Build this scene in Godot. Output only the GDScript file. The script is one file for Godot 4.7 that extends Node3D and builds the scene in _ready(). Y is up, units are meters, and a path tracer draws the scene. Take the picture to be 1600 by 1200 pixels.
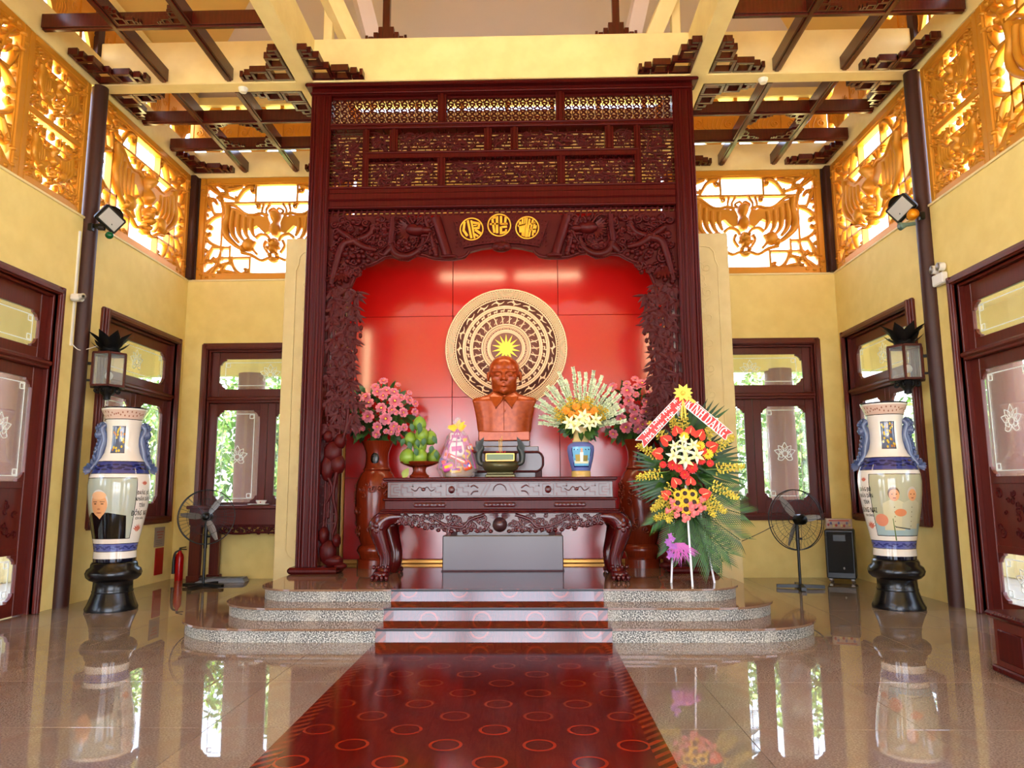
extends Node3D
# A memorial hall: carved timber screen, altar and bust, porcelain vases, gilded clerestory grilles.
# Metres, y up. x = 0 is the axis of the altar, the camera looks along -z.

const PH := 0.435          # height of the altar platform (three steps of 0.145)
const WX := 6.16           # inner face of the side walls
const WZ := -13.54         # inner face of the back wall
var CAM := Vector3(0.4, 1.6, 0.0)
var M := {}
var used := {}
var rng := RandomNumberGenerator.new()

# ------------------------------------------------------------------ geometry collector
class G:
	var v := PackedVector3Array()
	var n := PackedVector3Array()
	var c := PackedColorArray()
	var uv := PackedVector2Array()
	var ix := PackedInt32Array()
	var t := Transform3D.IDENTITY
	var col := Color.WHITE
	func p(a: Vector3, nn: Vector3, u := Vector2.ZERO) -> int:
		v.append(t * a); n.append((t.basis * nn).normalized()); c.append(col); uv.append(u)
		return v.size() - 1
	func tri(a: int, b: int, d: int, away: Vector3) -> void:      # clockwise seen from the side `away` points to
		var q := (v[b] - v[a]).cross(v[d] - v[a])
		if q.dot(away) > 0.0:
			ix.append_array([a, d, b])
		else:
			ix.append_array([a, b, d])
	func quad(a: Vector3, b: Vector3, d: Vector3, e: Vector3, out_: Vector3) -> G:
		var nn := (b - a).cross(e - a)
		if nn.length_squared() < 1e-14:
			nn = (d - a).cross(e - a)
		nn = nn.normalized()
		if nn.dot(out_) < 0.0:
			nn = -nn
		var i := p(a, nn); p(b, nn); p(d, nn); p(e, nn)
		var w := t.basis * nn
		tri(i, i + 1, i + 2, w); tri(i, i + 2, i + 3, w)
		return self
	func box(ctr: Vector3, size: Vector3, b := 0.0) -> G:
		var h := size * 0.5
		b = minf(b, minf(h.x, minf(h.y, h.z)) * 0.9)
		for k in 3:
			var i := (k + 1) % 3
			var j := (k + 2) % 3
			for s: float in [-1.0, 1.0]:
				var q: Array[Vector3] = []
				for m in [[-1, -1], [1, -1], [1, 1], [-1, 1]]:
					var w := Vector3.ZERO
					w[k] = s * h[k]; w[i] = m[0] * (h[i] - b); w[j] = m[1] * (h[j] - b)
					q.append(ctr + w)
				var o := Vector3.ZERO
				o[k] = s
				quad(q[0], q[1], q[2], q[3], o)
				if b > 0.0:
					for s2: float in [-1.0, 1.0]:
						var a1 := Vector3.ZERO; a1[k] = s * h[k]; a1[i] = s2 * (h[i] - b)
						var a2 := Vector3.ZERO; a2[k] = s * (h[k] - b); a2[i] = s2 * h[i]
						var e := Vector3.ZERO; e[j] = h[j] - b
						var oo := Vector3.ZERO; oo[k] = s; oo[i] = s2
						quad(ctr + a1 - e, ctr + a1 + e, ctr + a2 + e, ctr + a2 - e, oo)
		return self
	func bar(a: Vector3, b: Vector3, w: float, d: float, face := Vector3.BACK) -> G:   # straight strip, d thick along face
		var y := (b - a).normalized()
		var x := y.cross(face).normalized() * w * 0.5
		var z := face.normalized() * d * 0.5
		quad(a - x + z, a + x + z, b + x + z, b - x + z, z)
		quad(a - x - z, a + x - z, b + x - z, b - x - z, -z)
		quad(a - x - z, a - x + z, b - x + z, b - x - z, -x)
		quad(a + x - z, a + x + z, b + x + z, b + x - z, x)
		quad(a - x - z, a + x - z, a + x + z, a - x + z, -y)
		quad(b - x - z, b + x - z, b + x + z, b - x + z, y)
		return self
	func prism(poly: PackedVector2Array, z0: float, z1: float) -> G:
		var ids := Geometry2D.triangulate_polygon(poly)
		for s in 2:
			var z := z1 if s == 0 else z0
			var nn := Vector3.BACK if s == 0 else Vector3.FORWARD
			var b0 := v.size()
			for q in poly:
				p(Vector3(q.x, q.y, z), nn, q)
			for k in range(0, ids.size(), 3):
				tri(b0 + ids[k], b0 + ids[k + 1], b0 + ids[k + 2], t.basis * nn)
		var cw := Geometry2D.is_polygon_clockwise(poly)
		for k in poly.size():
			var a := poly[k]
			var b := poly[(k + 1) % poly.size()]
			var e := (b - a).orthogonal()
			if cw: e = -e
			quad(Vector3(a.x, a.y, z0), Vector3(b.x, b.y, z0), Vector3(b.x, b.y, z1), Vector3(a.x, a.y, z1), Vector3(e.x, e.y, 0))
		return self
	# swept round or (with face given) flattened section; rad is a number or one per point
	func tube(pts: Array, rad, sides := 8, face := Vector3.ZERO, flat := 1.0) -> G:
		var m := pts.size()
		var fixed := face != Vector3.ZERO
		var up := Vector3.ZERO
		var b0 := v.size()
		for i in m:
			var tg: Vector3 = (pts[mini(i + 1, m - 1)] - pts[maxi(i - 1, 0)]).normalized()
			if fixed:
				up = face.normalized()
			elif i == 0:
				up = tg.cross(Vector3(0.31, 0.17, 0.93)).normalized()
			else:
				up = (up - tg * up.dot(tg)).normalized()
			var sd := tg.cross(up).normalized()
			var r: float = rad[i] if rad is Array or rad is PackedFloat32Array else rad
			for k in sides:
				var a := TAU * k / sides
				p(pts[i] + sd * cos(a) * r + up * sin(a) * r * flat, sd * cos(a) + up * sin(a) / flat, Vector2(float(k) / sides, float(i)))
			if i > 0:
				for k in sides:
					var q := b0 + i * sides
					var k2 := (k + 1) % sides
					var w := n[q + k] + n[q + k2]
					tri(q + k, q + k2, q + k2 - sides, w); tri(q + k, q + k2 - sides, q + k - sides, w)
		for e in 2:
			var i := 0 if e == 0 else m - 1
			var tg: Vector3 = (pts[1] - pts[0]).normalized() * -1.0 if e == 0 else (pts[m - 1] - pts[m - 2]).normalized()
			var cc := p(pts[i], tg)
			for k in sides:
				tri(cc, b0 + i * sides + k, b0 + i * sides + (k + 1) % sides, t.basis * tg)
		return self
	# profile of (radius, height) turned about y; sharp corners stay sharp
	func lathe(prof: Array, segs := 24) -> G:
		var m := prof.size()
		var ns: Array[Vector2] = []
		for i in m - 1:
			var d: Vector2 = prof[i + 1] - prof[i]
			ns.append(Vector2(d.y, -d.x).normalized())
		for i in m - 1:
			var n0 := ns[i]
			var n1 := ns[i]
			if i > 0 and ns[i - 1].dot(ns[i]) > 0.55: n0 = (ns[i - 1] + ns[i]).normalized()
			if i < m - 2 and ns[i + 1].dot(ns[i]) > 0.55: n1 = (ns[i + 1] + ns[i]).normalized()
			var b0 := v.size()
			for k in segs + 1:
				var a := TAU * k / segs
				var x := sin(a)
				var z := cos(a)
				p(Vector3(prof[i].x * x, prof[i].y, prof[i].x * z), Vector3(n0.x * x, n0.y, n0.x * z), Vector2(float(k) / segs, prof[i].y))
				p(Vector3(prof[i + 1].x * x, prof[i + 1].y, prof[i + 1].x * z), Vector3(n1.x * x, n1.y, n1.x * z), Vector2(float(k) / segs, prof[i + 1].y))
			for k in segs:
				var q := b0 + k * 2
				var w := n[q] + n[q + 3]
				tri(q, q + 1, q + 3, w); tri(q, q + 3, q + 2, w)
		return self
	func ell(ctr: Vector3, r: Vector3, segs := 10) -> G:
		var b0 := v.size()
		var hs := maxi(segs / 2, 3)
		for i in hs + 1:
			var f := PI * i / hs
			for k in segs + 1:
				var a := TAU * k / segs
				var d := Vector3(sin(f) * sin(a), cos(f), sin(f) * cos(a))
				p(ctr + d * r, d / r, Vector2(float(k) / segs, float(i) / hs))
		for i in hs:
			for k in segs:
				var q := b0 + i * (segs + 1) + k
				var w := n[q] + n[q + segs + 2]
				if i > 0: tri(q, q + 1, q + segs + 2, w)
				if i < hs - 1: tri(q, q + segs + 2, q + segs + 1, w)
		return self
	# a blade: thin curved leaf or petal from base along dir, facing nrm; tip_w 0 is pointed
	func blade(base: Vector3, dir: Vector3, nrm: Vector3, length: float, width: float, bend := 0.0, cup := 0.0, steps := 4, tip := 0.0, fat := 0.8) -> G:
		dir = dir.normalized()
		var sd := dir.cross(nrm).normalized()
		nrm = sd.cross(dir).normalized()
		var b0 := v.size()
		for i in steps + 1:
			var f := float(i) / steps
			var w := width * 0.5 * maxf(sin(PI * pow(clampf(f * (1.0 - tip) + 0.02, 0.0, 1.0), fat)), 0.03)
			var mid := base + dir * length * f + nrm * bend * f * f
			var tg := (dir * length + nrm * bend * 2.0 * f).normalized()
			var nn := sd.cross(tg)
			for s in [-1, 0, 1]:
				p(mid + sd * w * s + nrm * cup * w * absf(s), nn - sd * s * cup, Vector2(0.5 + 0.5 * s, f))
		for i in steps:
			for s in 2:
				var q := b0 + i * 3 + s
				var w2 := n[q]
				tri(q, q + 1, q + 4, w2); tri(q, q + 4, q + 3, w2)
		return self
	func add(o: G, x := Transform3D.IDENTITY) -> G:
		var b0 := v.size()
		for i in o.v.size():
			p(x * o.v[i], x.basis * o.n[i], o.uv[i])
			c[b0 + i] = o.c[i]
		for i in o.ix:
			ix.append(b0 + i)
		return self
	func mesh() -> ArrayMesh:
		var a := []
		a.resize(Mesh.ARRAY_MAX)
		a[Mesh.ARRAY_VERTEX] = v; a[Mesh.ARRAY_NORMAL] = n; a[Mesh.ARRAY_COLOR] = c; a[Mesh.ARRAY_TEX_UV] = uv; a[Mesh.ARRAY_INDEX] = ix
		var m := ArrayMesh.new()
		m.add_surface_from_arrays(Mesh.PRIMITIVE_TRIANGLES, a)
		return m

func g() -> G: return G.new()
func V(x: float, y: float, z: float) -> Vector3: return Vector3(x, y, z)
func X3(o: Vector3, turn := 0.0, s := 1.0) -> Transform3D:
	return Transform3D(Basis(Vector3.UP, turn).scaled(Vector3.ONE * s), o)
func aim(o: Vector3, dir: Vector3, s := 1.0, roll := 0.0) -> Transform3D:    # +z of the shape looks along dir
	var z := dir.normalized()
	var x := Vector3.UP.cross(z)
	if x.length() < 0.01: x = Vector3.RIGHT
	x = x.normalized().rotated(z, roll)
	return Transform3D(Basis(x, z.cross(x), z).scaled(Vector3.ONE * s), o)
func smooth(pts: Array, per := 6) -> Array:
	var o := []
	var m := pts.size()
	for i in m - 1:
		var a: Vector3 = pts[maxi(i - 1, 0)]
		var b: Vector3 = pts[i]
		var d: Vector3 = pts[i + 1]
		var e: Vector3 = pts[mini(i + 2, m - 1)]
		for k in per:
			o.append(b.cubic_interpolate(d, a, e, float(k) / per))
	o.append(pts[m - 1])
	return o
func c2(flat: Array, z := 0.0, per := 6) -> Array:         # smooth curve through [x, y, x, y ...] in a plane
	var pts := []
	for i in range(0, flat.size(), 2):
		pts.append(V(flat[i], flat[i + 1], z))
	return smooth(pts, per)
func taper(m: int, r0: float, r1: float, mid := -1.0) -> Array:
	var o := []
	for i in m:
		var f := float(i) / maxi(m - 1, 1)
		var r := lerpf(r0, r1, f)
		if mid > 0.0: r = lerpf(r0, mid, f * 2.0) if f < 0.5 else lerpf(mid, r1, f * 2.0 - 1.0)
		o.append(r)
	return o
func curl(cx: float, cy: float, r0: float, r1: float, turns: float, a0: float, z := 0.0) -> Array:
	var o := []
	var m := int(absf(turns) * (48.0 if is_equal_approx(r0, r1) else 12.0)) + 3
	for i in m + 1:
		var f := float(i) / m
		var a := a0 + TAU * turns * f
		var r := lerpf(r0, r1, f)
		o.append(V(cx + cos(a) * r, cy + sin(a) * r, z))
	return o
# a pixel of the 1600 x 1200 photograph gives a direction; the depth z is that of the thing it lies on
func at(px: float, py: float, z: float) -> Vector3:
	var f := 1145.2
	var d := Basis.from_euler(Vector3(0.1414, 0.0242, -0.0048)) * V((px - 800.0) / f, -(py - 600.0) / f, -1.0)
	return CAM + d * (z / d.z)

# ------------------------------------------------------------------ nodes
func uniq(parent: Node, called: String) -> String:
	var k := str(parent.get_instance_id()) + called
	used[k] = used.get(k, -1) + 1
	return called if used[k] == 0 else "%s_%03d" % [called, used[k]]
func tag(o: Node, label: String, category: String, group := "") -> void:
	o.set_meta("label", label); o.set_meta("category", category)
	if group: o.set_meta("group", group)
func thing(called: String, label: String, category: String, pos := Vector3.ZERO, turn := 0.0, group := "") -> Node3D:
	var o := Node3D.new()
	o.name = uniq(self, called); add_child(o)
	o.position = pos; o.rotation.y = turn
	tag(o, label, category, group)
	return o
func frame(called: String, pos := Vector3.ZERO, turn := 0.0) -> Node3D:        # a piece of the setting
	var o := Node3D.new()
	o.name = uniq(self, called); add_child(o)
	o.position = pos; o.rotation.y = turn
	o.set_meta("kind", "structure")
	return o
func part(parent: Node, called: String, shape, mat: Material, pos := Vector3.ZERO, label := "") -> MeshInstance3D:
	var o := MeshInstance3D.new()
	o.name = uniq(parent, called)
	o.mesh = shape.mesh() if shape is G else shape
	o.material_override = mat
	o.position = pos
	parent.add_child(o)
	if label: o.set_meta("label", label)
	if parent == self: o.set_meta("kind", "structure")
	return o
func copy(src: Node3D, pos: Vector3, turn := 0.0, label := "") -> Node3D:
	var o: Node3D = src.duplicate()
	var base := String(src.name)
	if base.right(4).begins_with("_"): base = base.left(-4)
	o.name = uniq(self, base); add_child(o)
	o.position = pos; o.rotation.y = turn
	if label: o.set_meta("label", label)
	return o

# ------------------------------------------------------------------ materials
func mk(col: Color, rough := 0.6, metal := 0.0) -> StandardMaterial3D:
	var m := StandardMaterial3D.new()
	m.albedo_color = col; m.roughness = rough; m.metallic = metal
	return m
func tinted(rough := 0.6) -> StandardMaterial3D:
	var m := mk(Color.WHITE, rough)
	m.vertex_color_use_as_albedo = true
	return m
func lin(r: float, gg: float, b: float) -> Color: return Color(r, gg, b).srgb_to_linear()
func speckle(a: Color, b: Color, d: Color, size: int, freq: float, seed_: int, sx := 1.0, sy := 1.0) -> ImageTexture:
	var no := FastNoiseLite.new()
	no.seed = seed_; no.frequency = freq; no.fractal_octaves = 4
	var n2 := FastNoiseLite.new()
	n2.seed = seed_ + 7; n2.frequency = freq * 0.09
	var im := Image.create(size, size, true, Image.FORMAT_RGB8)
	for y in size:
		for x in size:
			# blended across the seam so that the picture repeats
			var fx := float(x) / size
			var fy := float(y) / size
			var k := no.get_noise_2d(x * sx, y * sy) * (1.0 - fx) + no.get_noise_2d((x - size) * sx, y * sy) * fx
			var k2 := no.get_noise_2d(x * sx, (y - size) * sy) * (1.0 - fx) + no.get_noise_2d((x - size) * sx, (y - size) * sy) * fx
			k = lerpf(k, k2, fy) * 1.7
			var w := n2.get_noise_2d(cos(fx * TAU) * 60.0 + sin(fy * TAU) * 31.0, sin(fx * TAU) * 60.0 + cos(fy * TAU) * 47.0)
			var cc := a.lerp(b, clampf(0.5 + k, 0.0, 1.0))
			cc = cc.lerp(d, clampf(w * 0.7 + 0.15, 0.0, 0.5))
			im.set_pixel(x, y, cc)
	im.generate_mipmaps()
	return ImageTexture.create_from_image(im)
func clad(m: StandardMaterial3D, tex: Texture2D, per_metre: float, squeeze := Vector3.ONE) -> StandardMaterial3D:
	m.albedo_texture = tex
	m.uv1_triplanar = true; m.uv1_world_triplanar = true
	m.uv1_scale = squeeze * per_metre
	m.uv1_triplanar_sharpness = 8.0
	return m
func vinyl() -> ImageTexture:                 # 0.59 m repeat: four squares of printed wood, rings on two of them
	var s := 512
	var no := FastNoiseLite.new()
	no.seed = 5; no.frequency = 0.02; no.fractal_octaves = 3
	var im := Image.create(s, s, true, Image.FORMAT_RGB8)
	for y in s:
		for x in s:
			var sq := (x / 256 + y / 256) % 2
			var lx := float(x % 256) - 128.0
			var ly := float(y % 256) - 128.0
			var gr := no.get_noise_2d(x * 0.25, y * 3.5) if sq == 0 else no.get_noise_2d(x * 3.5, y * 0.25)
			var cc := Color(0.30, 0.045, 0.03).lerp(Color(0.40, 0.075, 0.04), clampf(0.5 + gr, 0, 1))
			var r := sqrt(lx * lx + ly * ly)
			if sq == 0:
				if absf(r - 84.0) < 9.0: cc = cc.lerp(Color(0.66, 0.21, 0.06), 0.7)
				elif absf(r - 70.0) < 2.0 or absf(r - 118.0) < 1.5: cc = cc.lerp(Color(0.16, 0.03, 0.03), 0.8)
				elif absf(r - 34.0) < 1.5: cc = cc.lerp(Color(0.16, 0.03, 0.03), 0.5)
			if x % 256 < 2 or y % 256 < 2: cc = Color(0.13, 0.03, 0.03)
			im.set_pixel(x, y, cc)
	im.generate_mipmaps()
	return ImageTexture.create_from_image(im)
func vinyl_edge() -> ImageTexture:
	var im := Image.create(64, 64, true, Image.FORMAT_RGB8)
	for y in 64:
		for x in 64:
			im.set_pixel(x, y, Color(0.52, 0.17, 0.06) if (x + y) % 64 < 30 else Color(0.30, 0.06, 0.03))
	im.generate_mipmaps()
	return ImageTexture.create_from_image(im)
func materials() -> void:
	var wood := speckle(Color(0.86, 0.86, 0.86), Color(1.0, 1.0, 1.0), Color(0.90, 0.86, 0.86), 256, 0.03, 3, 3.0, 0.25)
	M.wall = clad(mk(Color(0.97, 0.875, 0.55), 0.72), speckle(Color(0.97, 0.96, 0.94), Color(1, 1, 1), Color(0.95, 0.93, 0.88), 256, 0.02, 11), 0.5)
	M.cream = clad(mk(Color(0.96, 0.88, 0.64), 0.7), speckle(Color(0.97, 0.96, 0.94), Color(1, 1, 1), Color(0.96, 0.94, 0.9), 256, 0.02, 12), 0.5)
	M.soffit = mk(Color(0.86, 0.79, 0.76), 0.85)
	M.soffit_bounce = mk(Color(0.92, 0.76, 0.46), 0.85)  # the same white ceiling, with yellow bounce light painted into its colour
	M.frame_wood = clad(mk(Color(0.30, 0.05, 0.042), 0.27), wood, 1.2, V(1, 0.25, 1))
	M.carve = mk(Color(0.28, 0.045, 0.04), 0.36)
	M.carve.metallic_specular = 0.28; M.frame_wood.metallic_specular = 0.28
	M.table = mk(Color(0.29, 0.042, 0.04), 0.17)
	M.window_wood = clad(mk(Color(0.38, 0.10, 0.055), 0.36), wood, 1.2, V(1, 0.25, 1))
	M.post_wood = clad(mk(Color(0.24, 0.095, 0.06), 0.5), wood, 1.0, V(1, 0.2, 1))
	M.lattice_wood = clad(mk(Color(0.30, 0.075, 0.05), 0.22), wood, 1.0)
	M.gold = mk(Color(0.84, 0.57, 0.15), 0.42, 0.25)
	M.leaf_gold = mk(Color(0.95, 0.72, 0.22), 0.35, 0.55)
	M.trim_gold = mk(Color(0.86, 0.62, 0.30), 0.3, 0.6)
	var gr := speckle(Color(0.76, 0.72, 0.69), Color(1.0, 0.98, 0.95), Color(0.86, 0.78, 0.74), 512, 0.12, 21)
	M.floor = []
	for k in 3:
		M.floor.append(clad(mk([Color(0.63, 0.575, 0.52), Color(0.645, 0.585, 0.53), Color(0.615, 0.56, 0.51)][k], 0.015), gr, 0.9))
		M.floor[k].metallic_specular = 0.9
	M.joint = mk(Color(0.30, 0.25, 0.21), 0.6)
	M.granite = clad(mk(Color(0.86, 0.85, 0.81), 0.45), speckle(Color(0.22, 0.22, 0.22), Color(1, 1, 0.98), Color(0.88, 0.86, 0.82), 512, 0.16, 33), 0.6)
	M.tread = clad(mk(Color(0.58, 0.46, 0.37), 0.06), gr, 0.9)
	M.vinyl = clad(mk(Color.WHITE, 0.12), vinyl(), 1.0 / 0.59)
	M.vinyl.metallic_specular = 0.6
	M.vinyl_edge = clad(mk(Color.WHITE, 0.13), vinyl_edge(), 9.0)
	M.red = mk(Color(0.70, 0.03, 0.018), 0.2)
	M.red.metallic_specular = 0.7
	M.red_joint = mk(Color(0.28, 0.02, 0.02), 0.5)
	M.drum = mk(Color(0.91, 0.77, 0.62), 0.38, 0.1)
	M.drum_ground = mk(Color(0.47, 0.30, 0.27), 0.5, 0.2)
	M.sun = mk(Color(1.0, 0.90, 0.30), 0.3, 0.3)
	M.bronze = clad(mk(Color(0.66, 0.29, 0.10), 0.26, 0.2), speckle(Color(0.86, 0.80, 0.74), Color(1, 1, 1), Color(1, 0.95, 0.8), 256, 0.03, 41), 1.5)
	M.plinth = mk(Color(0.30, 0.18, 0.18), 0.2)
	M.plinth.metallic_specular = 0.55
	M.urn = clad(mk(Color(0.50, 0.16, 0.06), 0.22), wood, 1.4)
	M.black = mk(Color(0.025, 0.024, 0.025), 0.35)
	M.black_gloss = mk(Color(0.055, 0.05, 0.045), 0.25)
	M.iron = mk(Color(0.05, 0.04, 0.04), 0.5, 0.3)
	M.rust = mk(Color(0.30, 0.10, 0.05), 0.5, 0.2)
	M.glass = mk(Color(0.93, 0.97, 0.96, 0.10), 0.03)
	M.glass.transparency = BaseMaterial3D.TRANSPARENCY_ALPHA
	M.film = mk(Color(0.95, 0.93, 0.97, 0.22), 0.06)
	M.film.transparency = BaseMaterial3D.TRANSPARENCY_ALPHA
	M.etch = mk(Color(0.95, 0.96, 0.93), 0.6)
	M.white = mk(Color(0.92, 0.91, 0.88), 0.4)
	M.tint = tinted(0.5)
	M.glaze = tinted(0.12)
	M.petal = tinted(0.55)
	M.petal.backlight_enabled = true; M.petal.backlight = Color(0.25, 0.25, 0.25)
	M.leaf = tinted(0.42)
	M.leaf.backlight_enabled = true; M.leaf.backlight = Color(0.3, 0.3, 0.3)
	M.earth_col = mk(Color(0.46, 0.20, 0.115), 0.6)
	M.paving = mk(Color(0.70, 0.64, 0.58), 0.6)
	M.lawn = clad(mk(Color(0.30, 0.42, 0.14), 0.9), speckle(Color(0.7, 0.7, 0.6), Color(1, 1, 1), Color(0.8, 0.85, 0.6), 256, 0.1, 51), 0.4)
	M.bark = mk(Color(0.33, 0.25, 0.19), 0.85)
	M.silver = mk(Color(0.62, 0.60, 0.58), 0.35, 0.6)
	M.steel_white = mk(Color(0.93, 0.93, 0.95), 0.3)

# ------------------------------------------------------------------ the hall
func _ready() -> void:
	rng.seed = 20
	# camera
	var cam := Camera3D.new()
	cam.name = "camera"; add_child(cam)
	cam.position = CAM
	cam.rotation = Vector3(0.1414, 0.0242, -0.0048)
	cam.fov = 55.31
	cam.near = 0.05; cam.far = 400.0
	cam.current = true
	# sky, exposure
	var we := WorldEnvironment.new()
	we.name = "world_environment"
	var env := Environment.new()
	env.background_mode = Environment.BG_SKY
	var sky := Sky.new()
	var ps := ProceduralSkyMaterial.new()
	ps.sky_top_color = Color(0.74, 0.84, 1.0); ps.sky_horizon_color = Color(0.97, 0.98, 1.0)
	ps.ground_horizon_color = Color(0.80, 0.80, 0.76); ps.ground_bottom_color = Color(0.5, 0.5, 0.45)
	ps.sky_energy_multiplier = 1.0; ps.ground_energy_multiplier = 1.0
	ps.energy_multiplier = 4.2
	sky.sky_material = ps
	env.sky = sky
	env.tonemap_mode = Environment.TONE_MAPPER_LINEAR
	env.tonemap_exposure = 2.75
	env.sdfgi_enabled = true; env.ssao_enabled = true; env.ssil_enabled = true
	we.environment = env
	add_child(we)
	# a high, hazy sun
	var sun := DirectionalLight3D.new()
	sun.name = "sun"; add_child(sun)
	sun.rotation_degrees = Vector3(-60, 6, 0)
	sun.light_color = Color(1.0, 0.95, 0.86)
	sun.light_energy = 5.0; sun.light_angular_distance = 1.5
	sun.shadow_enabled = true
	materials()
	hall(); openings(); roof(); steps(); screen_wall(); carved_screen()
	grilles(); lattices(); outdoors()
	altar(); offerings(); wreath(); sides(); fittings()

func wall_run(o: Node3D, a: float, b: float, y0: float, y1: float, called := "wall_panel", mat: Material = M.wall) -> void:
	# local: x along the wall, room side at z = 0, thickness behind
	part(o, called, g().box(V((a + b) / 2, (y0 + y1) / 2, -0.14), V(b - a, y1 - y0, 0.28)), mat)

func hall() -> void:
	# floor of polished granite slabs with thin recessed joints
	var fl := frame("floor")
	part(fl, "bed", g().box(V(0, -0.075, -4.5), V(12.9, 0.14, 18.8)), M.joint)
	var slab: Array = []
	for k in 3:
		slab.append(g().box(V(0, -0.012, 0), V(1.196, 0.024, 1.196), 0.0015).mesh())
	for i in 11:
		for j in 16:
			var k := (i * 7 + j * 5 + (i * j) % 3) % 3
			part(fl, "slab", slab[k], M.floor[k], V(-6.0 + i * 1.2, 0, -13.0 + j * 1.2))
	# side walls: local x runs along the wall. Bays between timber columns, windows and doors left open
	for s: int in [-1, 1]:
		var w := frame("wall_left" if s < 0 else "wall_right", V(s * WX, 0, 0), PI / 2 if s < 0 else -PI / 2)
		# with this turn local +z looks into the room; local x = -z (left) or +z (right)
		var f := func(z: float) -> float: return -z if s < 0 else z
		var runs := [[-13.82, -13.3, 0, 5.6], [-13.3, -10.83, 0, 1.035], [-13.3, -10.83, 4.38, 5.6], [-10.83, -9.84, 0, 5.6],
			[-9.84, -6.84, 4.396, 5.6], [-6.84, -5.0, 0, 5.6], [-5.0, -2.0, 4.396, 5.6], [-2.0, -0.6, 0, 5.6], [-0.6, 2.4, 4.396, 5.6], [2.4, 4.9, 0, 5.6]]
		for r in runs:
			var a: float = f.call(r[0])
			var b: float = f.call(r[1])
			wall_run(w, minf(a, b), maxf(a, b), r[2], r[3])
		var e0: float = f.call(-13.82)
		var e1: float = f.call(4.9)
		wall_run(w, minf(e0, e1), maxf(e0, e1), 7.67, 8.2, "ring_beam", M.cream)
		wall_run(w, minf(e0, e1), maxf(e0, e1), 9.2, 9.36, "eaves_beam", M.cream)
		part(w, "ledge", g().box(V((e0 + e1) / 2, 5.585, 0.0), V(absf(e1 - e0), 0.03, 0.05)), M.cream)
		# timber columns
		for z: float in [-10.32, -6.2, -1.3, 3.6]:
			var q: float = f.call(z)
			part(w, "column", g().lathe([Vector2(0, 0), Vector2(0.12, 0), Vector2(0.12, 7.7), Vector2(0, 7.7)], 20), M.post_wood, V(q, 0, 0.02))
			part(w, "clerestory_stud", g().box(V(q, 8.7, -0.1), V(0.16, 1.0, 0.16)), M.post_wood)
		var ce: float = f.call(-13.5)
		part(w, "corner_column", g().box(V(ce, 6.64, 0.02), V(0.18, 2.09, 0.16), 0.02), M.post_wood)
	# back wall
	var bw := frame("wall_back", V(0, 0, WZ))
	for r in [[-6.44, -5.78, 0, 5.6], [-5.78, -3.26, 0, 1.03], [-5.78, -3.26, 4.33, 5.6], [-3.26, 3.26, 0, 5.6], [3.26, 5.78, 0, 1.03], [3.26, 5.78, 4.33, 5.6], [5.78, 6.44, 0, 5.6], [-2.95, 2.95, 5.6, 7.67]]:
		wall_run(bw, r[0], r[1], r[2], r[3])
	wall_run(bw, -6.44, 6.44, 7.67, 8.2, "ring_beam", M.cream)
	wall_run(bw, -6.44, 6.44, 9.2, 9.36, "eaves_beam", M.cream)
	wall_run(bw, -2.9, 2.9, 8.2, 8.98, "parapet_wall", M.cream)
	for s: float in [-1, 1]: part(bw, "corner_column", g().box(V(s * 6.11, 6.635, -0.1), V(0.17, 2.07, 0.22), 0.01), M.post_wood)
	part(bw, "ledge", g().box(V(0, 5.585, 0), V(12.3, 0.03, 0.05)), M.cream)
	# front wall, behind the camera: three wide doorways standing open
	var fw := frame("wall_front", V(0, 0, 4.75), PI)
	for r in [[-6.44, -4.0, 0, 9.0], [4.0, 6.44, 0, 9.0], [-4.0, 4.0, 4.5, 9.0]]:
		wall_run(fw, r[0], r[1], r[2], r[3])
	for x: float in [-1.45, 1.45]:
		part(fw, "column", g().lathe([Vector2(0, 0), Vector2(0.17, 0), Vector2(0.17, 4.5), Vector2(0, 4.5)], 20), M.post_wood, V(x, 0, -0.14))

# ------------------------------------------------------------------ glazed windows and doors
func lotus_shape() -> G:
	var o := g()
	o.tube(curl(0, 0, 0.05, 0.05, 1.0, 0.0), 0.008, 5, Vector3.BACK, 0.4)
	for k in 7:
		var a: float = PI * (0.5 + [0.0, 0.21, -0.21, 0.40, -0.40, 0.60, -0.60][k])
		var d := V(cos(a), sin(a), 0)
		var e := V(-d.y, d.x, 0)
		var L: float = [0.21, 0.19, 0.19, 0.20, 0.20, 0.13, 0.13][k]
		for s: float in [-1, 1]:       # two sides of a pointed petal
			o.tube(smooth([d * 0.055 + e * s * 0.02, d * (L * 0.5) + e * s * 0.05, d * (L * 0.72) + e * s * 0.034, d * L], 4), 0.0065, 5, Vector3.BACK, 0.4)
	for s: float in [-1, 1]:
		o.tube(smooth([V(0, -0.06, 0), V(s * 0.06, -0.12, 0), V(s * 0.13, -0.10, 0), V(s * 0.10, -0.03, 0)], 4), 0.007, 5, Vector3.BACK, 0.4)
	return o
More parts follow.
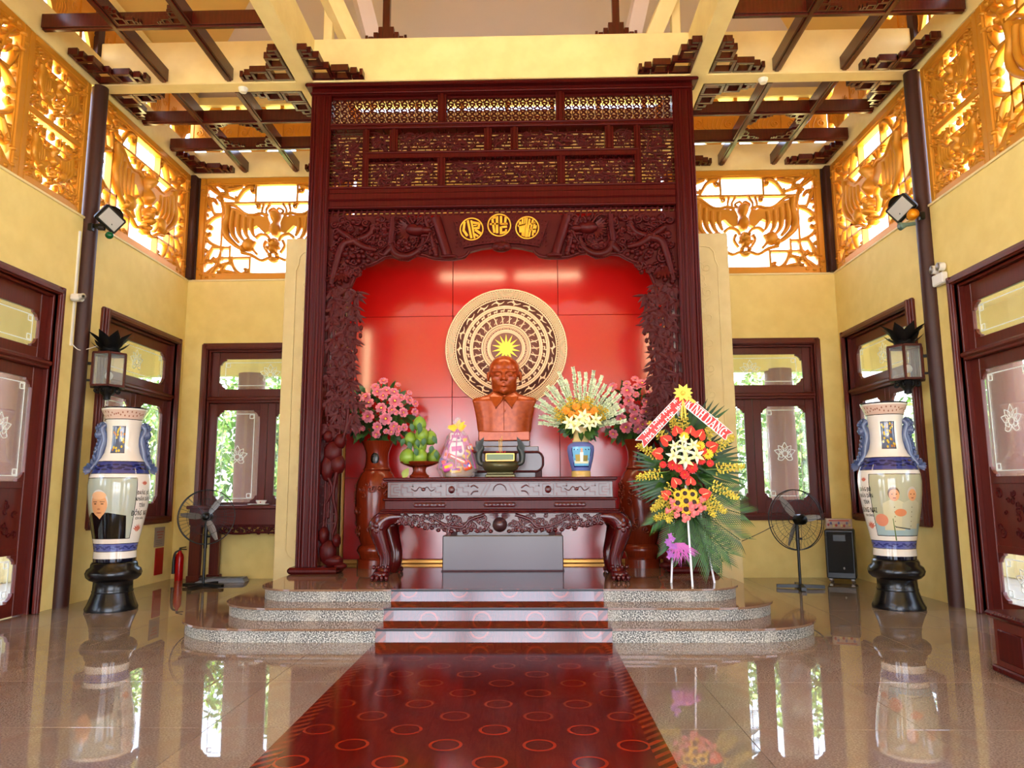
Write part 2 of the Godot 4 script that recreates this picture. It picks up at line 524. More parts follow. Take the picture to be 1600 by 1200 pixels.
func pane(leaf: Node3D, x0: float, x1: float, y0: float, y1: float, emblem := true) -> void:
	var c := V((x0 + x1) / 2, (y0 + y1) / 2, 0)
	var w := x1 - x0
	var h := y1 - y0
	part(leaf, "pane", g().box(c + V(0, 0, -0.005), V(w, h, 0.006)), M.glass)
	var cr := g()
	for sx: float in [-1, 1]:
		for sy: float in [-1, 1]:
			var poly := PackedVector2Array()
			for q in [[0, 0], [0.12, 0], [0.12, 0.03], [0.085, 0.04], [0.06, 0.06], [0.04, 0.085], [0.03, 0.12], [0, 0.12]]:
				poly.append(Vector2(c.x + sx * (w / 2 - q[0]), c.y + sy * (h / 2 - q[1])))
			cr.prism(poly, -0.024, 0.024)
	part(leaf, "corner_block", cr, M.window_wood)
	var e := g()
	var a := w / 2 - 0.11
	var b := h / 2 - 0.07
	var z := 0.0045
	for s: float in [-1, 1]:
		e.bar(c + V(-a, s * b, z), c + V(a, s * b, z), 0.012, 0.003)
		e.bar(c + V(s * a, -b, z), c + V(s * a, b, z), 0.012, 0.003)
		for s2: float in [-1, 1]:
			var k := c + V(s * (a - 0.05), s2 * (b - 0.05), z)
			for m: float in [-1, 1]:
				e.bar(k + V(-0.035, m * 0.035, 0), k + V(0.035, m * 0.035, 0), 0.012, 0.003)
				e.bar(k + V(m * 0.035, -0.035, 0), k + V(m * 0.035, 0.035, 0), 0.012, 0.003)
	part(leaf, "etched_border", e, M.etch)
	if emblem:
		var lo := lotus_shape()
		var o := g()
		o.add(lo, X3(c + V(0, -0.02, z + 0.002)))
		part(leaf, "etched_lotus", o, M.etch)
# rows: [y0, y1, "glass" or "panel"]
func leaf_of(root: Node3D, x0: float, x1: float, y0: float, y1: float, rows: Array, stile := 0.13) -> void:
	var lf := Node3D.new()
	lf.name = uniq(root, "leaf"); root.add_child(lf)
	var wd := g()
	wd.box(V(x0 + stile / 2, (y0 + y1) / 2, 0), V(stile, y1 - y0, 0.055), 0.006)
	wd.box(V(x1 - stile / 2, (y0 + y1) / 2, 0), V(stile, y1 - y0, 0.055), 0.006)
	var y := y0
	for r in rows:
		wd.box(V((x0 + x1) / 2, (y + r[0]) / 2, 0), V(x1 - x0 - 2 * stile, r[0] - y, 0.05), 0.005)
		y = r[1]
	wd.box(V((x0 + x1) / 2, (y + y1) / 2, 0), V(x1 - x0 - 2 * stile, y1 - y, 0.05), 0.005)
	part(lf, "leaf_frame", wd, M.window_wood)
	for r in rows:
		if r[2] == "glass":
			pane(lf, x0 + stile, x1 - stile, r[0], r[1])
		else:
			var cw := x1 - x0 - 2 * stile
			var mid := V((x0 + x1) / 2, (r[0] + r[1]) / 2, 0)
			part(lf, "field", g().box(mid, V(cw, r[1] - r[0], 0.02)), M.window_wood)
			var cv := g()
			var hh: float = (r[1] - r[0]) / 2 - 0.05
			for k in 26:
				var qx := mid.x + rng.randf_range(-cw / 2 + 0.07, cw / 2 - 0.07)
				var qy := mid.y + rng.randf_range(-hh + 0.05, hh - 0.05)
				var rr := rng.randf_range(0.03, 0.07)
				var cu := curl(qx, qy, rr, rr * 0.2, rng.randf_range(0.8, 1.4) * (1 if k % 2 else -1), rng.randf() * TAU, 0.014)
				cv.tube(cu, taper(cu.size(), 0.014, 0.006), 6, Vector3.BACK, 0.8)
			part(lf, "carved_field", cv, M.carve)
func glazed(root: Node3D, w: float, y0: float, y1: float, tr: Array, rows: Array, door := false) -> void:
	# architrave of three steps, jambs, transom light, two leaves
	var h := w / 2
	var fr := g()
	var lo := y0 if not door else 0.0
	for st in [[0.0, 0.13, 0.055], [0.03, 0.10, 0.085], [0.055, 0.06, 0.11]]:
		for s: float in [-1, 1]:
			fr.box(V(s * (h - st[0] - st[1] / 2 + 0.02), (lo + y1) / 2, st[2] / 2 - 0.01), V(st[1], y1 - lo, st[2]), 0.008)
		fr.box(V(0, y1 - st[0] - st[1] / 2 + 0.02, st[2] / 2 - 0.01), V(w - st[0] * 2, st[1], st[2]), 0.008)
		if not door: fr.box(V(0, y0 + st[0] + st[1] / 2 - 0.02, st[2] / 2 - 0.01), V(w - st[0] * 2, st[1], st[2]), 0.008)
	part(root, "architrave", fr, M.window_wood)
	var jb := g()
	for s: float in [-1, 1]:
		jb.box(V(s * (h - 0.075), (lo + y1) / 2, -0.1), V(0.14, y1 - lo, 0.2), 0.006)
	jb.box(V(0, y1 - 0.075, -0.1), V(w - 0.28, 0.14, 0.2), 0.006)
	if not door: jb.box(V(0, y0 + 0.05, -0.1), V(w - 0.28, 0.1, 0.2), 0.006)
	part(root, "jamb", jb, M.window_wood)
	var top_leaf: float = tr[0] - 0.27
	var tb := g()
	tb.box(V(0, top_leaf + 0.06, -0.06), V(w - 0.28, 0.12, 0.16), 0.01)
	tb.box(V(0, top_leaf + 0.075, 0.03), V(w - 0.24, 0.07, 0.05), 0.02)
	part(root, "transom_bar", tb, M.window_wood)
	var tl := Node3D.new()
	tl.name = uniq(root, "transom_light"); root.add_child(tl)
	tl.position.z = -0.09
	var x0 := -h + 0.145
	var x1 := h - 0.145
	var tw := g()
	for s: float in [-1, 1]:
		tw.box(V(s * (h - 0.22), (top_leaf + 0.12 + y1 - 0.145) / 2, 0), V(0.15, y1 - 0.145 - top_leaf - 0.12, 0.05), 0.006)
	tw.box(V(0, (top_leaf + 0.12 + tr[0]) / 2, 0), V(w - 0.6, tr[0] - top_leaf - 0.12, 0.05), 0.005)
	tw.box(V(0, (tr[1] + y1 - 0.145) / 2, 0), V(w - 0.6, y1 - 0.145 - tr[1], 0.05), 0.005)
	part(tl, "leaf_frame", tw, M.window_wood)
	pane(tl, -h + 0.295, h - 0.295, tr[0], tr[1])
	for s in 2:
		var a := x0 if s == 0 else 0.003
		var b := -0.003 if s == 0 else x1
		leaf_of(root, a, b, (y0 + 0.1) if not door else 0.012, top_leaf, rows, 0.15 if not door else 0.19)
	for k in root.get_children():
		if String(k.name).begins_with("leaf"): k.position.z = -0.09
func openings() -> void:
	var rows := [[1.37, 3.08, "glass"]]
	var k := 1
	for s: int in [-1, 1]:
		var w := frame("window_%d" % k, V(s * 4.52, 0, WZ)); k += 1
		glazed(w, 2.52, 1.03, 4.33, [3.48, 4.06], rows)
	for s: int in [-1, 1]:
		var w := frame("window_%d" % k, V(s * WX, 0, -12.065), -s * PI / 2); k += 1
		glazed(w, 2.47, 1.035, 4.38, [3.48, 4.06], rows)
	k = 1
	for z: float in [-8.34, -3.5, 0.9]:
		for s: int in [-1, 1]:
			var d := frame("door_%d" % k, V(s * WX, 0, z), -s * PI / 2); k += 1
			if z < -5.0: glazed(d, 3.0, 0.0, 4.396, [3.51, 4.0], [[0.18, 0.78, "glass"], [0.87, 1.63, "panel"], [1.72, 3.08, "glass"]], true)
			else:        # out of view: bare framed openings added to let daylight in
				var fr := g()
				for q: float in [-1, 1]: fr.box(V(q * 1.42, 2.2, 0), V(0.16, 4.4, 0.22), 0.01)
				fr.box(V(0, 4.32, 0), V(3.0, 0.16, 0.22), 0.01)
				part(d, "architrave", fr, M.window_wood)

# ------------------------------------------------------------------ roof: beams, clerestory, sloping soffits
func roof() -> void:
	var be := frame("ceiling")
	# cross beams over the columns, long beams over the screen posts
	for z: float in [-10.43, -6.2, -1.3]:
		part(be, "cross_beam", g().box(V(0, 8.08, z), V(12.32, 0.7, 0.26), 0.012), M.cream)
	for s: float in [-1, 1]:
		part(be, "long_beam", g().box(V(s * 2.98, 8.08, -4.4), V(0.26, 0.7, 18.2), 0.012), M.cream)
	for s: float in [-1, 1]:
		# hip rafters and king posts standing on the beams
		part(be, "strut", g().box(V(s * 2.72, 9.5, -10.6), V(0.14, 2.2, 0.14), 0.01), M.cream)
		part(be, "rafter", g().bar(V(s * 2.3, 8.44, -10.75), V(s * 3.6, 11.2, -9.4), 0.24, 0.3, V(0.3, 0.3, 1)), M.cream)
		part(be, "rafter", g().bar(V(s * 2.02, 8.44, -11.1), V(s * 2.75, 11.6, -9.6), 0.24, 0.24, V(0.3, 0.3, 1)), M.soffit)
	# soffits: hipped, low at the eaves, with the shell of the roof above them
	var lo := 9.3
	var hi := 12.4
	var e := V(6.5, lo, 0)
	var r := V(1.6, hi, 0)
	var zb := -13.9
	var zf := 5.2
	var zr := -9.3
	var zr2 := 0.6
	var th := V(0, 0.12, 0)
	var quads := [
		["back_soffit", V(-e.x, lo, zb), V(e.x, lo, zb), V(r.x, hi, zr), V(-r.x, hi, zr), M.soffit],
		["front_soffit", V(-e.x, lo, zf), V(e.x, lo, zf), V(r.x, hi, zr2), V(-r.x, hi, zr2), M.soffit],
		["side_soffit", V(-e.x, lo, zb), V(-e.x, lo, zf), V(-r.x, hi, zr2), V(-r.x, hi, zr), M.soffit_bounce],
		["side_soffit", V(e.x, lo, zb), V(e.x, lo, zf), V(r.x, hi, zr2), V(r.x, hi, zr), M.soffit_bounce],
		["top_soffit", V(-r.x, hi, zr), V(r.x, hi, zr), V(r.x, hi, zr2), V(-r.x, hi, zr2), M.soffit]]
	for q in quads:
		var o := g()
		o.quad(q[1], q[2], q[3], q[4], Vector3.DOWN)
		o.quad(q[1] + th, q[2] + th, q[3] + th, q[4] + th, Vector3.UP)
		for i in 4:
			var a: Vector3 = q[1 + i]
			var b: Vector3 = q[1 + (i + 1) % 4]
			o.quad(a, b, b + th, a + th, (a + b) / 2 - (q[1] + q[3]) / 2)
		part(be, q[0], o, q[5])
	# gilded scallop boards of the upper clerestory, one run per wall
	var board := PackedVector2Array()
	for q in [[-0.415, 0.84], [-0.415, 0.36], [-0.34, 0.32], [-0.27, 0.27], [-0.22, 0.18], [-0.17, 0.09], [-0.12, 0.02], [0.12, 0.02], [0.17, 0.09], [0.22, 0.18], [0.27, 0.27], [0.34, 0.32], [0.415, 0.36], [0.415, 0.84], [0.25, 0.84], [0.14, 0.93], [0.1, 0.99], [-0.1, 0.99], [-0.14, 0.93], [-0.25, 0.84]]:
		board.append(Vector2(q[0], q[1]))
	var bd := g().prism(board, -0.03, 0.03)
	for k in 5:
		var xo := -0.2 + k * 0.1
		bd.tube(c2([xo, 0.57, xo * 0.8 - 0.03, 0.4, xo * 0.6 + 0.03, 0.3, xo * 0.5, 0.12], 0.03, 4), 0.012, 5)
	for s: float in [-1, 1]:
		var sp := curl(s * 0.3, 0.45, 0.09, 0.02, 1.3 * s, PI / 2, 0.03)
		bd.tube(sp, 0.014, 5)
	var bm := bd.mesh()
	var stud := g().box(V(0, 0.5, 0), V(0.07, 1.0, 0.1)).mesh()
	var runs := [["trim_1", V(0, 8.2, WZ - 0.12), 0.0, 14], ["trim_2", V(-WX - 0.12, 8.2, -4.5), PI / 2, 20], ["trim_3", V(WX + 0.12, 8.2, -4.5), -PI / 2, 20]]
	for q in runs:
		var o := frame(q[0], q[1], q[2])
		var m: int = q[3]
		for i in m:
			if m > 14 or absf((i - (m - 1) / 2.0) * 0.9) > 2.9: part(o, "scallop_board", bm, M.gold, V((i - (m - 1) / 2.0) * 0.9, 0, 0))
			part(o, "stud", stud, M.gold, V((i - m / 2.0) * 0.9, 0, 0))
	# short dark posts with stepped feet on the beam over the screen
	for s: float in [-1, 1]:
		var o := thing("beam_post", "dark timber post with stepped fretwork foot standing on the beam over the carved screen", "post", V(s * 1.77, 8.43, -10.42), 0.0, "dark posts on the beam")
		part(o, "shaft", g().box(V(0, 1.2, 0), V(0.11, 2.4, 0.11), 0.008), M.lattice_wood)
		var ft := g()
		for m: float in [-1, 1]:
			for st in [[0.085, 0.05, 0.24], [0.16, 0.05, 0.15], [0.235, 0.05, 0.08]]:
				ft.box(V(m * st[0], st[2] / 2, 0), V(st[1] + 0.02, st[2], 0.09), 0.004)
			ft.box(V(m * 0.30, 0.05, 0), V(0.04, 0.10, 0.09), 0.004)
		part(o, "stepped_foot", ft, M.lattice_wood)
		var cp := g()
		for m: float in [-1, 1]:
			for st in [[0.085, 0.14], [0.15, 0.08]]:
				cp.box(V(m * st[0], 0.86 + 0.2 - st[1] / 2, 0), V(0.07, st[1], 0.09), 0.004)
		part(o, "bracket", cp, M.lattice_wood)

# ------------------------------------------------------------------ steps, platform, printed runner
func slab_poly(hw: float, zf: float, rad: float, zb: float) -> PackedVector2Array:
	# plan (x, -z) with the two front corners rounded
	var o := PackedVector2Array()
	o.append(Vector2(-hw, -zb))
	for k in 13:
		var a := PI + PI / 2 * k / 12.0
		o.append(Vector2(-hw + rad + cos(a) * rad, -zf + rad + sin(a) * rad))
	for k in 13:
		var a := -PI / 2 + PI / 2 * k / 12.0
		o.append(Vector2(hw - rad + cos(a) * rad, -zf + rad + sin(a) * rad))
	o.append(Vector2(hw, -zb))
	return o
func steps() -> void:
	var st := frame("floor_platform")
	var tiers := [[3.62, -7.97, 0.95], [3.24, -8.39, 0.8], [2.9, -8.82, 0.55]]
	for k in 3:
		var q: Array = tiers[k]
		var y0 := 0.145 * k
		var lay := Transform3D(Basis(Vector3.RIGHT, -PI / 2), Vector3.ZERO)
		var rs := g(); rs.t = lay
		rs.prism(slab_poly(q[0], q[1], q[2], -12.2), y0 + 0.001, y0 + 0.122)
		part(st, "riser", rs, M.granite)
		var tr := g(); tr.t = lay
		tr.prism(slab_poly(q[0] + 0.025, q[1] + 0.025, q[2], -12.2), y0 + 0.122, y0 + 0.145)
		part(st, "tread", tr, M.tread)
	# runner of printed vinyl, laid up the hall, over each riser and tread, onto the platform
	var rn := thing("carpet_runner", "dark red glossy runner printed with orange rings running up the steps", "carpet")
	var w := 1.13
	var pieces := [["floor_length", -7.985, 4.5, 0.0], ["tread_length", -8.41, -7.93, 0.145], ["tread_length", -8.84, -8.35, 0.29], ["platform_length", -10.6, -8.78, 0.435]]
	for q in pieces:
		var zm: float = (q[1] + q[2]) / 2
		var dz: float = q[2] - q[1]
		part(rn, q[0], g().box(V(0, q[3] + 0.003, zm), V(w * 2, 0.006, dz)), M.vinyl)
		for s: float in [-1, 1]:
			part(rn, "border_strip", g().box(V(s * (w + 0.055), q[3] + 0.003, zm), V(0.11, 0.006, dz)), M.vinyl_edge)
	for k in 3:
		var z: float = [-7.97, -8.39, -8.82][k] + 0.004
		var rl := part(rn, "riser_length", g().box(Vector3.ZERO, V(w * 2, 0.118, 0.006)), M.vinyl, V(0, 0.145 * k + 0.066, z + 0.009))
		rl.rotation.x = -0.14          # leans back against the riser, angled to reflect light from the open doorway
		part(rn, "nosing", g().box(V(0, 0.145 * (k + 1) - 0.008, z + 0.027), V(w * 2 + 0.22, 0.03, 0.012), 0.004), M.black)
		for s: float in [-1, 1]:
			var bs := part(rn, "border_strip", g().box(Vector3.ZERO, V(0.11, 0.118, 0.006)), M.vinyl_edge, V(s * (w + 0.055), 0.145 * k + 0.066, z + 0.009))
			bs.rotation.x = -0.14

# ------------------------------------------------------------------ free-standing wall behind the altar
func screen_wall() -> void:
	var o := frame("wall_altar", V(0, 0, -12.2))
	part(o, "wall_body", g().box(V(0, 2.965, -0.2), V(7.64, 5.93, 0.4), 0.01), M.cream)
	for s: float in [-1, 1]:
		var rl := g()
		var cx := s * 3.38
		var pts := []
		for q in [[0.25, 0.62], [0.25, 5.35], [0.21, 5.45], [0.19, 5.60], [0.12, 5.68], [0.0, 5.70]]:
			pts.append(V(cx + q[0], q[1], 0.004))
		rl.tube(pts, 0.012, 5, Vector3.BACK, 0.6)
		pts = []
		for q in [[0.25, 0.62], [0.21, 0.52], [0.12, 0.46], [0.0, 0.44], [-0.12, 0.46], [-0.21, 0.52], [-0.25, 0.62], [-0.25, 5.35], [-0.21, 5.45], [-0.19, 5.60], [-0.12, 5.68], [0.0, 5.70]]:
			pts.append(V(cx + q[0], q[1], 0.004))
		rl.tube(pts, 0.012, 5, Vector3.BACK, 0.6)
		part(o, "relief_frame", rl, M.cream)
		var sc := g()
		for k in 22:
			var y := 0.75 + k * 0.218
			var m := 1.0 if k % 2 else -1.0
			var cu := curl(cx + m * 0.06, y, 0.10, 0.02, 1.2 * m, PI * 0.5, 0.003)
			sc.tube(cu, 0.009, 5, Vector3.BACK, 0.6)
			sc.tube(c2([cx - m * 0.04, y - 0.1, cx + m * 0.02, y + 0.02, cx - m * 0.09, y + 0.12], 0.003, 5), 0.008, 5, Vector3.BACK, 0.6)
		part(o, "relief_scroll", sc, M.cream)
	# glossy red boards with fine joints, gilt fillet round the foot and sides
	var rb := frame("wall_red_panelling", V(0, 0, -11.83))
	part(rb, "backing", g().box(V(0, 3.32, -0.19), V(5.2, 5.76, 0.34)), M.red_joint)
	var xs := [-2.58, -0.86, 0.88, 2.58]
	var ys := [0.5, 1.775, 3.07, 4.42, 6.2]
	for i in 3:
		for j in 4:
			var a: float = xs[i] + 0.004
			var b: float = xs[i + 1] - 0.004
			var c: float = ys[j] + 0.003
			var d: float = ys[j + 1] - 0.003
			part(rb, "red_board", g().box(V((a + b) / 2, (c + d) / 2, 0.005), V(b - a, d - c, 0.05), 0.003), M.red)
	part(rb, "gilt_fillet", g().box(V(0, 0.465, 0.03), V(5.2, 0.06, 0.06), 0.012), M.trim_gold)
	for s: float in [-1, 1]:
		part(rb, "gilt_fillet", g().box(V(s * 2.6, 3.32, 0.03), V(0.035, 5.7, 0.05), 0.008), M.trim_gold)
	# fluorescent battens hidden behind the carved screen: two over the lintel, one behind each side
	var tube_glow := mk(Color(1, 0.95, 0.88), 0.5)
	tube_glow.emission_enabled = true; tube_glow.emission = Color(1.0, 0.86, 0.66); tube_glow.emission_energy_multiplier = 5.0
	for s: float in [-1, 1]:
		var lt := thing("tube_lamp", "lit fluorescent tube hidden behind the carved lintel above the red boards", "lamp", V(s * 0.68 + 0.06, 5.46, -10.68), 0.0, "tube lamps over the lintel")
		part(lt, "batten", g().box(V(0, 0.03, 0.055), V(1.24, 0.07, 0.05), 0.006), M.white)
		part(lt, "tube", g().tube([V(-0.58, 0, 0), V(0.58, 0, 0)], 0.018, 10), tube_glow)
		lamp(lt, V(0, -0.05, 0), V(-90, 0, 0), Vector2(1.16, 0.05), 0.6)
		var sd := thing("tube_lamp", "lit upright fluorescent tube behind the bamboo carving %s" % ["beside the potted green fruit" if s < 0 else "beside the standing wreath"], "lamp", V(s * 2.55, 3.85, -10.72), 0.0, "upright tube lamps")
		part(sd, "batten", g().box(V(0, 0, 0.045), V(0.11, 1.24, 0.03), 0.006), M.white)
		part(sd, "tube", g().tube([V(0, -0.58, 0), V(0, 0.58, 0)], 0.018, 10), tube_glow)
		lamp(sd, V(-s * 0.04, 0, 0), V(0, s * 90, 90), Vector2(1.16, 0.05), 0.4)
func lamp(o: Node3D, pos: Vector3, rot: Vector3, size: Vector2, energy: float) -> void:
	var l := AreaLight3D.new()
	l.name = "glow"
	o.add_child(l)
	l.position = pos; l.rotation_degrees = rot
	l.area_size = size
	l.light_color = Color(1.0, 0.88, 0.70)
	l.light_energy = energy
	l.area_range = 30.0
	l.shadow_enabled = true

# ------------------------------------------------------------------ the carved timber screen in front of the altar
func carved_fill(w: float, h: float, dense: float) -> G:        # openwork: thin brick lattice with carved sprays over it
	var o := g()
	var y := -h / 2 + 0.03
	var row := 0
	while y < h / 2:
		o.bar(V(-w / 2, y, -0.02), V(w / 2, y, -0.02), 0.018, 0.03)
		var x := -w / 2 + (0.05 if row % 2 else 0.12)
		while x < w / 2:
			o.bar(V(x, y, -0.02), V(x, minf(y + 0.055, h / 2), -0.02), 0.012, 0.02)
			x += 0.14
		y += 0.055
		row += 1
	var m := int(w * h * dense)
	for k in m:
		var cx := rng.randf_range(-w / 2 + 0.04, w / 2 - 0.04)
		var cy := rng.randf_range(-h / 2 + 0.03, h / 2 - 0.06) * (0.9 if k % 3 else 1.0)
		var q := rng.randi() % 3
		if q == 0:
			var r := rng.randf_range(0.025, 0.06)
			var cu := curl(cx, cy, r, r * 0.15, rng.randf_range(0.8, 1.3) * (1 if k % 2 else -1), rng.randf() * TAU, 0.02)
			o.tube(cu, taper(cu.size(), 0.014, 0.007), 6)
		elif q == 1:
			var a := rng.randf() * TAU
			var L := rng.randf_range(0.06, 0.16)
			var d := V(cos(a), sin(a) * 0.6, 0)
			var e := V(-d.y, d.x, 0) * 0.03
			o.tube(smooth([V(cx, cy, 0.01) - d * L, V(cx, cy, 0.035) + e, V(cx, cy, 0.015) + d * L], 4), taper(9, 0.008, 0.006, 0.018), 6)
		else:
			for b in 3:
				var a := TAU * b / 3.0 + k
				o.ell(V(cx + cos(a) * 0.02, cy + sin(a) * 0.02, 0.02), V(0.022, 0.022, 0.02), 7)
	return o
func carved_screen() -> void:
	var o := thing("altar_screen", "tall dark carved timber screen with dragon lintel framing the red altar wall", "screen", V(0, PH, -10.52))
	var dy := -PH                      # heights below are given above the hall floor
	# moulded posts on base blocks
	for s: float in [-1, 1]:
		var po := g()
		var cx := s * 2.745
		po.box(V(cx, 4.12, 0), V(0.31, 7.22, 0.22), 0.01)
		for q in [[-0.125, 0.02], [-0.085, 0.012], [-0.04, 0.026], [0.02, 0.012], [0.05, 0.03], [0.10, 0.02], [0.135, 0.014]]:
			po.tube([V(cx + s * q[0], 0.53, 0.11), V(cx + s * q[0], 7.55, 0.11)], q[1], 8, Vector3.BACK, 0.8)
		part(o, "post", po, M.frame_wood, V(0, dy, 0))
		var ba := g()
		ba.box(V(s * 2.62, PH + 0.045, 0.05), V(0.72, 0.09, 0.34), 0.03)
		part(o, "base_block", ba, M.frame_wood, V(0, dy, 0))
	for s: float in [-1, 1]:          # dark timber returns from the posts back to the red boards
		part(o, "side_return", g().box(V(s * 2.67, 3.3, -0.72), V(0.06, 5.7, 1.18)), M.frame_wood, V(0, dy, 0))
	# rails
	for q in [[7.57, 7.73, 2.9, 0.13], [7.01, 7.11, 2.59, 0.10], [5.75, 6.10, 2.59, 0.10]]:
		var r := g()
		r.box(V(0, (q[0] + q[1]) / 2, 0), V(q[2] * 2, q[1] - q[0], 0.2), 0.008)
		r.tube([V(-q[2], q[0] + 0.02, q[3]), V(q[2], q[0] + 0.02, q[3])], 0.02, 8)
		r.tube([V(-q[2], q[1] - 0.02, q[3]), V(q[2], q[1] - 0.02, q[3])], 0.022, 8)
		if q[1] - q[0] > 0.3:
			r.box(V(0, 5.93, 0.11), V(5.18, 0.12, 0.05), 0.02)
		part(o, "rail", r, M.frame_wood, V(0, dy, 0))
	part(o, "cornice", g().box(V(0, 7.7, 0.04), V(5.96, 0.06, 0.34), 0.02), M.frame_wood, V(0, dy, 0))
	var r2 := g()
	r2.box(V(0, 6.60, 0), V(4.2, 0.115, 0.2), 0.008)
	r2.tube([V(-2.06, 6.63, 0.1), V(2.06, 6.63, 0.1)], 0.02, 8)
	part(o, "rail", r2, M.frame_wood, V(0, dy, 0))
	# muntins
	for q in [[-0.9, 7.11, 7.57, 0.14], [0.9, 7.11, 7.57, 0.14], [-2.05, 6.10, 7.01, 0.1], [2.05, 6.10, 7.01, 0.1], [-1.63, 6.655, 7.01, 0.13], [1.63, 6.655, 7.01, 0.13], [-0.2, 6.655, 7.01, 0.12], [0.2, 6.655, 7.01, 0.12], [-0.9, 6.10, 6.545, 0.12], [0.9, 6.10, 6.545, 0.12]]:
		var m := g()
		m.box(V(q[0], (q[1] + q[2]) / 2, 0), V(q[3], q[2] - q[1], 0.19), 0.008)
		m.tube([V(q[0], q[1], 0.095), V(q[0], q[2], 0.095)], q[3] * 0.28, 8, Vector3.BACK, 0.6)
		part(o, "muntin", m, M.frame_wood, V(0, dy, 0))
	# top row: swastika-free diagonal fretwork of little crosses and hooks
	for q in [[-2.59, -0.97], [-0.83, 0.83], [0.97, 2.59]]:
		var f := g()
		var w: float = q[1] - q[0]
		var nx := int(w / 0.108)
		var cw := w / nx
		for i in nx:
			for j in 4:
				var c := V(q[0] + (i + 0.5) * cw, 7.11 + (j + 0.5) * 0.115, 0)
				f.bar(c + V(-0.046, -0.046, 0), c + V(0.046, 0.046, 0), 0.018, 0.03)
				f.bar(c + V(-0.046, 0.046, 0), c + V(0.046, -0.046, 0), 0.018, 0.03)
				f.bar(c + V(-0.035, 0.055, 0), c + V(0.04, 0.05, 0), 0.016, 0.03)
				f.bar(c + V(-0.05, -0.05, 0), c + V(-0.056, 0.02, 0), 0.014, 0.03)
		f.box(V((q[0] + q[1]) / 2, 7.13, 0), V(w, 0.03, 0.05)).box(V((q[0] + q[1]) / 2, 7.55, 0), V(w, 0.03, 0.05))
		part(o, "fret_panel", f, M.carve, V(0, dy, 0))
	# carved openwork panels
	for q in [[-2.59, -2.1, 6.1, 7.01], [2.1, 2.59, 6.1, 7.01], [-2.0, -1.7, 6.66, 7.01], [1.7, 2.0, 6.66, 7.01], [-1.56, -0.26, 6.66, 7.01], [0.26, 1.56, 6.66, 7.01], [-0.14, 0.14, 6.66, 7.01], [-2.0, -0.96, 6.1, 6.545], [-0.84, 0.84, 6.1, 6.545], [0.96, 2.0, 6.1, 6.545]]:
		part(o, "openwork_panel", carved_fill(q[1] - q[0], q[3] - q[2], 230.0), M.carve, V((q[0] + q[1]) / 2, (q[2] + q[3]) / 2 + dy, 0))
	# lintel: pierced board with scalloped lower edge
	var edge := [[-2.60, 4.52], [-2.24, 4.56], [-2.18, 4.72], [-2.10, 4.86], [-1.97, 4.89], [-1.86, 4.94], [-1.74, 5.01], [-1.63, 5.02], [-1.52, 4.98], [-1.40, 4.97], [-1.27, 5.04], [-1.15, 5.03], [-1.03, 4.99], [-0.90, 4.97], [-0.70, 4.97], [-0.55, 5.0], [-0.48, 5.08], [-0.3, 5.13], [-0.12, 5.15]]
	var poly := PackedVector2Array()
	for q in edge: poly.append(Vector2(q[0], q[1]))
	for k in edge.size():
		var q: Array = edge[edge.size() - 1 - k]
		poly.append(Vector2(-q[0], q[1]))
	for q in [[2.60, 5.66], [1.5, 5.66], [1.42, 5.58], [0.95, 5.62], [0.86, 5.66], [-0.86, 5.66], [-0.95, 5.62], [-1.42, 5.58], [-1.5, 5.66], [-2.60, 5.66]]: poly.append(Vector2(q[0], q[1]))
	part(o, "lintel_board", g().prism(poly, -0.05, 0.03), M.carve, V(0, dy, 0))
	var slot := g()                                   # small fret between lintel and rail, light shows through
	for k in 60:
		var x := -2.57 + k * 0.0871
		slot.bar(V(x, 5.62, 0), V(x + 0.03, 5.76, 0), 0.026, 0.04)
	for y: float in [5.68, 5.73]: slot.bar(V(-2.6, y, 0), V(2.6, y, 0), 0.014, 0.03)
	part(o, "lintel_fret", slot, M.carve, V(0, dy, 0))
	for s: float in [-1, 1]:
		var dr := g()
		dr.t = Transform3D(Basis.from_scale(V(s, 1, 1)), Vector3.ZERO)
		# two coils of the dragon, scaled back ridge, head, horns and whiskers, clawed leg
		for path in [[-2.52, 4.6, -2.45, 4.95, -2.36, 5.2, -2.16, 5.27, -1.98, 5.36, -1.9, 5.52], [-2.42, 5.42, -2.25, 5.3, -2.05, 5.17, -1.86, 5.12], [-1.62, 5.62, -1.63, 5.4, -1.64, 5.2, -1.55, 5.05, -1.38, 5.02, -1.22, 5.12, -1.16, 5.3], [-1.74, 5.05, -1.65, 5.13, -1.55, 5.18]]:
			var pts := c2(path, 0.06, 7)
			var fine := smooth(pts, 3)
			var rr := taper(fine.size(), 0.045, 0.032, 0.072)
			for i in rr.size(): rr[i] *= 1.0 + 0.13 * sin(i * 1.9)          # ringed scales
			dr.tube(fine, rr, 10)
			for i in range(1, pts.size() - 1, 1):
				var tg: Vector3 = (pts[i + 1] - pts[i - 1]).normalized()
				dr.ell(pts[i] + V(-tg.y, tg.x, 0) * 0.06 + V(0, 0, 0.04), V(0.018, 0.018, 0.03), 6)
		dr.ell(V(-1.28, 5.42, 0.08), V(0.15, 0.10, 0.09), 12).ell(V(-1.12, 5.40, 0.10), V(0.09, 0.055, 0.06), 10).ell(V(-1.13, 5.32, 0.08), V(0.08, 0.03, 0.05), 8)
		dr.ell(V(-1.24, 5.48, 0.16), V(0.03, 0.03, 0.025), 8)
		for q in [[-1.34, 5.48, -1.45, 5.60, -1.58, 5.58], [-1.30, 5.5, -1.36, 5.62, -1.30, 5.66], [-1.05, 5.44, -0.96, 5.52, -0.99, 5.60], [-1.06, 5.36, -1.12, 5.22, -1.22, 5.14, -1.36, 5.16]]:
			var pts := c2(q, 0.11, 6)
			dr.tube(pts, taper(pts.size(), 0.018, 0.004), 6)
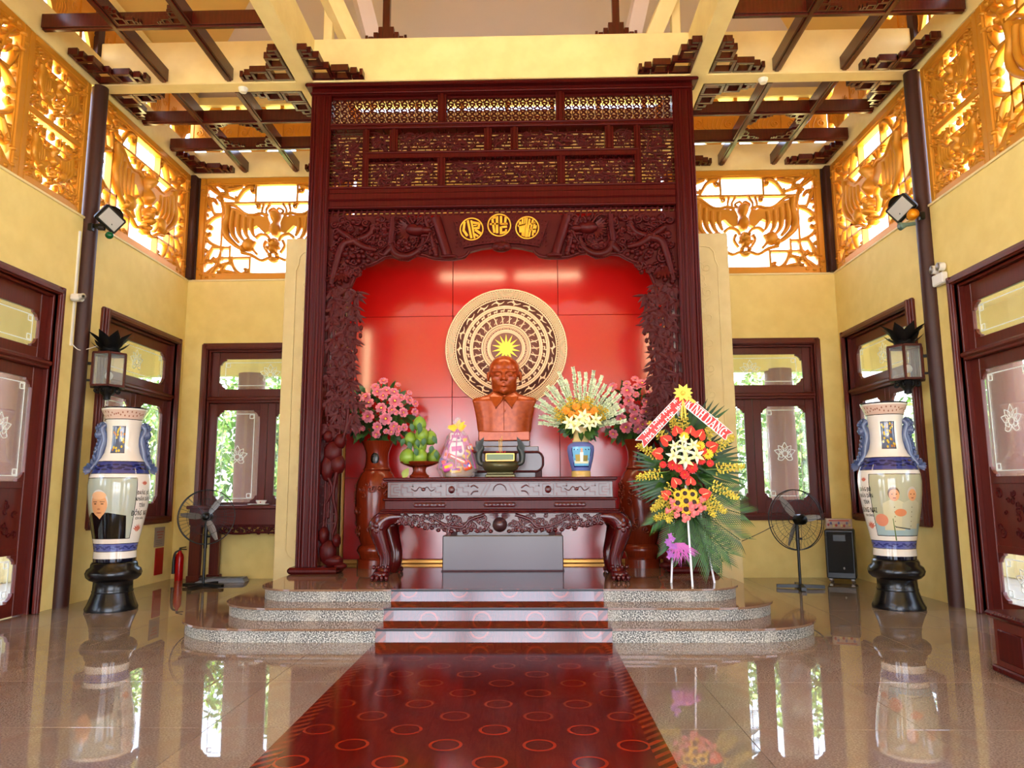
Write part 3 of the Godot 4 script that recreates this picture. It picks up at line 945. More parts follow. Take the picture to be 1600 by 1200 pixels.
		for k in 9:       # mane
			var a := PI * (0.75 + k * 0.08)
			dr.blade(V(-1.36, 5.42, 0.07), V(cos(a), sin(a), 0.05), Vector3.BACK, 0.2, 0.05, 0.03, 0.2, 4)
		for k in 7:       # tail plume in the corner
			var a := -PI * (0.25 + k * 0.09)
			dr.blade(V(-2.38, 4.83, 0.06), V(cos(a), sin(a), 0.1), Vector3.BACK, 0.24, 0.06, 0.05, 0.2, 4)
		part(o, "dragon_relief", dr, M.carve, V(0, dy, 0))
		var cl := g()
		cl.t = dr.t
		for k in 190:      # curling clouds and pearls, packed over the board
			var x := rng.randf_range(-2.52, -0.98)
			var lo := 5.08 if x > -2.0 else 4.72
			var y := rng.randf_range(lo, 5.6)
			var r := rng.randf_range(0.03, 0.075)
			if k % 3:
				var cu := curl(x, y, r, r * 0.12, rng.randf_range(0.9, 1.5) * (1 if k % 2 else -1), rng.randf() * TAU, 0.055)
				cl.tube(cu, taper(cu.size(), 0.022, 0.010), 6)
			else:
				cl.ell(V(x, y, 0.045), V(r * 0.75, r * 0.75, 0.06), 9)
		for k in 26:      # larger clumps with a curl laid on each
			var x := -2.5 + (k % 13) * 0.118
			var y := (5.52 if k < 13 else 5.22) + 0.07 * sin(k * 2.3)
			cl.ell(V(x, y, 0.03), V(0.075, 0.062, 0.055), 10)
			var cu := curl(x, y, 0.055, 0.01, 1.4 * (1 if k % 2 else -1), k * 1.3, 0.085)
			cl.tube(cu, taper(cu.size(), 0.016, 0.010), 6)
		for q in [[-2.2, 5.02], [-2.12, 4.95], [-2.05, 5.02], [-1.98, 4.95], [-1.93, 5.05], [-2.08, 5.1], [-2.22, 5.13], [-1.86, 5.0], [-1.05, 5.06], [-0.97, 5.03], [-1.0, 5.13], [-2.3, 4.66], [-2.4, 4.62], [-2.5, 4.58]]:
			cl.ell(V(q[0], q[1], 0.06), V(0.042, 0.042, 0.045), 9)
		for i in edge.size() - 4:      # rounded lip along the scalloped edge
			pass
		var lip := []
		for i in range(1, 17): lip.append(V(edge[i][0], edge[i][1] + 0.015, 0.03))
		cl.tube(smooth(lip, 3), 0.026, 6)
		part(o, "cloud_relief", cl, M.carve, V(0, dy, 0))
		bamboo(o, s, dy)
	# unrolled scroll in the middle with bead rows, rolled ends and a boss
	var plq := PackedVector2Array()
	for k in 13:
		var a := lerpf(-0.72, 0.72, k / 12.0)
		plq.append(Vector2(a * 0.98, 5.62 - a * a * 0.16))
	for k in 13:
		var a := lerpf(0.56, -0.56, k / 12.0)
		plq.append(Vector2(a, 5.20 - a * a * 0.22))
	part(o, "scroll_plaque", g().prism(plq, 0.02, 0.085), M.carve, V(0, dy, 0))
	var bd := g()
	for k in 25:
		var a := lerpf(-0.66, 0.66, k / 24.0)
		for j in 7:
			var y := lerpf(5.23 - a * a * 0.2, 5.59 - a * a * 0.16, j / 6.0)
			var near := false
			for q in [[-0.44, 5.41], [-0.03, 5.465], [0.385, 5.42]]:
				if Vector2(a - q[0], y - q[1]).length() < 0.19: near = true
			if not near: bd.ell(V(a, y, 0.086), V(0.014, 0.014, 0.012), 5)
	part(o, "bead_rows", bd, M.carve, V(0, dy, 0))
	for s: float in [-1, 1]:
		var en := g()
		en.tube([V(s * 0.98, 5.6, 0.06), V(s * 0.80, 5.02, 0.06)], 0.075, 12)
		en.tube([V(s * 1.13, 5.6, 0.05), V(s * 0.97, 5.05, 0.05)], 0.045, 10)
		en.ell(V(s * 0.78, 5.0, 0.07), V(0.13, 0.04, 0.07), 10)
		part(o, "scroll_end", en, M.carve, V(0, dy, 0))
	part(o, "boss", g().ell(V(0, 5.14, 0.07), V(0.15, 0.08, 0.09), 14).ell(V(0, 5.11, 0.14), V(0.06, 0.04, 0.04), 10), M.carve, V(0, dy, 0))
	# three gilt medallions, each with a seal-like character of its own
	var glyph := [
		[[-0.55, 0.75, -0.75, -0.1, 0.2], [-0.72, -0.05, -0.45, -0.6, 0.22], [-0.25, 0.85, -0.12, -0.85, 0.2], [0.06, 0.8, 0.16, -0.9, 0.16], [0.1, 0.62, 0.72, 0.42, 0.2], [0.75, 0.45, 0.62, 0.0, 0.2], [0.15, 0.05, 0.7, 0.0, 0.18], [0.3, -0.1, 0.78, -0.55, 0.22], [0.2, -0.5, 0.5, -0.75, 0.16], [0.2, 0.3, 0.5, 0.28, 0.12]],
		[[-0.62, 0.6, -0.45, -0.7, 0.2], [-0.85, 0.1, -0.05, 0.12, 0.16], [-0.2, 0.85, -0.2, -0.75, 0.22], [-0.6, 0.66, -0.2, 0.8, 0.18], [0.16, 0.85, 0.16, 0.1, 0.2], [0.58, 0.75, 0.52, 0.1, 0.2], [0.1, 0.1, 0.75, 0.12, 0.16], [0.15, -0.15, 0.15, -0.85, 0.2], [0.2, -0.2, 0.7, -0.15, 0.18], [0.2, -0.75, 0.62, -0.65, 0.2], [0.62, -0.4, 0.6, -0.7, 0.16]],
		[[-0.72, 0.5, -0.55, -0.5, 0.22], [-0.5, 0.8, -0.35, -0.8, 0.16], [-0.3, 0.9, -0.22, -0.85, 0.13], [-0.12, 0.9, -0.05, -0.9, 0.13], [-0.85, 0.05, -0.2, 0.3, 0.14], [0.12, 0.85, 0.05, -0.9, 0.16], [0.42, 0.8, 0.25, -0.85, 0.16], [0.15, 0.35, 0.7, 0.5, 0.14], [0.62, 0.6, 0.55, -0.7, 0.16], [0.2, -0.2, 0.8, -0.05, 0.14], [0.78, 0.3, 0.72, -0.4, 0.12]]]
	var spots := [V(-0.44, 5.41, 0.1), V(-0.03, 5.465, 0.1), V(0.385, 5.42, 0.1)]
	for k in 3:
		var md := g()
		var R := 0.168
		md.tube(curl(0, 0, R, R, 1.0, 0.0), 0.011, 6)
		for q in glyph[k]:
			md.bar(V(q[0], q[1], 0) * R * 0.98, V(q[2], q[3], 0) * R * 0.98, q[4] * R, 0.014)
		var mo := part(o, "medallion", md, M.leaf_gold, spots[k] + V(0, dy, 0), "gilt round medallion with a pierced character")
		mo.rotation.z = [0.12, 0.0, -0.12][k]
func bamboo(o: Node3D, s: float, dy: float) -> void:
	var tr := Transform3D(Basis.from_scale(V(s, 1, 1)), Vector3.ZERO)
	# canes with nodes
	for k in 8:
		var b := g(); b.t = tr
		var x0: float = [-2.55, -2.49, -2.43, -2.38, -2.33, -2.29, -2.52, -2.46][k]
		var x1: float = [-2.53, -2.44, -2.4, -2.26, -2.18, -2.15, -2.36, -2.3][k]
		var y0: float = [0.6, 1.2, 0.6, 2.0, 2.35, 2.5, 2.2, 2.3][k]
		var y1: float = [4.55, 4.5, 4.45, 4.5, 4.4, 4.0, 4.2, 3.6][k]
		var pts := []
		for i in 15:
			var f := i / 14.0
			pts.append(V(lerpf(x0, x1, f) + sin(f * 5.0 + k) * 0.018, lerpf(y0, y1, f), 0.01 + 0.03 * sin(k * 2.1)))
		b.tube(pts, 0.021, 7)
		for i in 15: b.ell(pts[i], V(0.029, 0.015, 0.029), 7)
		part(o, "bamboo_cane", b, M.carve, V(0, dy, 0))
	# sprays of narrow leaves
	var lf := g(); lf.t = tr
	for k in 84:
		var y := 4.56 - k * 0.0255
		var edge := -2.10 - 0.06 * sin(y * 4.0) - maxf(0.0, 3.1 - y) * 0.06
		var c := V(rng.randf_range(-2.54, edge - 0.03), y + rng.randf_range(-0.05, 0.05), 0.06)
		var m := 5 + rng.randi() % 3
		for i in m:
			var a := -PI / 2 + (i - (m - 1) / 2.0) * 0.48 + rng.randf_range(-0.2, 0.2)
			lf.blade(c, V(cos(a), sin(a), rng.randf_range(-0.1, 0.25)), Vector3.BACK, rng.randf_range(0.12, 0.22), 0.046, -0.03, 0.25, 4)
		lf.ell(c, V(0.025, 0.025, 0.02), 7)
	for k in 18:
		var y := 2.45 + k * 0.115
		lf.ell(V(-2.12 - 0.05 * sin(y * 6.0) - maxf(0.0, 3.1 - y) * 0.1, y, 0.03), V(0.032, 0.045, 0.03), 7)
	part(o, "bamboo_leaves", lf, M.carve, V(0, dy, 0))
	# rocks, roots and a pierced lattice at the foot
	var rk := g(); rk.t = tr
	for q in [[-2.43, 2.12, 0.14, 0.17], [-2.36, 1.95, 0.12, 0.15], [-2.5, 1.9, 0.1, 0.2], [-2.33, 2.28, 0.09, 0.12], [-2.46, 0.72, 0.13, 0.18], [-2.38, 0.6, 0.15, 0.09], [-2.52, 0.95, 0.08, 0.13], [-2.34, 0.88, 0.06, 0.1], [-2.5, 2.35, 0.08, 0.1], [-2.28, 0.53, 0.1, 0.05]]:
		rk.ell(V(q[0], q[1], 0.03), V(q[2], q[3], 0.09), 10)
	for q in [[-2.22, 2.75, -2.24, 2.5, -2.3, 2.25, -2.4, 2.1], [-2.5, 1.8, -2.42, 1.6, -2.5, 1.4], [-2.36, 1.85, -2.4, 1.5, -2.34, 1.2, -2.4, 0.95]]:
		var pts := c2(q, 0.06, 6)
		rk.tube(pts, taper(pts.size(), 0.028, 0.014), 7)
	for k in 6:
		rk.bar(V(-2.58, 1.12 + k * 0.13, 0), V(-2.36, 1.12 + k * 0.13, 0), 0.022, 0.03)
	for x: float in [-2.5, -2.43, -2.36]: rk.bar(V(x, 0.95, 0), V(x, 1.85, 0), 0.022, 0.03)
	part(o, "rock_relief", rk, M.carve, V(0, dy, 0))

# ------------------------------------------------------------------ gilded bat grilles of the lower clerestory
func bat_half(o: G, s: float) -> void:          # right or left half, about x = 0, y = 0; 3 m by 2.08 m
	o.t = Transform3D(Basis.from_scale(V(s, 1, 1)), Vector3.ZERO)
	var F := Vector3.BACK
	# thin bars
	for q in [[0, 0.535, 1.07, 0.535], [0.41, 0.535, 0.41, 0.95], [0.81, 0.535, 0.81, 0.68], [1.05, 0.6, 1.05, -0.62], [0.95, 0.32, 1.24, 0.32], [0.85, -0.37, 1.22, -0.37], [0.45, -0.58, 1.12, -0.58], [0.87, -0.33, 0.87, -0.72], [0.47, -0.58, 0.47, -0.95]]:
		o.bar(V(q[0], q[1], 0), V(q[2], q[3], 0), 0.04, 0.05)
	# wing: shoulder plate and five long feathers
	var sh := PackedVector2Array()
	for q in [[0.10, 0.10], [0.16, 0.26], [0.24, 0.24], [0.30, 0.27], [0.42, 0.25], [0.52, 0.28], [0.58, 0.26], [0.66, 0.34], [0.80, 0.42], [0.97, 0.47], [0.93, 0.30], [0.92, 0.12], [0.74, 0.02], [0.56, 0.0], [0.44, 0.02], [0.36, 0.06], [0.28, -0.03], [0.2, -0.1], [0.12, -0.06]]:
		sh.append(Vector2(q[0], q[1]))
	o.prism(sh, -0.025, 0.03)
	for q in [[[0.97, 0.47, 0.94, 0.25, 0.99, 0.05, 0.94, -0.15, 0.80, -0.30, 0.62, -0.43], 0.075], [[0.84, 0.36, 0.86, 0.1, 0.82, -0.12, 0.70, -0.28], 0.062], [[0.72, 0.28, 0.73, 0.05, 0.69, -0.12, 0.60, -0.24], 0.056], [[0.60, 0.22, 0.60, 0.03, 0.56, -0.12, 0.5, -0.2], 0.052], [[0.46, 0.2, 0.47, 0.04, 0.44, -0.08, 0.40, -0.16], 0.05]]:
		var pts := c2(q[0], 0.02, 5)
		o.tube(pts, taper(pts.size(), q[1] * 0.9, q[1] * 0.45, q[1]), 8, F, 0.6)
	o.tube(c2([0.15, 0.27, 0.3, 0.31, 0.45, 0.28, 0.6, 0.31, 0.8, 0.46, 0.98, 0.5], 0.02, 5), 0.03, 7, F, 0.8)
	# lobes and curls about the head
	o.ell(V(0.51, -0.33, 0.02), V(0.13, 0.14, 0.06), 12).ell(V(0.62, -0.40, 0.02), V(0.07, 0.08, 0.05), 10)
	for q in [[0.38, -0.2, 0.28, -0.12, 0.15, -0.15, 0.08, -0.25], [0.64, -0.48, 0.45, -0.53, 0.25, -0.64, 0.10, -0.60, 0.0, -0.68], [0.38, -0.26, 0.42, -0.4, 0.33, -0.52], [0.16, -0.25, 0.2, -0.36, 0.12, -0.5]]:
		var pts := c2(q, 0.02, 6)
		o.tube(pts, taper(pts.size(), 0.035, 0.028), 8, F, 0.8)
	# top: ear curls and drops
	for q in [[0.13, 0.5, 0.2, 0.38, 0.17, 0.26], [0.07, 0.28, 0.14, 0.36, 0.05, 0.42, 0.0, 0.36], [0.25, 0.5, 0.28, 0.36, 0.24, 0.27]]:
		var pts := c2(q, 0.01, 6)
		o.tube(pts, taper(pts.size(), 0.028, 0.02), 7, F, 0.8)
	for q in [[0.37, 0.46, 0.05, 1], [0.47, 0.79, 0.05, -1], [1.29, 0.04, 0.05, 1], [1.31, -0.08, 0.05, -1], [0.55, -0.84, 0.05, 1]]:
		var cu := curl(q[0], q[1], q[2], 0.012, 1.2 * q[3], 0.5, 0.0)
		o.tube(cu, taper(cu.size(), 0.026, 0.02), 7, F, 0.9)
	# scrolling boundary of the corner sprays
	for q in [[0.80, 0.58, 0.68, 0.78, 0.56, 0.86, 0.46, 0.84], [1.07, 0.31, 1.25, 0.24, 1.36, 0.12, 1.34, 0.04], [1.07, -0.36, 1.25, -0.28, 1.38, -0.16, 1.34, -0.07], [0.86, -0.6, 0.78, -0.78, 0.66, -0.9, 0.55, -0.89]]:
		var pts := c2(q, 0.0, 6)
		o.tube(pts, taper(pts.size(), 0.035, 0.05), 7, F, 0.8)
	for c in [[1.16, 0.72, 1.0], [1.16, -0.75, -1.0]]:
		var cy: float = c[2]
		for q in [[-0.34, -0.1, 0.0, 0.02, 0.28, 0.22], [-0.12, -0.38, -0.02, 0.0, 0.2, 0.26], [-0.46, 0.16, -0.2, 0.1, 0.1, 0.24], [0.06, -0.42, 0.18, -0.15, 0.24, 0.1], [-0.2, -0.05, -0.14, 0.1, -0.3, 0.22], [0.02, -0.2, 0.1, -0.1, 0.26, -0.14]]:
			var pts := []
			for i in range(0, 6, 2): pts.append(V(c[0] + q[i], c[1] + cy * q[i + 1], 0.0))
			pts = smooth(pts, 5)
			o.tube(pts, taper(pts.size(), 0.03, 0.025, 0.048), 7, F, 0.8)
		for k in 9:
			var a := k * 0.7
			var b := V(c[0] + 0.08 + cos(a) * 0.2, c[1] + cy * (0.06 + sin(a) * 0.17), 0.03)
			o.ell(b, V(0.055, 0.04, 0.03), 7)
			o.blade(b, V(cos(a), sin(a) * cy, 0.0), F, 0.12, 0.07, 0.0, 0.0, 3)
		o.tube(curl(c[0] + 0.22, c[1] + cy * 0.2, 0.1, 0.02, 1.3, 0.0), 0.028, 6, F, 0.8)
	for q in [[1.36, 0.42], [1.36, -0.42], [0.62, 0.91], [0.74, -0.92], [1.38, 0.3], [0.86, 0.9]]:
		o.ell(V(q[0], q[1], 0), V(0.06, 0.05, 0.035), 7)
func bat_body(o: G) -> void:
	o.t = Transform3D.IDENTITY
	o.lathe([Vector2(0, -0.16), Vector2(0.07, -0.14), Vector2(0.11, -0.04), Vector2(0.085, 0.06), Vector2(0.06, 0.12), Vector2(0.1, 0.2), Vector2(0.12, 0.27), Vector2(0.08, 0.34), Vector2(0, 0.36)], 14)
	o.ell(V(0, -0.33, 0.03), V(0.12, 0.12, 0.08), 12).ell(V(0, -0.45, 0.05), V(0.09, 0.08, 0.07), 10).ell(V(0, -0.64, 0.03), V(0.10, 0.06, 0.05), 10)
	for s: float in [-1, 1]:
		o.ell(V(s * 0.05, -0.30, 0.1), V(0.03, 0.03, 0.03), 8).ell(V(s * 0.1, -0.42, 0.06), V(0.05, 0.04, 0.04), 8)
		o.ell(V(s * 0.07, -0.55, 0.04), V(0.05, 0.05, 0.04), 8)
func grille_border(o: G, w: float, h: float, b: float) -> void:
	for s: float in [-1, 1]:
		o.box(V(s * (w / 2 - b / 2), 0, 0), V(b, h, 0.09), 0.012)
		o.box(V(0, s * (h / 2 - b / 2), 0), V(w - 2 * b, b, 0.09), 0.012)
		o.box(V(s * (w / 2 - b - 0.008), 0, 0.01), V(0.03, h - 2 * b, 0.05), 0.006)
		o.box(V(0, s * (h / 2 - b - 0.008), 0.01), V(w - 2 * b, 0.03, 0.05), 0.006)
func grilles() -> void:
	var h := 2.07
	var half := g(); bat_half(half, 1.0)
	var half2 := g(); bat_half(half2, -1.0)
	var body := g(); bat_body(body)
	var mR := half.mesh()
	var mL := half2.mesh()
	var mB := body.mesh()
	var bo := g(); grille_border(bo, 3.0, h, 0.12)
	var mF := bo.mesh()
	var what := "gilded openwork grille with a spread-winged bat "
	var runs := [
		[V(-4.53, 6.635, WZ - 0.1), 0.0, what + "over the window with the console table"],
		[V(4.53, 6.635, WZ - 0.1), 0.0, what + "over the window with the loudspeaker below"],
		[V(-WX - 0.1, 6.635, -11.935), PI / 2, what + "beside the green-tipped floodlight"],
		[V(WX + 0.1, 6.635, -11.935), -PI / 2, what + "beside the orange-tipped floodlight"],
		[V(-WX - 0.1, 6.635, -7.3), PI / 2, what + "above the door behind the vase with one portrait"],
		[V(WX + 0.1, 6.635, -7.3), -PI / 2, what + "above the door behind the vase with two people"]]
	for q in runs:
		var o := thing("bat_grille", q[2], "grille", q[0], q[1], "gilded bat grilles")
		for e in [part(o, "border", mF, M.gold), part(o, "wing", mL, M.gold), part(o, "wing", mR, M.gold), part(o, "body", mB, M.gold)]: e.scale.z = 2.2
	# narrow panels with two small stacked motifs, next to the columns
	var nb := g(); grille_border(nb, 1.36, h, 0.10)
	nb.box(V(0, 0, 0), V(1.18, 0.09, 0.07), 0.01)
	var cell := g()
	for s: float in [-1, 1]:
		var hh := g(); bat_half(hh, s)
		cell.add(hh, Transform3D(Basis.from_scale(V(0.40, 0.43, 0.9)), Vector3.ZERO))
	cell.add(body, Transform3D(Basis.from_scale(V(0.5, 0.5, 0.6)), Vector3.ZERO))
	for k in 16:
		var a := TAU * k / 16.0
		var cu := curl(cos(a) * 0.46, sin(a) * 0.36, 0.06, 0.015, 1.2 * (1 if k % 2 else -1), a)
		cell.tube(cu, 0.02, 6, Vector3.BACK, 0.8)
	var mC := cell.mesh()
	var mN := nb.mesh()
	for s: int in [-1, 1]:
		var o := thing("twin_motif_grille", "narrow gilded grille of two stacked motifs %s" % ["next to the column with the green-tipped floodlight" if s < 0 else "next to the column with the orange-tipped floodlight"], "grille", V(s * (WX + 0.1), 6.635, -9.49), -s * PI / 2, "narrow gilded grilles")
		for e in [part(o, "border", mN, M.gold), part(o, "motif", mC, M.gold, V(0, 0.5, 0)), part(o, "motif", mC, M.gold, V(0, -0.5, 0))]: e.scale.z = 2.0
		# plain infill further towards the camera, out of view
		var w := frame("trim_%d" % (6 + s), V(s * (WX + 0.14), 6.635, -0.5), -s * PI / 2)
		for k in 13:
			part(w, "slat", g().box(V((k - 6) * 0.82, 0, 0), V(0.12, 2.07, 0.08)), M.gold)

# ------------------------------------------------------------------ hanging lattices of dark timber under the roof
func fret_corner() -> G:       # lies flat in the corner of a bay, arms along +x and +z
	var o := g()
	var ring := func(x: float, z: float, a: float) -> void:
		var b := 0.05
		for s: float in [-1, 1]:
			o.box(V(x + a / 2, 0, z + a / 2 + s * (a - b) / 2), V(a, 0.1, b), 0.004)
			o.box(V(x + a / 2 + s * (a - b) / 2, 0, z + a / 2), V(b, 0.1, a - 2 * b), 0.004)
	ring.call(0.0, 0.0, 0.33)
	ring.call(0.34, 0.0, 0.26)
	ring.call(0.0, 0.34, 0.26)
	for q in [[0.61, 0.0, 0.18, 0.05], [0.61, 0.13, 0.10, 0.05], [0.66, 0.05, 0.05, 0.1], [0.74, 0.05, 0.05, 0.09]]:
		o.box(V(q[0] + q[2] / 2, 0, q[1] + q[3] / 2), V(q[2], 0.1, q[3]), 0.004)
		o.box(V(q[1] + q[3] / 2, 0, q[0] + q[2] / 2), V(q[3], 0.1, q[2]), 0.004)
	return o
func lattices() -> void:
	var fc := fret_corner().mesh()
	var mini_ := g().add(fret_corner(), Transform3D(Basis.from_scale(V(0.42, 0.5, 0.42)), Vector3.ZERO)).mesh()
	var bays := [[-6.13, -3.13, -13.5, -10.58, "over the console table"], [3.13, 6.13, -13.5, -10.58, "over the loudspeaker"], [-6.13, -3.13, -10.28, -6.35, "above the security camera"], [3.13, 6.13, -10.28, -6.35, "above the twin-headed emergency light"]]
	for b in bays:
		var o := thing("ceiling_lattice", "dark timber ceiling lattice with fretwork corners %s" % b[4], "lattice", V((b[0] + b[1]) / 2, 7.73, (b[2] + b[3]) / 2), 0.0, "ceiling lattices")
		var w: float = b[1] - b[0]
		var d: float = b[3] - b[2]
		for k in [-1, 1]:
			var q := g()
			q.box(V(k * w / 6, 0.13, 0), V(0.12, 0.2, d), 0.006)
			q.box(V(k * w / 6, 0.025, 0), V(0.07, 0.03, d), 0.01)
			part(o, "lattice_bar", q, M.lattice_wood)
			var r := g()
			r.box(V(0, 0.132, k * d / 6), V(w, 0.2, 0.12), 0.006)
			r.box(V(0, 0.027, k * d / 6), V(w, 0.03, 0.07), 0.01)
			part(o, "lattice_bar", r, M.lattice_wood)
		for sx in [-1, 1]:
			for sz in [-1, 1]:
				var c := part(o, "corner_bracket", fc, M.lattice_wood, V(sx * w / 2, 0.06, sz * d / 2))
				c.scale = V(-sx, 1, -sz)
				var e := part(o, "crossing_bracket", mini_, M.lattice_wood, V(sx * (w / 6 - 0.06), 0.06, sz * (d / 6 - 0.06)))
				e.scale = V(-sx, 1, -sz)
	# the middle bay, over the hall in front of the screen: only its corners show
	var o := thing("ceiling_lattice", "dark fretwork corner brackets in the middle bay above the carved screen", "lattice", V(0, 7.73, -8.3), 0.0, "ceiling lattices")
	for sx in [-1, 1]:
		var c := part(o, "corner_bracket", fc, M.lattice_wood, V(sx * 2.85, 0.06, -1.98))
		c.scale = V(-sx, 1, 1)

# ------------------------------------------------------------------ veranda and garden seen through the glass
func outdoors() -> void:
	var ou := frame("ground")
	part(ou, "lawn", g().box(V(0, -0.5, -5), V(160, 0.3, 160)), M.lawn)
	part(ou, "forecourt", g().box(V(0, -0.3, 34), V(70, 0.2, 58)), mk(Color(0.86, 0.85, 0.84), 0.7))  # pale surface added out of view to throw light in through the front
	part(ou, "terrace", g().box(V(0, -0.19, -4.5), V(20.4, 0.3, 27.0)), M.paving)
	var ve := frame("roof_veranda")
	for q in [[V(0, 5.1, -15.6), V(20.4, 0.16, 3.5)], [V(-8.3, 5.1, -4), V(3.6, 0.16, 20)], [V(8.3, 5.1, -4), V(3.6, 0.16, 20)]]:
		part(ve, "soffit", g().box(q[0], q[1]), M.wall)
	for q in [[V(0, 4.62, -16.7), V(20.0, 0.8, 0.3)], [V(-9.4, 4.62, -6), V(0.3, 0.8, 21.4)], [V(9.4, 4.62, -6), V(0.3, 0.8, 21.4)]]:
		part(ve, "fascia_beam", g().box(q[0], q[1]), M.wall)
	# low white parapet between the columns
	for q in [[V(0, 0.32, -16.7), V(19.0, 0.72, 0.2)], [V(-9.4, 0.32, -6.5), V(0.2, 0.72, 20)], [V(9.4, 0.32, -6.5), V(0.2, 0.72, 20)]]:
		part(ve, "parapet", g().box(q[0], q[1], 0.02), M.wall)
	var col := thing("veranda_column", "round red-brown veranda column on a pale plinth", "column", V(-6.05, -0.04, -16.7), 0.0, "veranda columns")
	part(col, "shaft", g().lathe([Vector2(0.30, 1.3), Vector2(0.32, 2.2), Vector2(0.30, 4.3)], 24), M.earth_col)
	part(col, "plinth", g().box(V(0, 0.65, 0), V(0.86, 1.3, 0.86), 0.03), M.cream)
	for q in [[6.08, -16.7], [-2.0, -16.7], [2.0, -16.7], [-9.4, -16.7], [9.4, -16.7], [-9.4, -13.55], [9.4, -13.95], [-9.4, -8.0], [9.4, -8.0], [-9.4, -4.0], [9.4, -4.0]]:
		copy(col, V(q[0], -0.04, q[1]))
	# garden trees: trunk and a crown of leaves
	for kind in 2:
		var cr := g()
		for k in 5200:
			var d := Vector3(rng.randfn(), rng.randfn(), rng.randfn()).normalized()
			var r := pow(rng.randf(), 0.4)
			var c := V(d.x * 2.3, 3.4 + d.y * 2.7, d.z * 2.3) * V(r, 1, r)
			c.y = 3.4 + (c.y - 3.4) * r
			var sh := rng.randf()
			cr.col = lin(0.28 + 0.22 * sh, 0.44 + 0.22 * sh, 0.16 + 0.12 * sh) if kind == 0 else lin(0.36 + 0.22 * sh, 0.50 + 0.2 * sh, 0.24 + 0.12 * sh)
			cr.blade(c, Vector3(rng.randfn(), rng.randfn() - 0.4, rng.randfn()), Vector3(rng.randfn(), rng.randfn(), rng.randfn()), rng.randf_range(0.18, 0.36), 0.14, 0.0, 0.0, 2)
		var t := thing("garden_tree", "leafy green garden tree beyond the veranda" if kind == 0 else "paler airy garden tree beyond the veranda", "tree", V(-7.6 - kind * 5.4, -0.35, -23), 0.0, "garden trees")
		part(t, "crown", cr, M.leaf)
		part(t, "trunk", g().tube([V(0, 0, 0), V(0.05, 1.2, 0), V(0, 2.6, 0.05), V(0.1, 4.2, 0)], [0.2, 0.16, 0.13, 0.06], 8), M.bark)
		var spots := [[3.2, -23.4], [14.0, -22.6], [-18.5, -20.5], [-15.6, -9.5], [15.8, -15.5], [15.6, -4.4]] if kind == 0 else [[8.6, -23.2], [-2.2, -23.0], [-15.4, -15.2], [15.2, -10.0], [-15.2, -4.0]]
		for q in spots: copy(t, V(q[0], -0.35, q[1]), rng.randf() * TAU)

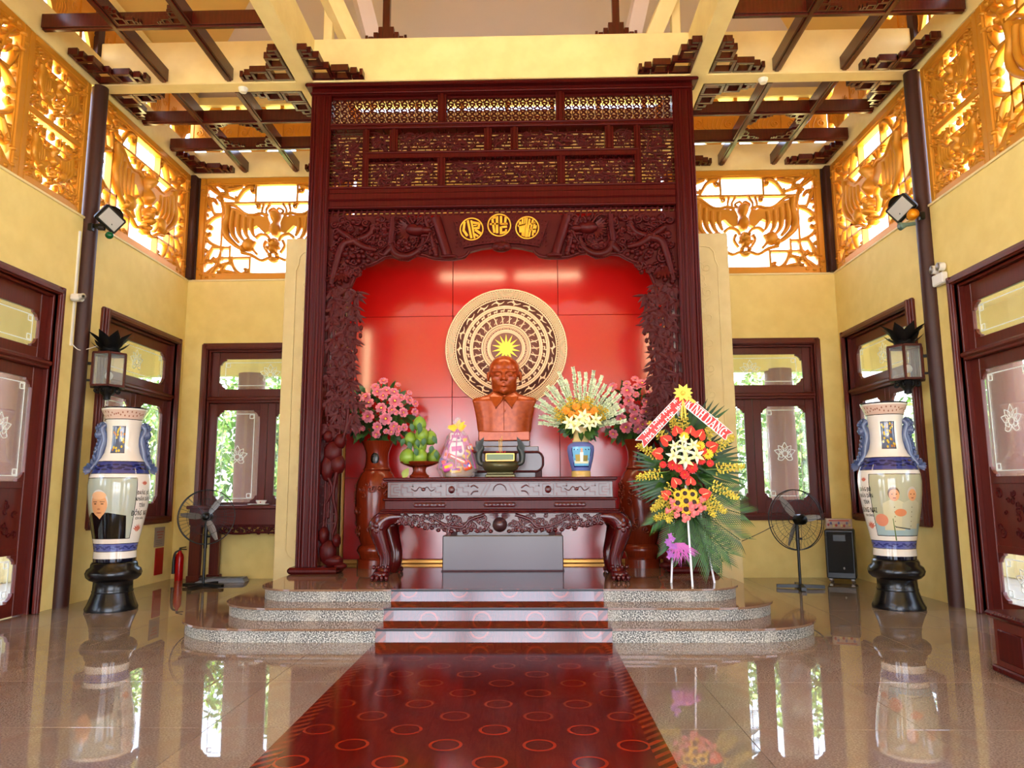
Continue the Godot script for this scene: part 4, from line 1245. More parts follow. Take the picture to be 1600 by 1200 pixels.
# ------------------------------------------------------------------ altar table, pedestal, bust, drum disc
func altar() -> void:
	var o := thing("altar_table", "long dark red carved altar table with fretwork frieze and claw feet", "table", V(0, PH, -10.1))
	var dy := -PH
	var top := g()
	top.box(V(0, 1.725, 0), V(3.06, 0.04, 0.98), 0.012)
	top.box(V(0, 1.698, 0), V(3.02, 0.02, 0.95), 0.006)
	part(o, "top", top, M.frame_wood, V(0, dy, 0))
	var fz := g()
	fz.box(V(0, 1.585, 0), V(2.94, 0.21, 0.9), 0.006)
	part(o, "frieze", fz, M.plinth, V(0, dy, 0))
	var ml := g()
	ml.box(V(0, 1.462, 0), V(3.06, 0.03, 0.97), 0.012).box(V(0, 1.39, 0), V(3.0, 0.115, 0.94), 0.006).box(V(0, 1.318, 0), V(3.1, 0.028, 1.0), 0.012).box(V(0, 1.292, 0), V(3.14, 0.024, 1.02), 0.01)
	part(o, "waist_moulding", ml, M.frame_wood, V(0, dy, 0))
	for x: float in [-0.91, 0.0, 0.91]:
		var sl := g()
		sl.tube([V(x - 0.2, 1.39, 0.47), V(x + 0.2, 1.39, 0.47)], 0.03, 10, Vector3.BACK, 0.35)
		for k in 9: sl.ell(V(x - 0.2 + k * 0.05, 1.39 + 0.008 * (k % 2), 0.482), V(0.022, 0.012, 0.008), 6)
		part(o, "carved_slot", sl, M.table, V(0, dy, 0))
	# raised fret of keys, sprays and a central fan
	var fr := g()
	var z := 0.452
	var yb := 1.50
	var yt := 1.67
	for s: float in [-1, 1]:
		fr.bar(V(-1.44, yb if s < 0 else yt, z), V(1.44, yb if s < 0 else yt, z), 0.016, 0.016)
		for x0: float in [1.36, 0.63]:      # squared scrolls
			var c := s * x0
			for q in [[-0.07, -0.07, -0.07, 0.07], [0.07, -0.07, 0.07, 0.07], [-0.07, 0.07, 0.03, 0.07], [-0.07, -0.07, 0.03, -0.07], [-0.03, -0.035, -0.03, 0.035], [-0.03, 0.035, 0.04, 0.035], [-0.03, -0.035, 0.04, -0.035], [0.0, 0.0, 0.07, 0.0]]:
				fr.bar(V(c + q[0], 1.585 + q[1], z), V(c + q[2], 1.585 + q[3], z), 0.016, 0.016)
		for x0: float in [1.19, 0.82, 0.46]:
			var c := s * x0
			for q in [[-0.08, 0.08, -0.08, 0.03], [-0.08, 0.03, -0.02, 0.03], [-0.02, 0.03, -0.02, -0.03], [-0.02, -0.03, 0.05, -0.03], [0.05, -0.03, 0.05, -0.08], [-0.08, -0.08, -0.08, -0.04], [0.05, 0.08, 0.05, 0.04], [0.0, 0.045, 0.06, 0.045]]:
				fr.bar(V(c + q[0], 1.585 + q[1], z), V(c + q[2], 1.585 + q[3], z), 0.018, 0.016)
		fr.ell(V(s * 0.63, 1.585, z + 0.01), V(0.045, 0.05, 0.02), 10)
		for m: float in [-1, 1]:
			fr.tube(c2([s * 1.0, 1.585, s * 1.0 + m * 0.05, 1.62, s * 1.0 + m * 0.1, 1.57, s * 1.0 + m * 0.16, 1.6], z, 5), 0.007, 5)
			fr.tube(c2([s * 0.28, 1.585 + m * 0.02, s * 0.34, 1.6 + m * 0.04, s * 0.38, 1.57 + m * 0.05], z, 5), 0.010, 5)
		fr.ell(V(s * 1.0, 1.59, z), V(0.03, 0.025, 0.015), 8)
		fr.bar(V(s * 0.2, 1.51, z), V(s * 0.12, 1.66, z), 0.02, 0.016)
		fr.bar(V(s * 0.25, 1.51, z), V(s * 0.17, 1.66, z), 0.014, 0.016)
	fr.tube(curl(0, 1.57, 0.085, 0.085, 0.5, 0.0, z), 0.008, 5)
	part(o, "frieze_fret", fr, M.table, V(0, dy, 0))
	# pierced apron
	var ap := PackedVector2Array()
	for q in [[-1.42, 1.285], [-1.36, 1.16], [-1.2, 1.15], [-1.08, 1.11], [-0.95, 1.08], [-0.8, 1.07], [-0.68, 1.10], [-0.6, 1.05], [-0.45, 1.04], [-0.3, 1.07], [-0.2, 1.03], [0, 1.01], [0.2, 1.03], [0.3, 1.07], [0.45, 1.04], [0.6, 1.05], [0.68, 1.10], [0.8, 1.07], [0.95, 1.08], [1.08, 1.11], [1.2, 1.15], [1.36, 1.16], [1.42, 1.285]]:
		ap.append(Vector2(q[0], q[1]))
	var apg := g().prism(ap, 0.40, 0.43)
	for s: float in [-1, 1]:
		for k in 90:
			var x := s * (0.15 + k * 0.0138)
			var y := rng.randf_range(1.06 + maxf(0.0, absf(x) - 0.7) * 0.15, 1.25)
			var r := rng.randf_range(0.02, 0.05)
			var cu := curl(x, y, r, r * 0.15, rng.randf_range(0.8, 1.4) * (1 if k % 2 else -1), rng.randf() * TAU, 0.44)
			apg.tube(cu, taper(cu.size(), 0.016, 0.008), 6)
		for k in 15:
			var x := s * (0.12 + k * 0.085)
			apg.ell(V(x, 1.05 + maxf(0.0, absf(x) - 0.7) * 0.16 + 0.015 * (k % 2), 0.44), V(0.032, 0.026, 0.03), 8)
		for k in 5:
			apg.blade(V(s * 0.03, 1.21, 0.45), V(s * (0.3 + k * 0.25), 1.0 - k * 0.12, 0.1), Vector3.BACK, 0.12, 0.05, 0.0, 0.2, 3)
		apg.tube(c2([s * 0.2, 1.26, s * 0.38, 1.2, s * 0.5, 1.1, s * 0.72, 1.14, s * 0.9, 1.24], 0.44, 5), taper(21, 0.024, 0.016), 7)
	part(o, "apron", apg, M.table, V(0, dy, 0))
	part(o, "apron_disc", g().tube([V(0, 1.135, 0.44), V(0, 1.135, 0.475)], 0.095, 20), M.plinth, V(0, dy, 0), "smooth round boss in the apron")
	# cabriole legs with claw feet
	for s: float in [-1, 1]:
		for f: float in [1, -1]:
			var lg := g()
			var zz := f * 0.38
			var path := smooth([V(s * 1.30, 1.24, zz), V(s * 1.48, 1.22, zz + f * 0.03), V(s * 1.585, 1.10, zz + f * 0.06), V(s * 1.54, 0.90, zz + f * 0.03), V(s * 1.49, 0.72, zz), V(s * 1.50, 0.58, zz), V(s * 1.54, 0.50, zz + f * 0.05)], 5)
			lg.tube(path, [0.06, 0.075, 0.09, 0.10, 0.11, 0.115, 0.12, 0.125, 0.13, 0.13, 0.125, 0.12, 0.115, 0.11, 0.105, 0.1, 0.098, 0.095, 0.092, 0.09, 0.088, 0.085, 0.085, 0.085, 0.086, 0.088, 0.09, 0.095, 0.1, 0.1, 0.095], 12)
			for m: float in [-0.05, 0.0, 0.05]:
				var rib := []
				for i in range(12, 26): rib.append(path[i] + V(m, 0, f * (0.085 if m == 0.0 else 0.07)))
				lg.tube(rib, 0.014, 6)
			for q in [[0.0, 1.13, 0.1, 0.05], [0.05, 1.10, 0.09, 0.04], [-0.05, 1.10, 0.09, 0.04], [0.0, 1.06, 0.1, 0.035]]:
				lg.ell(V(s * 1.585 + q[0], q[1], zz + f * (0.06 + q[2])), V(q[3], q[3], q[3] * 0.8), 8)
			lg.ell(V(s * 1.535, 0.505, zz + f * 0.06), V(0.115, 0.07, 0.11), 12)
			for k in 4:
				var x := s * 1.535 - 0.09 + k * 0.06
				lg.ell(V(x, 0.475, zz + f * 0.16), V(0.032, 0.04, 0.05), 8).ell(V(x, 0.60, zz + f * 0.09), V(0.028, 0.03, 0.03), 7)
				lg.ell(V(x, 0.452, zz + f * 0.2), V(0.014, 0.016, 0.02), 6)
			part(o, "leg", lg, M.table, V(0, dy, 0))
	# stepped pedestal behind the table, carrying the bust
	var p := thing("bust_pedestal", "stepped dark polished pedestal with scroll-ended tiers behind the altar table", "pedestal", V(0, PH, -11.02))
	part(p, "plinth", g().box(V(0, 0.685, 0), V(1.72, 0.5, 0.78), 0.012), M.plinth, V(0, dy, 0))
	part(p, "plinth", g().box(V(0, PH + 0.011, 0.02), V(1.74, 0.022, 0.82)), M.frame_wood, V(0, dy, 0))
	var die := g().box(V(0, 1.4, 0), V(1.14, 0.94, 0.6), 0.01)
	for s: float in [-1, 1]: die.box(V(s * 0.70, 1.0, 0.3), V(0.09, 0.14, 0.09), 0.006)
	part(p, "die", die, M.carve, V(0, dy, 0))
	var zz2 := g().box(V(0, 0.99, 0.28), V(1.32, 0.12, 0.1), 0.006)
	for k in 30:
		var x := -0.64 + k * 0.0427
		zz2.bar(V(x, 0.945, 0.334), V(x + 0.021, 1.03, 0.334), 0.008, 0.01)
		zz2.bar(V(x + 0.021, 1.03, 0.334), V(x + 0.043, 0.945, 0.334), 0.008, 0.01)
	part(p, "zigzag_band", zz2, M.plinth, V(0, dy, 0))
	part(p, "tier", g().box(V(0, 1.79, 0), V(0.96, 0.1, 0.62), 0.01), M.plinth, V(0, dy, 0))
	var bg := PackedVector2Array()
	for q in [[-0.5, 1.84], [-0.56, 1.88], [-0.585, 1.93], [-0.585, 2.04], [-0.56, 2.09], [-0.52, 2.12], [0.52, 2.12], [0.56, 2.09], [0.585, 2.04], [0.585, 1.93], [0.56, 1.88], [0.5, 1.84]]: bg.append(Vector2(q[0], q[1]))
	part(p, "tier", g().prism(bg, -0.33, 0.33), M.plinth, V(0, dy, 0))
	var rim := []
	for q in bg: rim.append(V(q.x, q.y, 0.335))
	rim.append(rim[0])
	part(p, "scroll_rim", g().tube(rim, 0.018, 6), M.carve, V(0, dy, 0))
	part(p, "tier", g().box(V(0, 2.165, 0), V(1.05, 0.085, 0.6), 0.01), M.plinth, V(0, dy, 0))
	part(p, "tier", g().box(V(0, 2.25, 0), V(0.80, 0.085, 0.5), 0.01), M.plinth, V(0, dy, 0))
	bust()
	# relief disc like a bronze drum head, on the red boards
	var d := thing("drum_disc", "large pale gold relief disc with concentric figure bands and a sunburst on the red wall", "wall disc", V(0.023, 3.865, -11.775))
	var R := 1.0
	part(d, "ground", g().tube([V(0, 0, -0.02), V(0, 0, 0.012)], R, 72), M.drum_ground)
	for q in [[0.985, 0.014], [0.955, 0.009], [0.932, 0.009], [0.909, 0.009], [0.886, 0.009], [0.862, 0.009], [0.828, 0.012], [0.70, 0.016], [0.67, 0.014], [0.585, 0.016], [0.555, 0.014], [0.395, 0.014], [0.365, 0.010], [0.30, 0.014], [0.265, 0.010], [0.345, 0.006], [0.282, 0.006]]:
		part(d, "ring", g().tube(curl(0, 0, R * q[0], R * q[0], 1.0, 0.0, 0.014), q[1] * R, 8), M.drum)
	for q in [[0.97, 150], [0.845, 130]]:
		var b := g()
		for k in q[1]:
			var a: float = TAU * k / q[1]
			b.ell(V(cos(a), sin(a), 0) * R * q[0] + V(0, 0, 0.014), V(0.008, 0.008, 0.006), 5)
		var bo := part(d, "bead_ring", b, M.drum)
		bo.set_meta("kind", "stuff")
	# bands: flying birds, running deer, figures, spirals
	for q in [[0.76, 18, 0], [0.62, 34, 1], [0.46, 26, 2], [0.325, 36, 3]]:
		var b := g()
		for k in q[1]:
			var a: float = TAU * k / q[1]
			b.t = Transform3D(Basis(Vector3.BACK, a - PI / 2), V(cos(a), sin(a), 0) * R * q[0] + V(0, 0, 0.013))
			match q[2]:
				0:
					b.tube(c2([-0.11, -0.01, -0.04, 0.02, 0.04, -0.01, 0.11, 0.015], 0, 4), taper(13, 0.006, 0.004, 0.016), 6)
					b.blade(V(0, 0.0, 0.004), V(-0.5, 1, 0), Vector3.BACK, 0.06, 0.03, 0, 0, 3).blade(V(0.02, 0, 0.004), V(-0.6, -1, 0), Vector3.BACK, 0.05, 0.03, 0, 0, 3)
				1:
					b.box(V(0, 0.008, 0), V(0.06, 0.02, 0.01)).box(V(0.03, 0.026, 0), V(0.014, 0.03, 0.01)).box(V(-0.025, -0.014, 0), V(0.008, 0.03, 0.01)).box(V(0.02, -0.014, 0), V(0.008, 0.03, 0.01))
				2:
					b.box(V(0, 0, 0), V(0.018, 0.09, 0.01)).ell(V(0, 0.055, 0), V(0.013, 0.016, 0.008), 6).bar(V(-0.04, -0.03, 0), V(0.035, 0.05, 0), 0.008, 0.01).blade(V(0, 0.06, 0.004), V(-0.6, 1, 0), Vector3.BACK, 0.04, 0.02, 0, 0, 2)
				3:
					b.tube(curl(0, 0, 0.018, 0.018, 1.0, 0.0), 0.004, 5)
		part(d, "figure_band", b, M.drum)
	var st := PackedVector2Array()
	for k in 28:
		var a := PI / 2 + TAU * k / 28.0
		var r := 0.235 if k % 2 == 0 else 0.095
		st.append(Vector2(cos(a), sin(a)) * r)
	part(d, "sunburst", g().prism(st, 0.01, 0.03), M.sun, Vector3.ZERO, "bright yellow fourteen-rayed sun")

# smooth implicit solid meshed as surface nets
func nets(fn: Callable, lo: Vector3, hi: Vector3, h: float) -> G:
	var nx := int((hi.x - lo.x) / h) + 2
	var ny := int((hi.y - lo.y) / h) + 2
	var nz := int((hi.z - lo.z) / h) + 2
	var f := PackedFloat32Array()
	f.resize(nx * ny * nz)
	for k in nz:
		for j in ny:
			for i in nx:
				f[i + nx * (j + ny * k)] = fn.call(lo + V(i, j, k) * h)
	var o := g()
	var id := PackedInt32Array()
	id.resize(nx * ny * nz)
	id.fill(-1)
	for k in nz - 1:
		for j in ny - 1:
			for i in nx - 1:
				var s := Vector3.ZERO
				var m := 0
				var b := i + nx * (j + ny * k)
				var neg := 0
				for q in 8:
					if f[b + (q & 1) + nx * ((q >> 1 & 1) + ny * (q >> 2 & 1))] < 0.0: neg += 1
				if neg == 0 or neg == 8: continue
				for q in 8:
					for ax in 3:
						if q >> ax & 1: continue
						var q2 := q | (1 << ax)
						var a0 := f[b + (q & 1) + nx * ((q >> 1 & 1) + ny * (q >> 2 & 1))]
						var a1 := f[b + (q2 & 1) + nx * ((q2 >> 1 & 1) + ny * (q2 >> 2 & 1))]
						if (a0 < 0.0) != (a1 < 0.0):
							var p := V(q & 1, q >> 1 & 1, q >> 2 & 1)
							p[ax] = a0 / (a0 - a1)
							s += p; m += 1
				var c := lo + (V(i, j, k) + s / m) * h
				var e := h * 0.6
				var nn := V(fn.call(c + V(e, 0, 0)) - fn.call(c - V(e, 0, 0)), fn.call(c + V(0, e, 0)) - fn.call(c - V(0, e, 0)), fn.call(c + V(0, 0, e)) - fn.call(c - V(0, 0, e)))
				id[b] = o.p(c, nn.normalized())
	var st := [1, nx, nx * ny]
	for k in range(1, nz - 1):
		for j in range(1, ny - 1):
			for i in range(1, nx - 1):
				var b := i + nx * (j + ny * k)
				for ax in 3:
					var s: int = st[ax]
					if (f[b] < 0.0) != (f[b + s] < 0.0):
						var u: int = st[(ax + 1) % 3]
						var w: int = st[(ax + 2) % 3]
						var a0 := id[b]
						var a1 := id[b - u]
						var a2 := id[b - u - w]
						var a3 := id[b - w]
						if a0 < 0 or a1 < 0 or a2 < 0 or a3 < 0: continue
						o.tri(a0, a1, a2, o.n[a0]); o.tri(a0, a2, a3, o.n[a0])
	return o
func smin(a: float, b: float, k: float) -> float:
	var h := clampf(0.5 + 0.5 * (b - a) / k, 0.0, 1.0)
	return lerpf(b, a, h) - k * h * (1.0 - h)
func elld(p: Vector3, c: Vector3, r: Vector3) -> float:
	var q := (p - c) / r
	var l := q.length()
	return l * (l - 1.0) / maxf((q / r).length(), 0.0001)
func caps(p: Vector3, a: Vector3, b: Vector3, r0: float, r1: float) -> float:
	var t := clampf((p - a).dot(b - a) / (b - a).length_squared(), 0.0, 1.0)
	return (p - a.lerp(b, t)).length() - lerpf(r0, r1, t)
func head_field(p: Vector3) -> float:           # chin at y = 0, crown at y = 1, face towards +z
	var q := V(absf(p.x), p.y, p.z)
	var d := elld(q, V(0, 0.64, -0.05), V(0.385, 0.37, 0.45))
	d = smin(d, elld(q, V(0, 0.33, 0.10), V(0.305, 0.33, 0.30)), 0.09)
	d = smin(d, elld(q, V(0.20, 0.38, 0.22), V(0.10, 0.09, 0.10)), 0.07)
	d = smin(d, elld(q, V(0, 0.075, 0.27), V(0.11, 0.08, 0.09)), 0.07)
	d = smin(d, elld(q, V(0.205, 0.18, 0.03), V(0.09, 0.13, 0.14)), 0.10)
	d = smin(d, caps(q, V(0.05, 0.555, 0.39), V(0.25, 0.575, 0.29), 0.045, 0.035), 0.05)
	d = -smin(-d, elld(q, V(0.145, 0.485, 0.455), V(0.105, 0.065, 0.11)), 0.05)
	d = smin(d, elld(q, V(0.145, 0.482, 0.315), V(0.078, 0.052, 0.07)), 0.015)
	d = smin(d, caps(V(p.x, p.y, p.z), V(0, 0.56, 0.385), V(0, 0.375, 0.475), 0.035, 0.058), 0.035)
	d = smin(d, elld(q, V(0.062, 0.362, 0.42), V(0.042, 0.036, 0.045)), 0.02)
	d = smin(d, caps(q, V(0, 0.262, 0.400), V(0.135, 0.240, 0.345), 0.026, 0.014), 0.02)
	d = smin(d, caps(q, V(0, 0.205, 0.392), V(0.115, 0.222, 0.345), 0.030, 0.014), 0.02)
	d = -smin(-d, caps(q, V(0, 0.233, 0.45), V(0.14, 0.232, 0.375), 0.013, 0.009), 0.01)
	d = -smin(-d, caps(q, V(0.12, 0.36, 0.40), V(0.155, 0.24, 0.375), 0.012, 0.010), 0.03)
	d = smin(d, elld(q, V(0.40, 0.475, -0.03), V(0.045, 0.12, 0.08)), 0.03)
	d = -smin(-d, elld(q, V(0.445, 0.47, 0.01), V(0.03, 0.07, 0.04)), 0.02)
	d = smin(d, elld(q, V(0, 0.09, 0.345), V(0.06, 0.075, 0.045)), 0.03)
	d = smin(d, caps(q, V(0, 0.2, -0.1), V(0, -0.3, -0.14), 0.21, 0.25), 0.06)
	return d
func bust() -> void:
	var o := thing("portrait_bust", "brown bronze bust of a bald man in a buttoned collar jacket", "bust", V(0.018, 2.293, -11.0))
	part(o, "base", g().box(V(0, 0.07, 0), V(0.76, 0.14, 0.44), 0.012), M.bronze)
	var b := g()
	# chest and cut shoulders, lofted, then the head
	var rings := [[0.14, 0.39, 0.20, 0.0], [0.18, 0.405, 0.215, 0.0], [0.35, 0.425, 0.245, 0.01], [0.5, 0.455, 0.25, 0.01], [0.58, 0.475, 0.235, 0.0], [0.625, 0.488, 0.205, -0.01], [0.65, 0.47, 0.18, -0.02], [0.675, 0.36, 0.17, -0.03], [0.71, 0.25, 0.165, -0.04], [0.77, 0.18, 0.16, -0.05]]
	var m := 40
	var b0 := b.v.size()
	for i in rings.size():
		var q: Array = rings[i]
		for k in m:
			var a := TAU * k / m
			var x: float = signf(sin(a)) * pow(absf(sin(a)), 0.55) * q[1]
			var zz: float = signf(cos(a)) * pow(absf(cos(a)), 0.75) * q[2] + q[3]
			b.p(V(x, q[0], zz), V(sin(a) * q[2], 0.35 if i > 4 else 0.0, cos(a) * q[1]))
	for i in rings.size() - 1:
		for k in m:
			var q := b0 + i * m + k
			var r := b0 + i * m + (k + 1) % m
			b.tri(q, r, r + m, b.n[q]); b.tri(q, r + m, q + m, b.n[q])
	var hd := nets(head_field, V(-0.52, -0.22, -0.58), V(0.52, 1.06, 0.58), 0.021)
	b.add(hd, Transform3D(Basis(Vector3.RIGHT, 0.03).scaled(V(0.61, 0.60, 0.58)), V(0, 0.70, 0.02)))
	part(o, "figure", b, M.bronze)
	# collar wings, placket and button
	var cl := g()
	for s: float in [-1, 1]:
		var pl := [V(s * 0.012, 0.635, 0.215), V(s * 0.155, 0.715, 0.13), V(s * 0.215, 0.65, 0.175), V(s * 0.12, 0.47, 0.276), V(s * 0.03, 0.585, 0.254)]
		var up := V(0, 0.012, 0.022)
		for i in range(1, 4):
			cl.quad(pl[0] + up, pl[i] + up, pl[i + 1] + up, pl[i + 1] + up, V(0, 0.3, 1))
		for i in 5:
			var a: Vector3 = pl[i]
			var c: Vector3 = pl[(i + 1) % 5]
			cl.quad(a - up, c - up, c + up, a + up, (a + c) / 2 - V(s * 0.11, 0.6, 0.1))
			cl.tube([a + up, c + up], 0.007, 5)
	cl.tube([V(0, 0.62, 0.245), V(0, 0.5, 0.262), V(0, 0.35, 0.258), V(0, 0.16, 0.22)], 0.006, 5)
	part(o, "collar", cl, M.bronze)
	var bt := g()
	for y: float in [0.66, 0.44]: bt.ell(V(0.012, y, 0.25), V(0.02, 0.02, 0.014), 10)
	part(o, "button", bt, M.bronze)

# ------------------------------------------------------------------ flowers
func camellia() -> Array:
	var pet := g()
	for ring in [[7, 0.92, 0.35, 0.75, -0.1], [6, 0.70, 0.8, 0.62, 0.16], [5, 0.45, 1.6, 0.45, 0.22]]:
		for k in ring[0]:
			var a: float = TAU * k / ring[0] + ring[1]
			var sh := 0.9 + 0.1 * sin(k * 2.0)
			pet.col = lin(0.95 * sh, 0.40 + 0.12 * ring[1] * sh, 0.56)
			pet.blade(V(cos(a), sin(a), 0) * 0.1, V(cos(a), sin(a), ring[2] * 0.6), Vector3.BACK, ring[1], ring[3], ring[4], 0.25, 4, 0.28)
	var cen := g()
	cen.col = lin(1.0, 0.85, 0.32)
	cen.ell(V(0, 0, 0.26), V(0.2, 0.2, 0.12), 8)
	return [pet.mesh(), cen.mesh()]
func lily() -> Array:
	var p := g()
	for k in 6:
		var a := TAU * k / 6.0
		p.col = lin(1.0, 0.96, 0.62) if k % 2 else lin(0.99, 0.97, 0.80)
		p.blade(V(cos(a), sin(a), 0) * 0.06, V(cos(a), sin(a), 0.55), Vector3.BACK, 1.05, 0.46, -0.35, 0.3, 5)
	var s := g()
	for k in 6:
		var a := TAU * (k + 0.5) / 6.0
		s.col = lin(0.8, 0.85, 0.4)
		s.tube([V(0, 0, 0.1), V(cos(a) * 0.16, sin(a) * 0.16, 0.45)], 0.02, 4)
		s.col = lin(0.5, 0.22, 0.08)
		s.ell(V(cos(a) * 0.17, sin(a) * 0.17, 0.47), V(0.06, 0.03, 0.03), 5)
	return [p.mesh(), s.mesh()]
func anthurium() -> Array:
	var p := g()
	p.col = lin(0.92, 0.20, 0.10)
	var heart := []
	for q in [[0, -0.12], [0.3, -0.42], [0.62, -0.40], [0.82, -0.1], [0.76, 0.25], [0.45, 0.68], [0.0, 1.05], [-0.45, 0.68], [-0.76, 0.25], [-0.82, -0.1], [-0.62, -0.40], [-0.3, -0.42]]:
		heart.append(V(q[0], q[1], 0.12 * (q[0] * q[0])))
	for k in 12:
		p.quad(V(0, 0.15, 0.0), heart[k], heart[(k + 1) % 12], heart[(k + 1) % 12], Vector3.BACK)
	var s := g()
	s.col = lin(0.98, 0.90, 0.66)
	s.tube([V(0, -0.05, 0.03), V(0.02, 0.3, 0.22), V(0.03, 0.62, 0.32)], [0.07, 0.065, 0.03], 7)
	return [p.mesh(), s.mesh()]
func sunflower() -> Array:
	var p := g()
	for k in 18:
		var a := TAU * k / 18.0
		p.col = lin(0.98, 0.72 + 0.06 * (k % 2), 0.08)
		p.blade(V(cos(a), sin(a), 0) * 0.36, V(cos(a), sin(a), 0.15 * (k % 2)), Vector3.BACK, 0.66, 0.3, -0.05, 0.1, 3)
	var s := g()
	s.col = lin(0.20, 0.10, 0.05)
	s.ell(V(0, 0, 0.03), V(0.44, 0.44, 0.14), 12)
	return [p.mesh(), s.mesh()]
func gerbera(r: float, gg: float, b: float) -> Array:
	var p := g()
	for k in 22:
		var a := TAU * k / 22.0 + 0.1 * (k % 3)
		p.col = lin(r, gg, b)
		p.blade(V(cos(a), sin(a), 0) * 0.12, V(cos(a), sin(a), 0.12 + 0.25 * (k % 2)), Vector3.BACK, 0.9, 0.3, -0.08, 0.1, 3, 0.2)
	var s := g()
	s.col = lin(0.85, 0.5, 0.12)
	s.ell(V(0, 0, 0.1), V(0.18, 0.18, 0.1), 8)
	return [p.mesh(), s.mesh()]
func rosebud(r: float, gg: float, b: float) -> Array:
	var p := g()
	p.col = lin(r, gg, b)
	p.ell(V(0, 0, 0.1), V(0.62, 0.62, 0.7), 9)
	for k in 9:
		var a := k * 2.1
		p.col = lin(r * 0.97, gg * (0.9 + 0.03 * k), b)
		p.blade(V(cos(a), sin(a), 0) * 0.35, V(cos(a) * 0.55, sin(a) * 0.55, 1.0), V(cos(a), sin(a), 0), 0.9, 0.95, 0.2, -0.2, 3, 0.3)
	var s := g()
	s.col = lin(0.9, 0.6, 0.55)
	s.tube(curl(0, 0, 0.3, 0.05, 1.6, 0.0, 0.78), 0.06, 5)
	return [p.mesh(), s.mesh()]
func spray(length: float, r: float, gg: float, b: float, m: int, size: float, spread: float) -> G:     # stem with many small blooms, along +y
	var o := g()
	o.col = lin(0.45, 0.58, 0.25)
	o.tube([V(0, 0, 0), V(0.01, length * 0.5, 0.01), V(0, length, 0)], [0.008, 0.006, 0.003], 5)
	for k in m:
		var f := float(k) / m
		var y := length * (0.25 + 0.75 * f)
		var a := k * 2.4
		var w := spread * (1.0 - f * 0.75)
		var sh := rng.randf_range(0.85, 1.05)
		o.col = lin(minf(r * sh, 1.0), minf(gg * sh, 1.0), b * sh)
		var c := V(cos(a) * w, y, sin(a) * w)
		for q in 3:
			var a2 := a + q * 2.1
			o.blade(c, V(cos(a2), 0.7, sin(a2)), V(0, -0.4, 1), size, size * 0.8, 0.0, 0.3, 2, 0.2)
	return o
func palm(length: float, wide: float, m: int) -> G:       # pinnate frond along +y
	var o := g()
	o.col = lin(0.16, 0.30, 0.10)
	o.tube(smooth([V(0, 0, 0), V(0, length * 0.5, 0.05), V(0, length, -0.05)], 4), 0.006, 5)
	for k in m:
		var f := float(k) / m
		var y := length * (0.2 + 0.78 * f)
		for s: float in [-1, 1]:
			var sh := rng.randf()
			o.col = lin(0.10 + 0.12 * sh, 0.26 + 0.16 * sh, 0.07)
			o.blade(V(0, y, 0.05 * sin(PI * f)), V(s, 0.75 + f, 0.1), V(0, 0, 1), wide * (1.0 - 0.45 * absf(f - 0.4)), 0.015, -0.06, 0.2, 3)
	return o
func foliage(m: int, rx: float, ry: float, rz: float, size: float) -> G:
	var o := g()
	for k in m:
		var d := Vector3(rng.randfn(), rng.randfn(), rng.randfn()).normalized() * pow(rng.randf(), 0.35)
		var sh := rng.randf()
		o.col = lin(0.09 + 0.15 * sh, 0.20 + 0.20 * sh, 0.07 + 0.05 * sh)
		o.blade(V(d.x * rx, d.y * ry, d.z * rz), d + V(0, -0.2, 0.3), V(rng.randfn() * 0.5, 0.4, 1), size * rng.randf_range(0.7, 1.3), size * 0.5, -0.03, 0.2, 3)
	return o
func bloom(parent: Node3D, kind: Array, called: String, inner: String, x: Transform3D) -> void:
	var f := part(parent, called, kind[0], M.petal)
	f.transform = x
	part(f, inner, kind[1], M.petal)

# ------------------------------------------------------------------ print for glazed ware, computed into pictures
const PK := 2.0            # prints are laid out on a 1024 grid and drawn at twice that
func fill_box(im: Image, x: float, y: float, w: float, h: float, col: Color) -> void:
	im.fill_rect(Rect2i(int(x * PK), int(y * PK), int(w * PK), int(h * PK)), col)
func fill_tri(im: Image, a: Vector2, b: Vector2, c: Vector2, col: Color) -> void:
	a *= PK; b *= PK; c *= PK
	var w := im.get_width()
	var h := im.get_height()
	var x0 := maxi(int(minf(a.x, minf(b.x, c.x))), 0)
	var x1 := mini(int(maxf(a.x, maxf(b.x, c.x))) + 1, w - 1)
	var y0 := maxi(int(minf(a.y, minf(b.y, c.y))), 0)
	var y1 := mini(int(maxf(a.y, maxf(b.y, c.y))) + 1, h - 1)
	for y in range(y0, y1 + 1):
		for x in range(x0, x1 + 1):
			if Geometry2D.point_is_inside_triangle(Vector2(x + 0.5, y + 0.5), a, b, c): im.set_pixel(x, y, col)
func fill_poly(im: Image, pts: PackedVector2Array, col: Color) -> void:
	var ids := Geometry2D.triangulate_polygon(pts)
	for k in range(0, ids.size(), 3): fill_tri(im, pts[ids[k]], pts[ids[k + 1]], pts[ids[k + 2]], col)
func fill_oval(im: Image, cx: float, cy: float, rx: float, ry: float, col: Color) -> void:
	cx *= PK; cy *= PK; rx *= PK; ry *= PK
	for y in range(maxi(int(cy - ry), 0), mini(int(cy + ry) + 1, im.get_height())):
		for x in range(maxi(int(cx - rx), 0), mini(int(cx + rx) + 1, im.get_width())):
			if pow((x - cx) / rx, 2) + pow((y - cy) / ry, 2) <= 1.0: im.set_pixel(x, y, col)
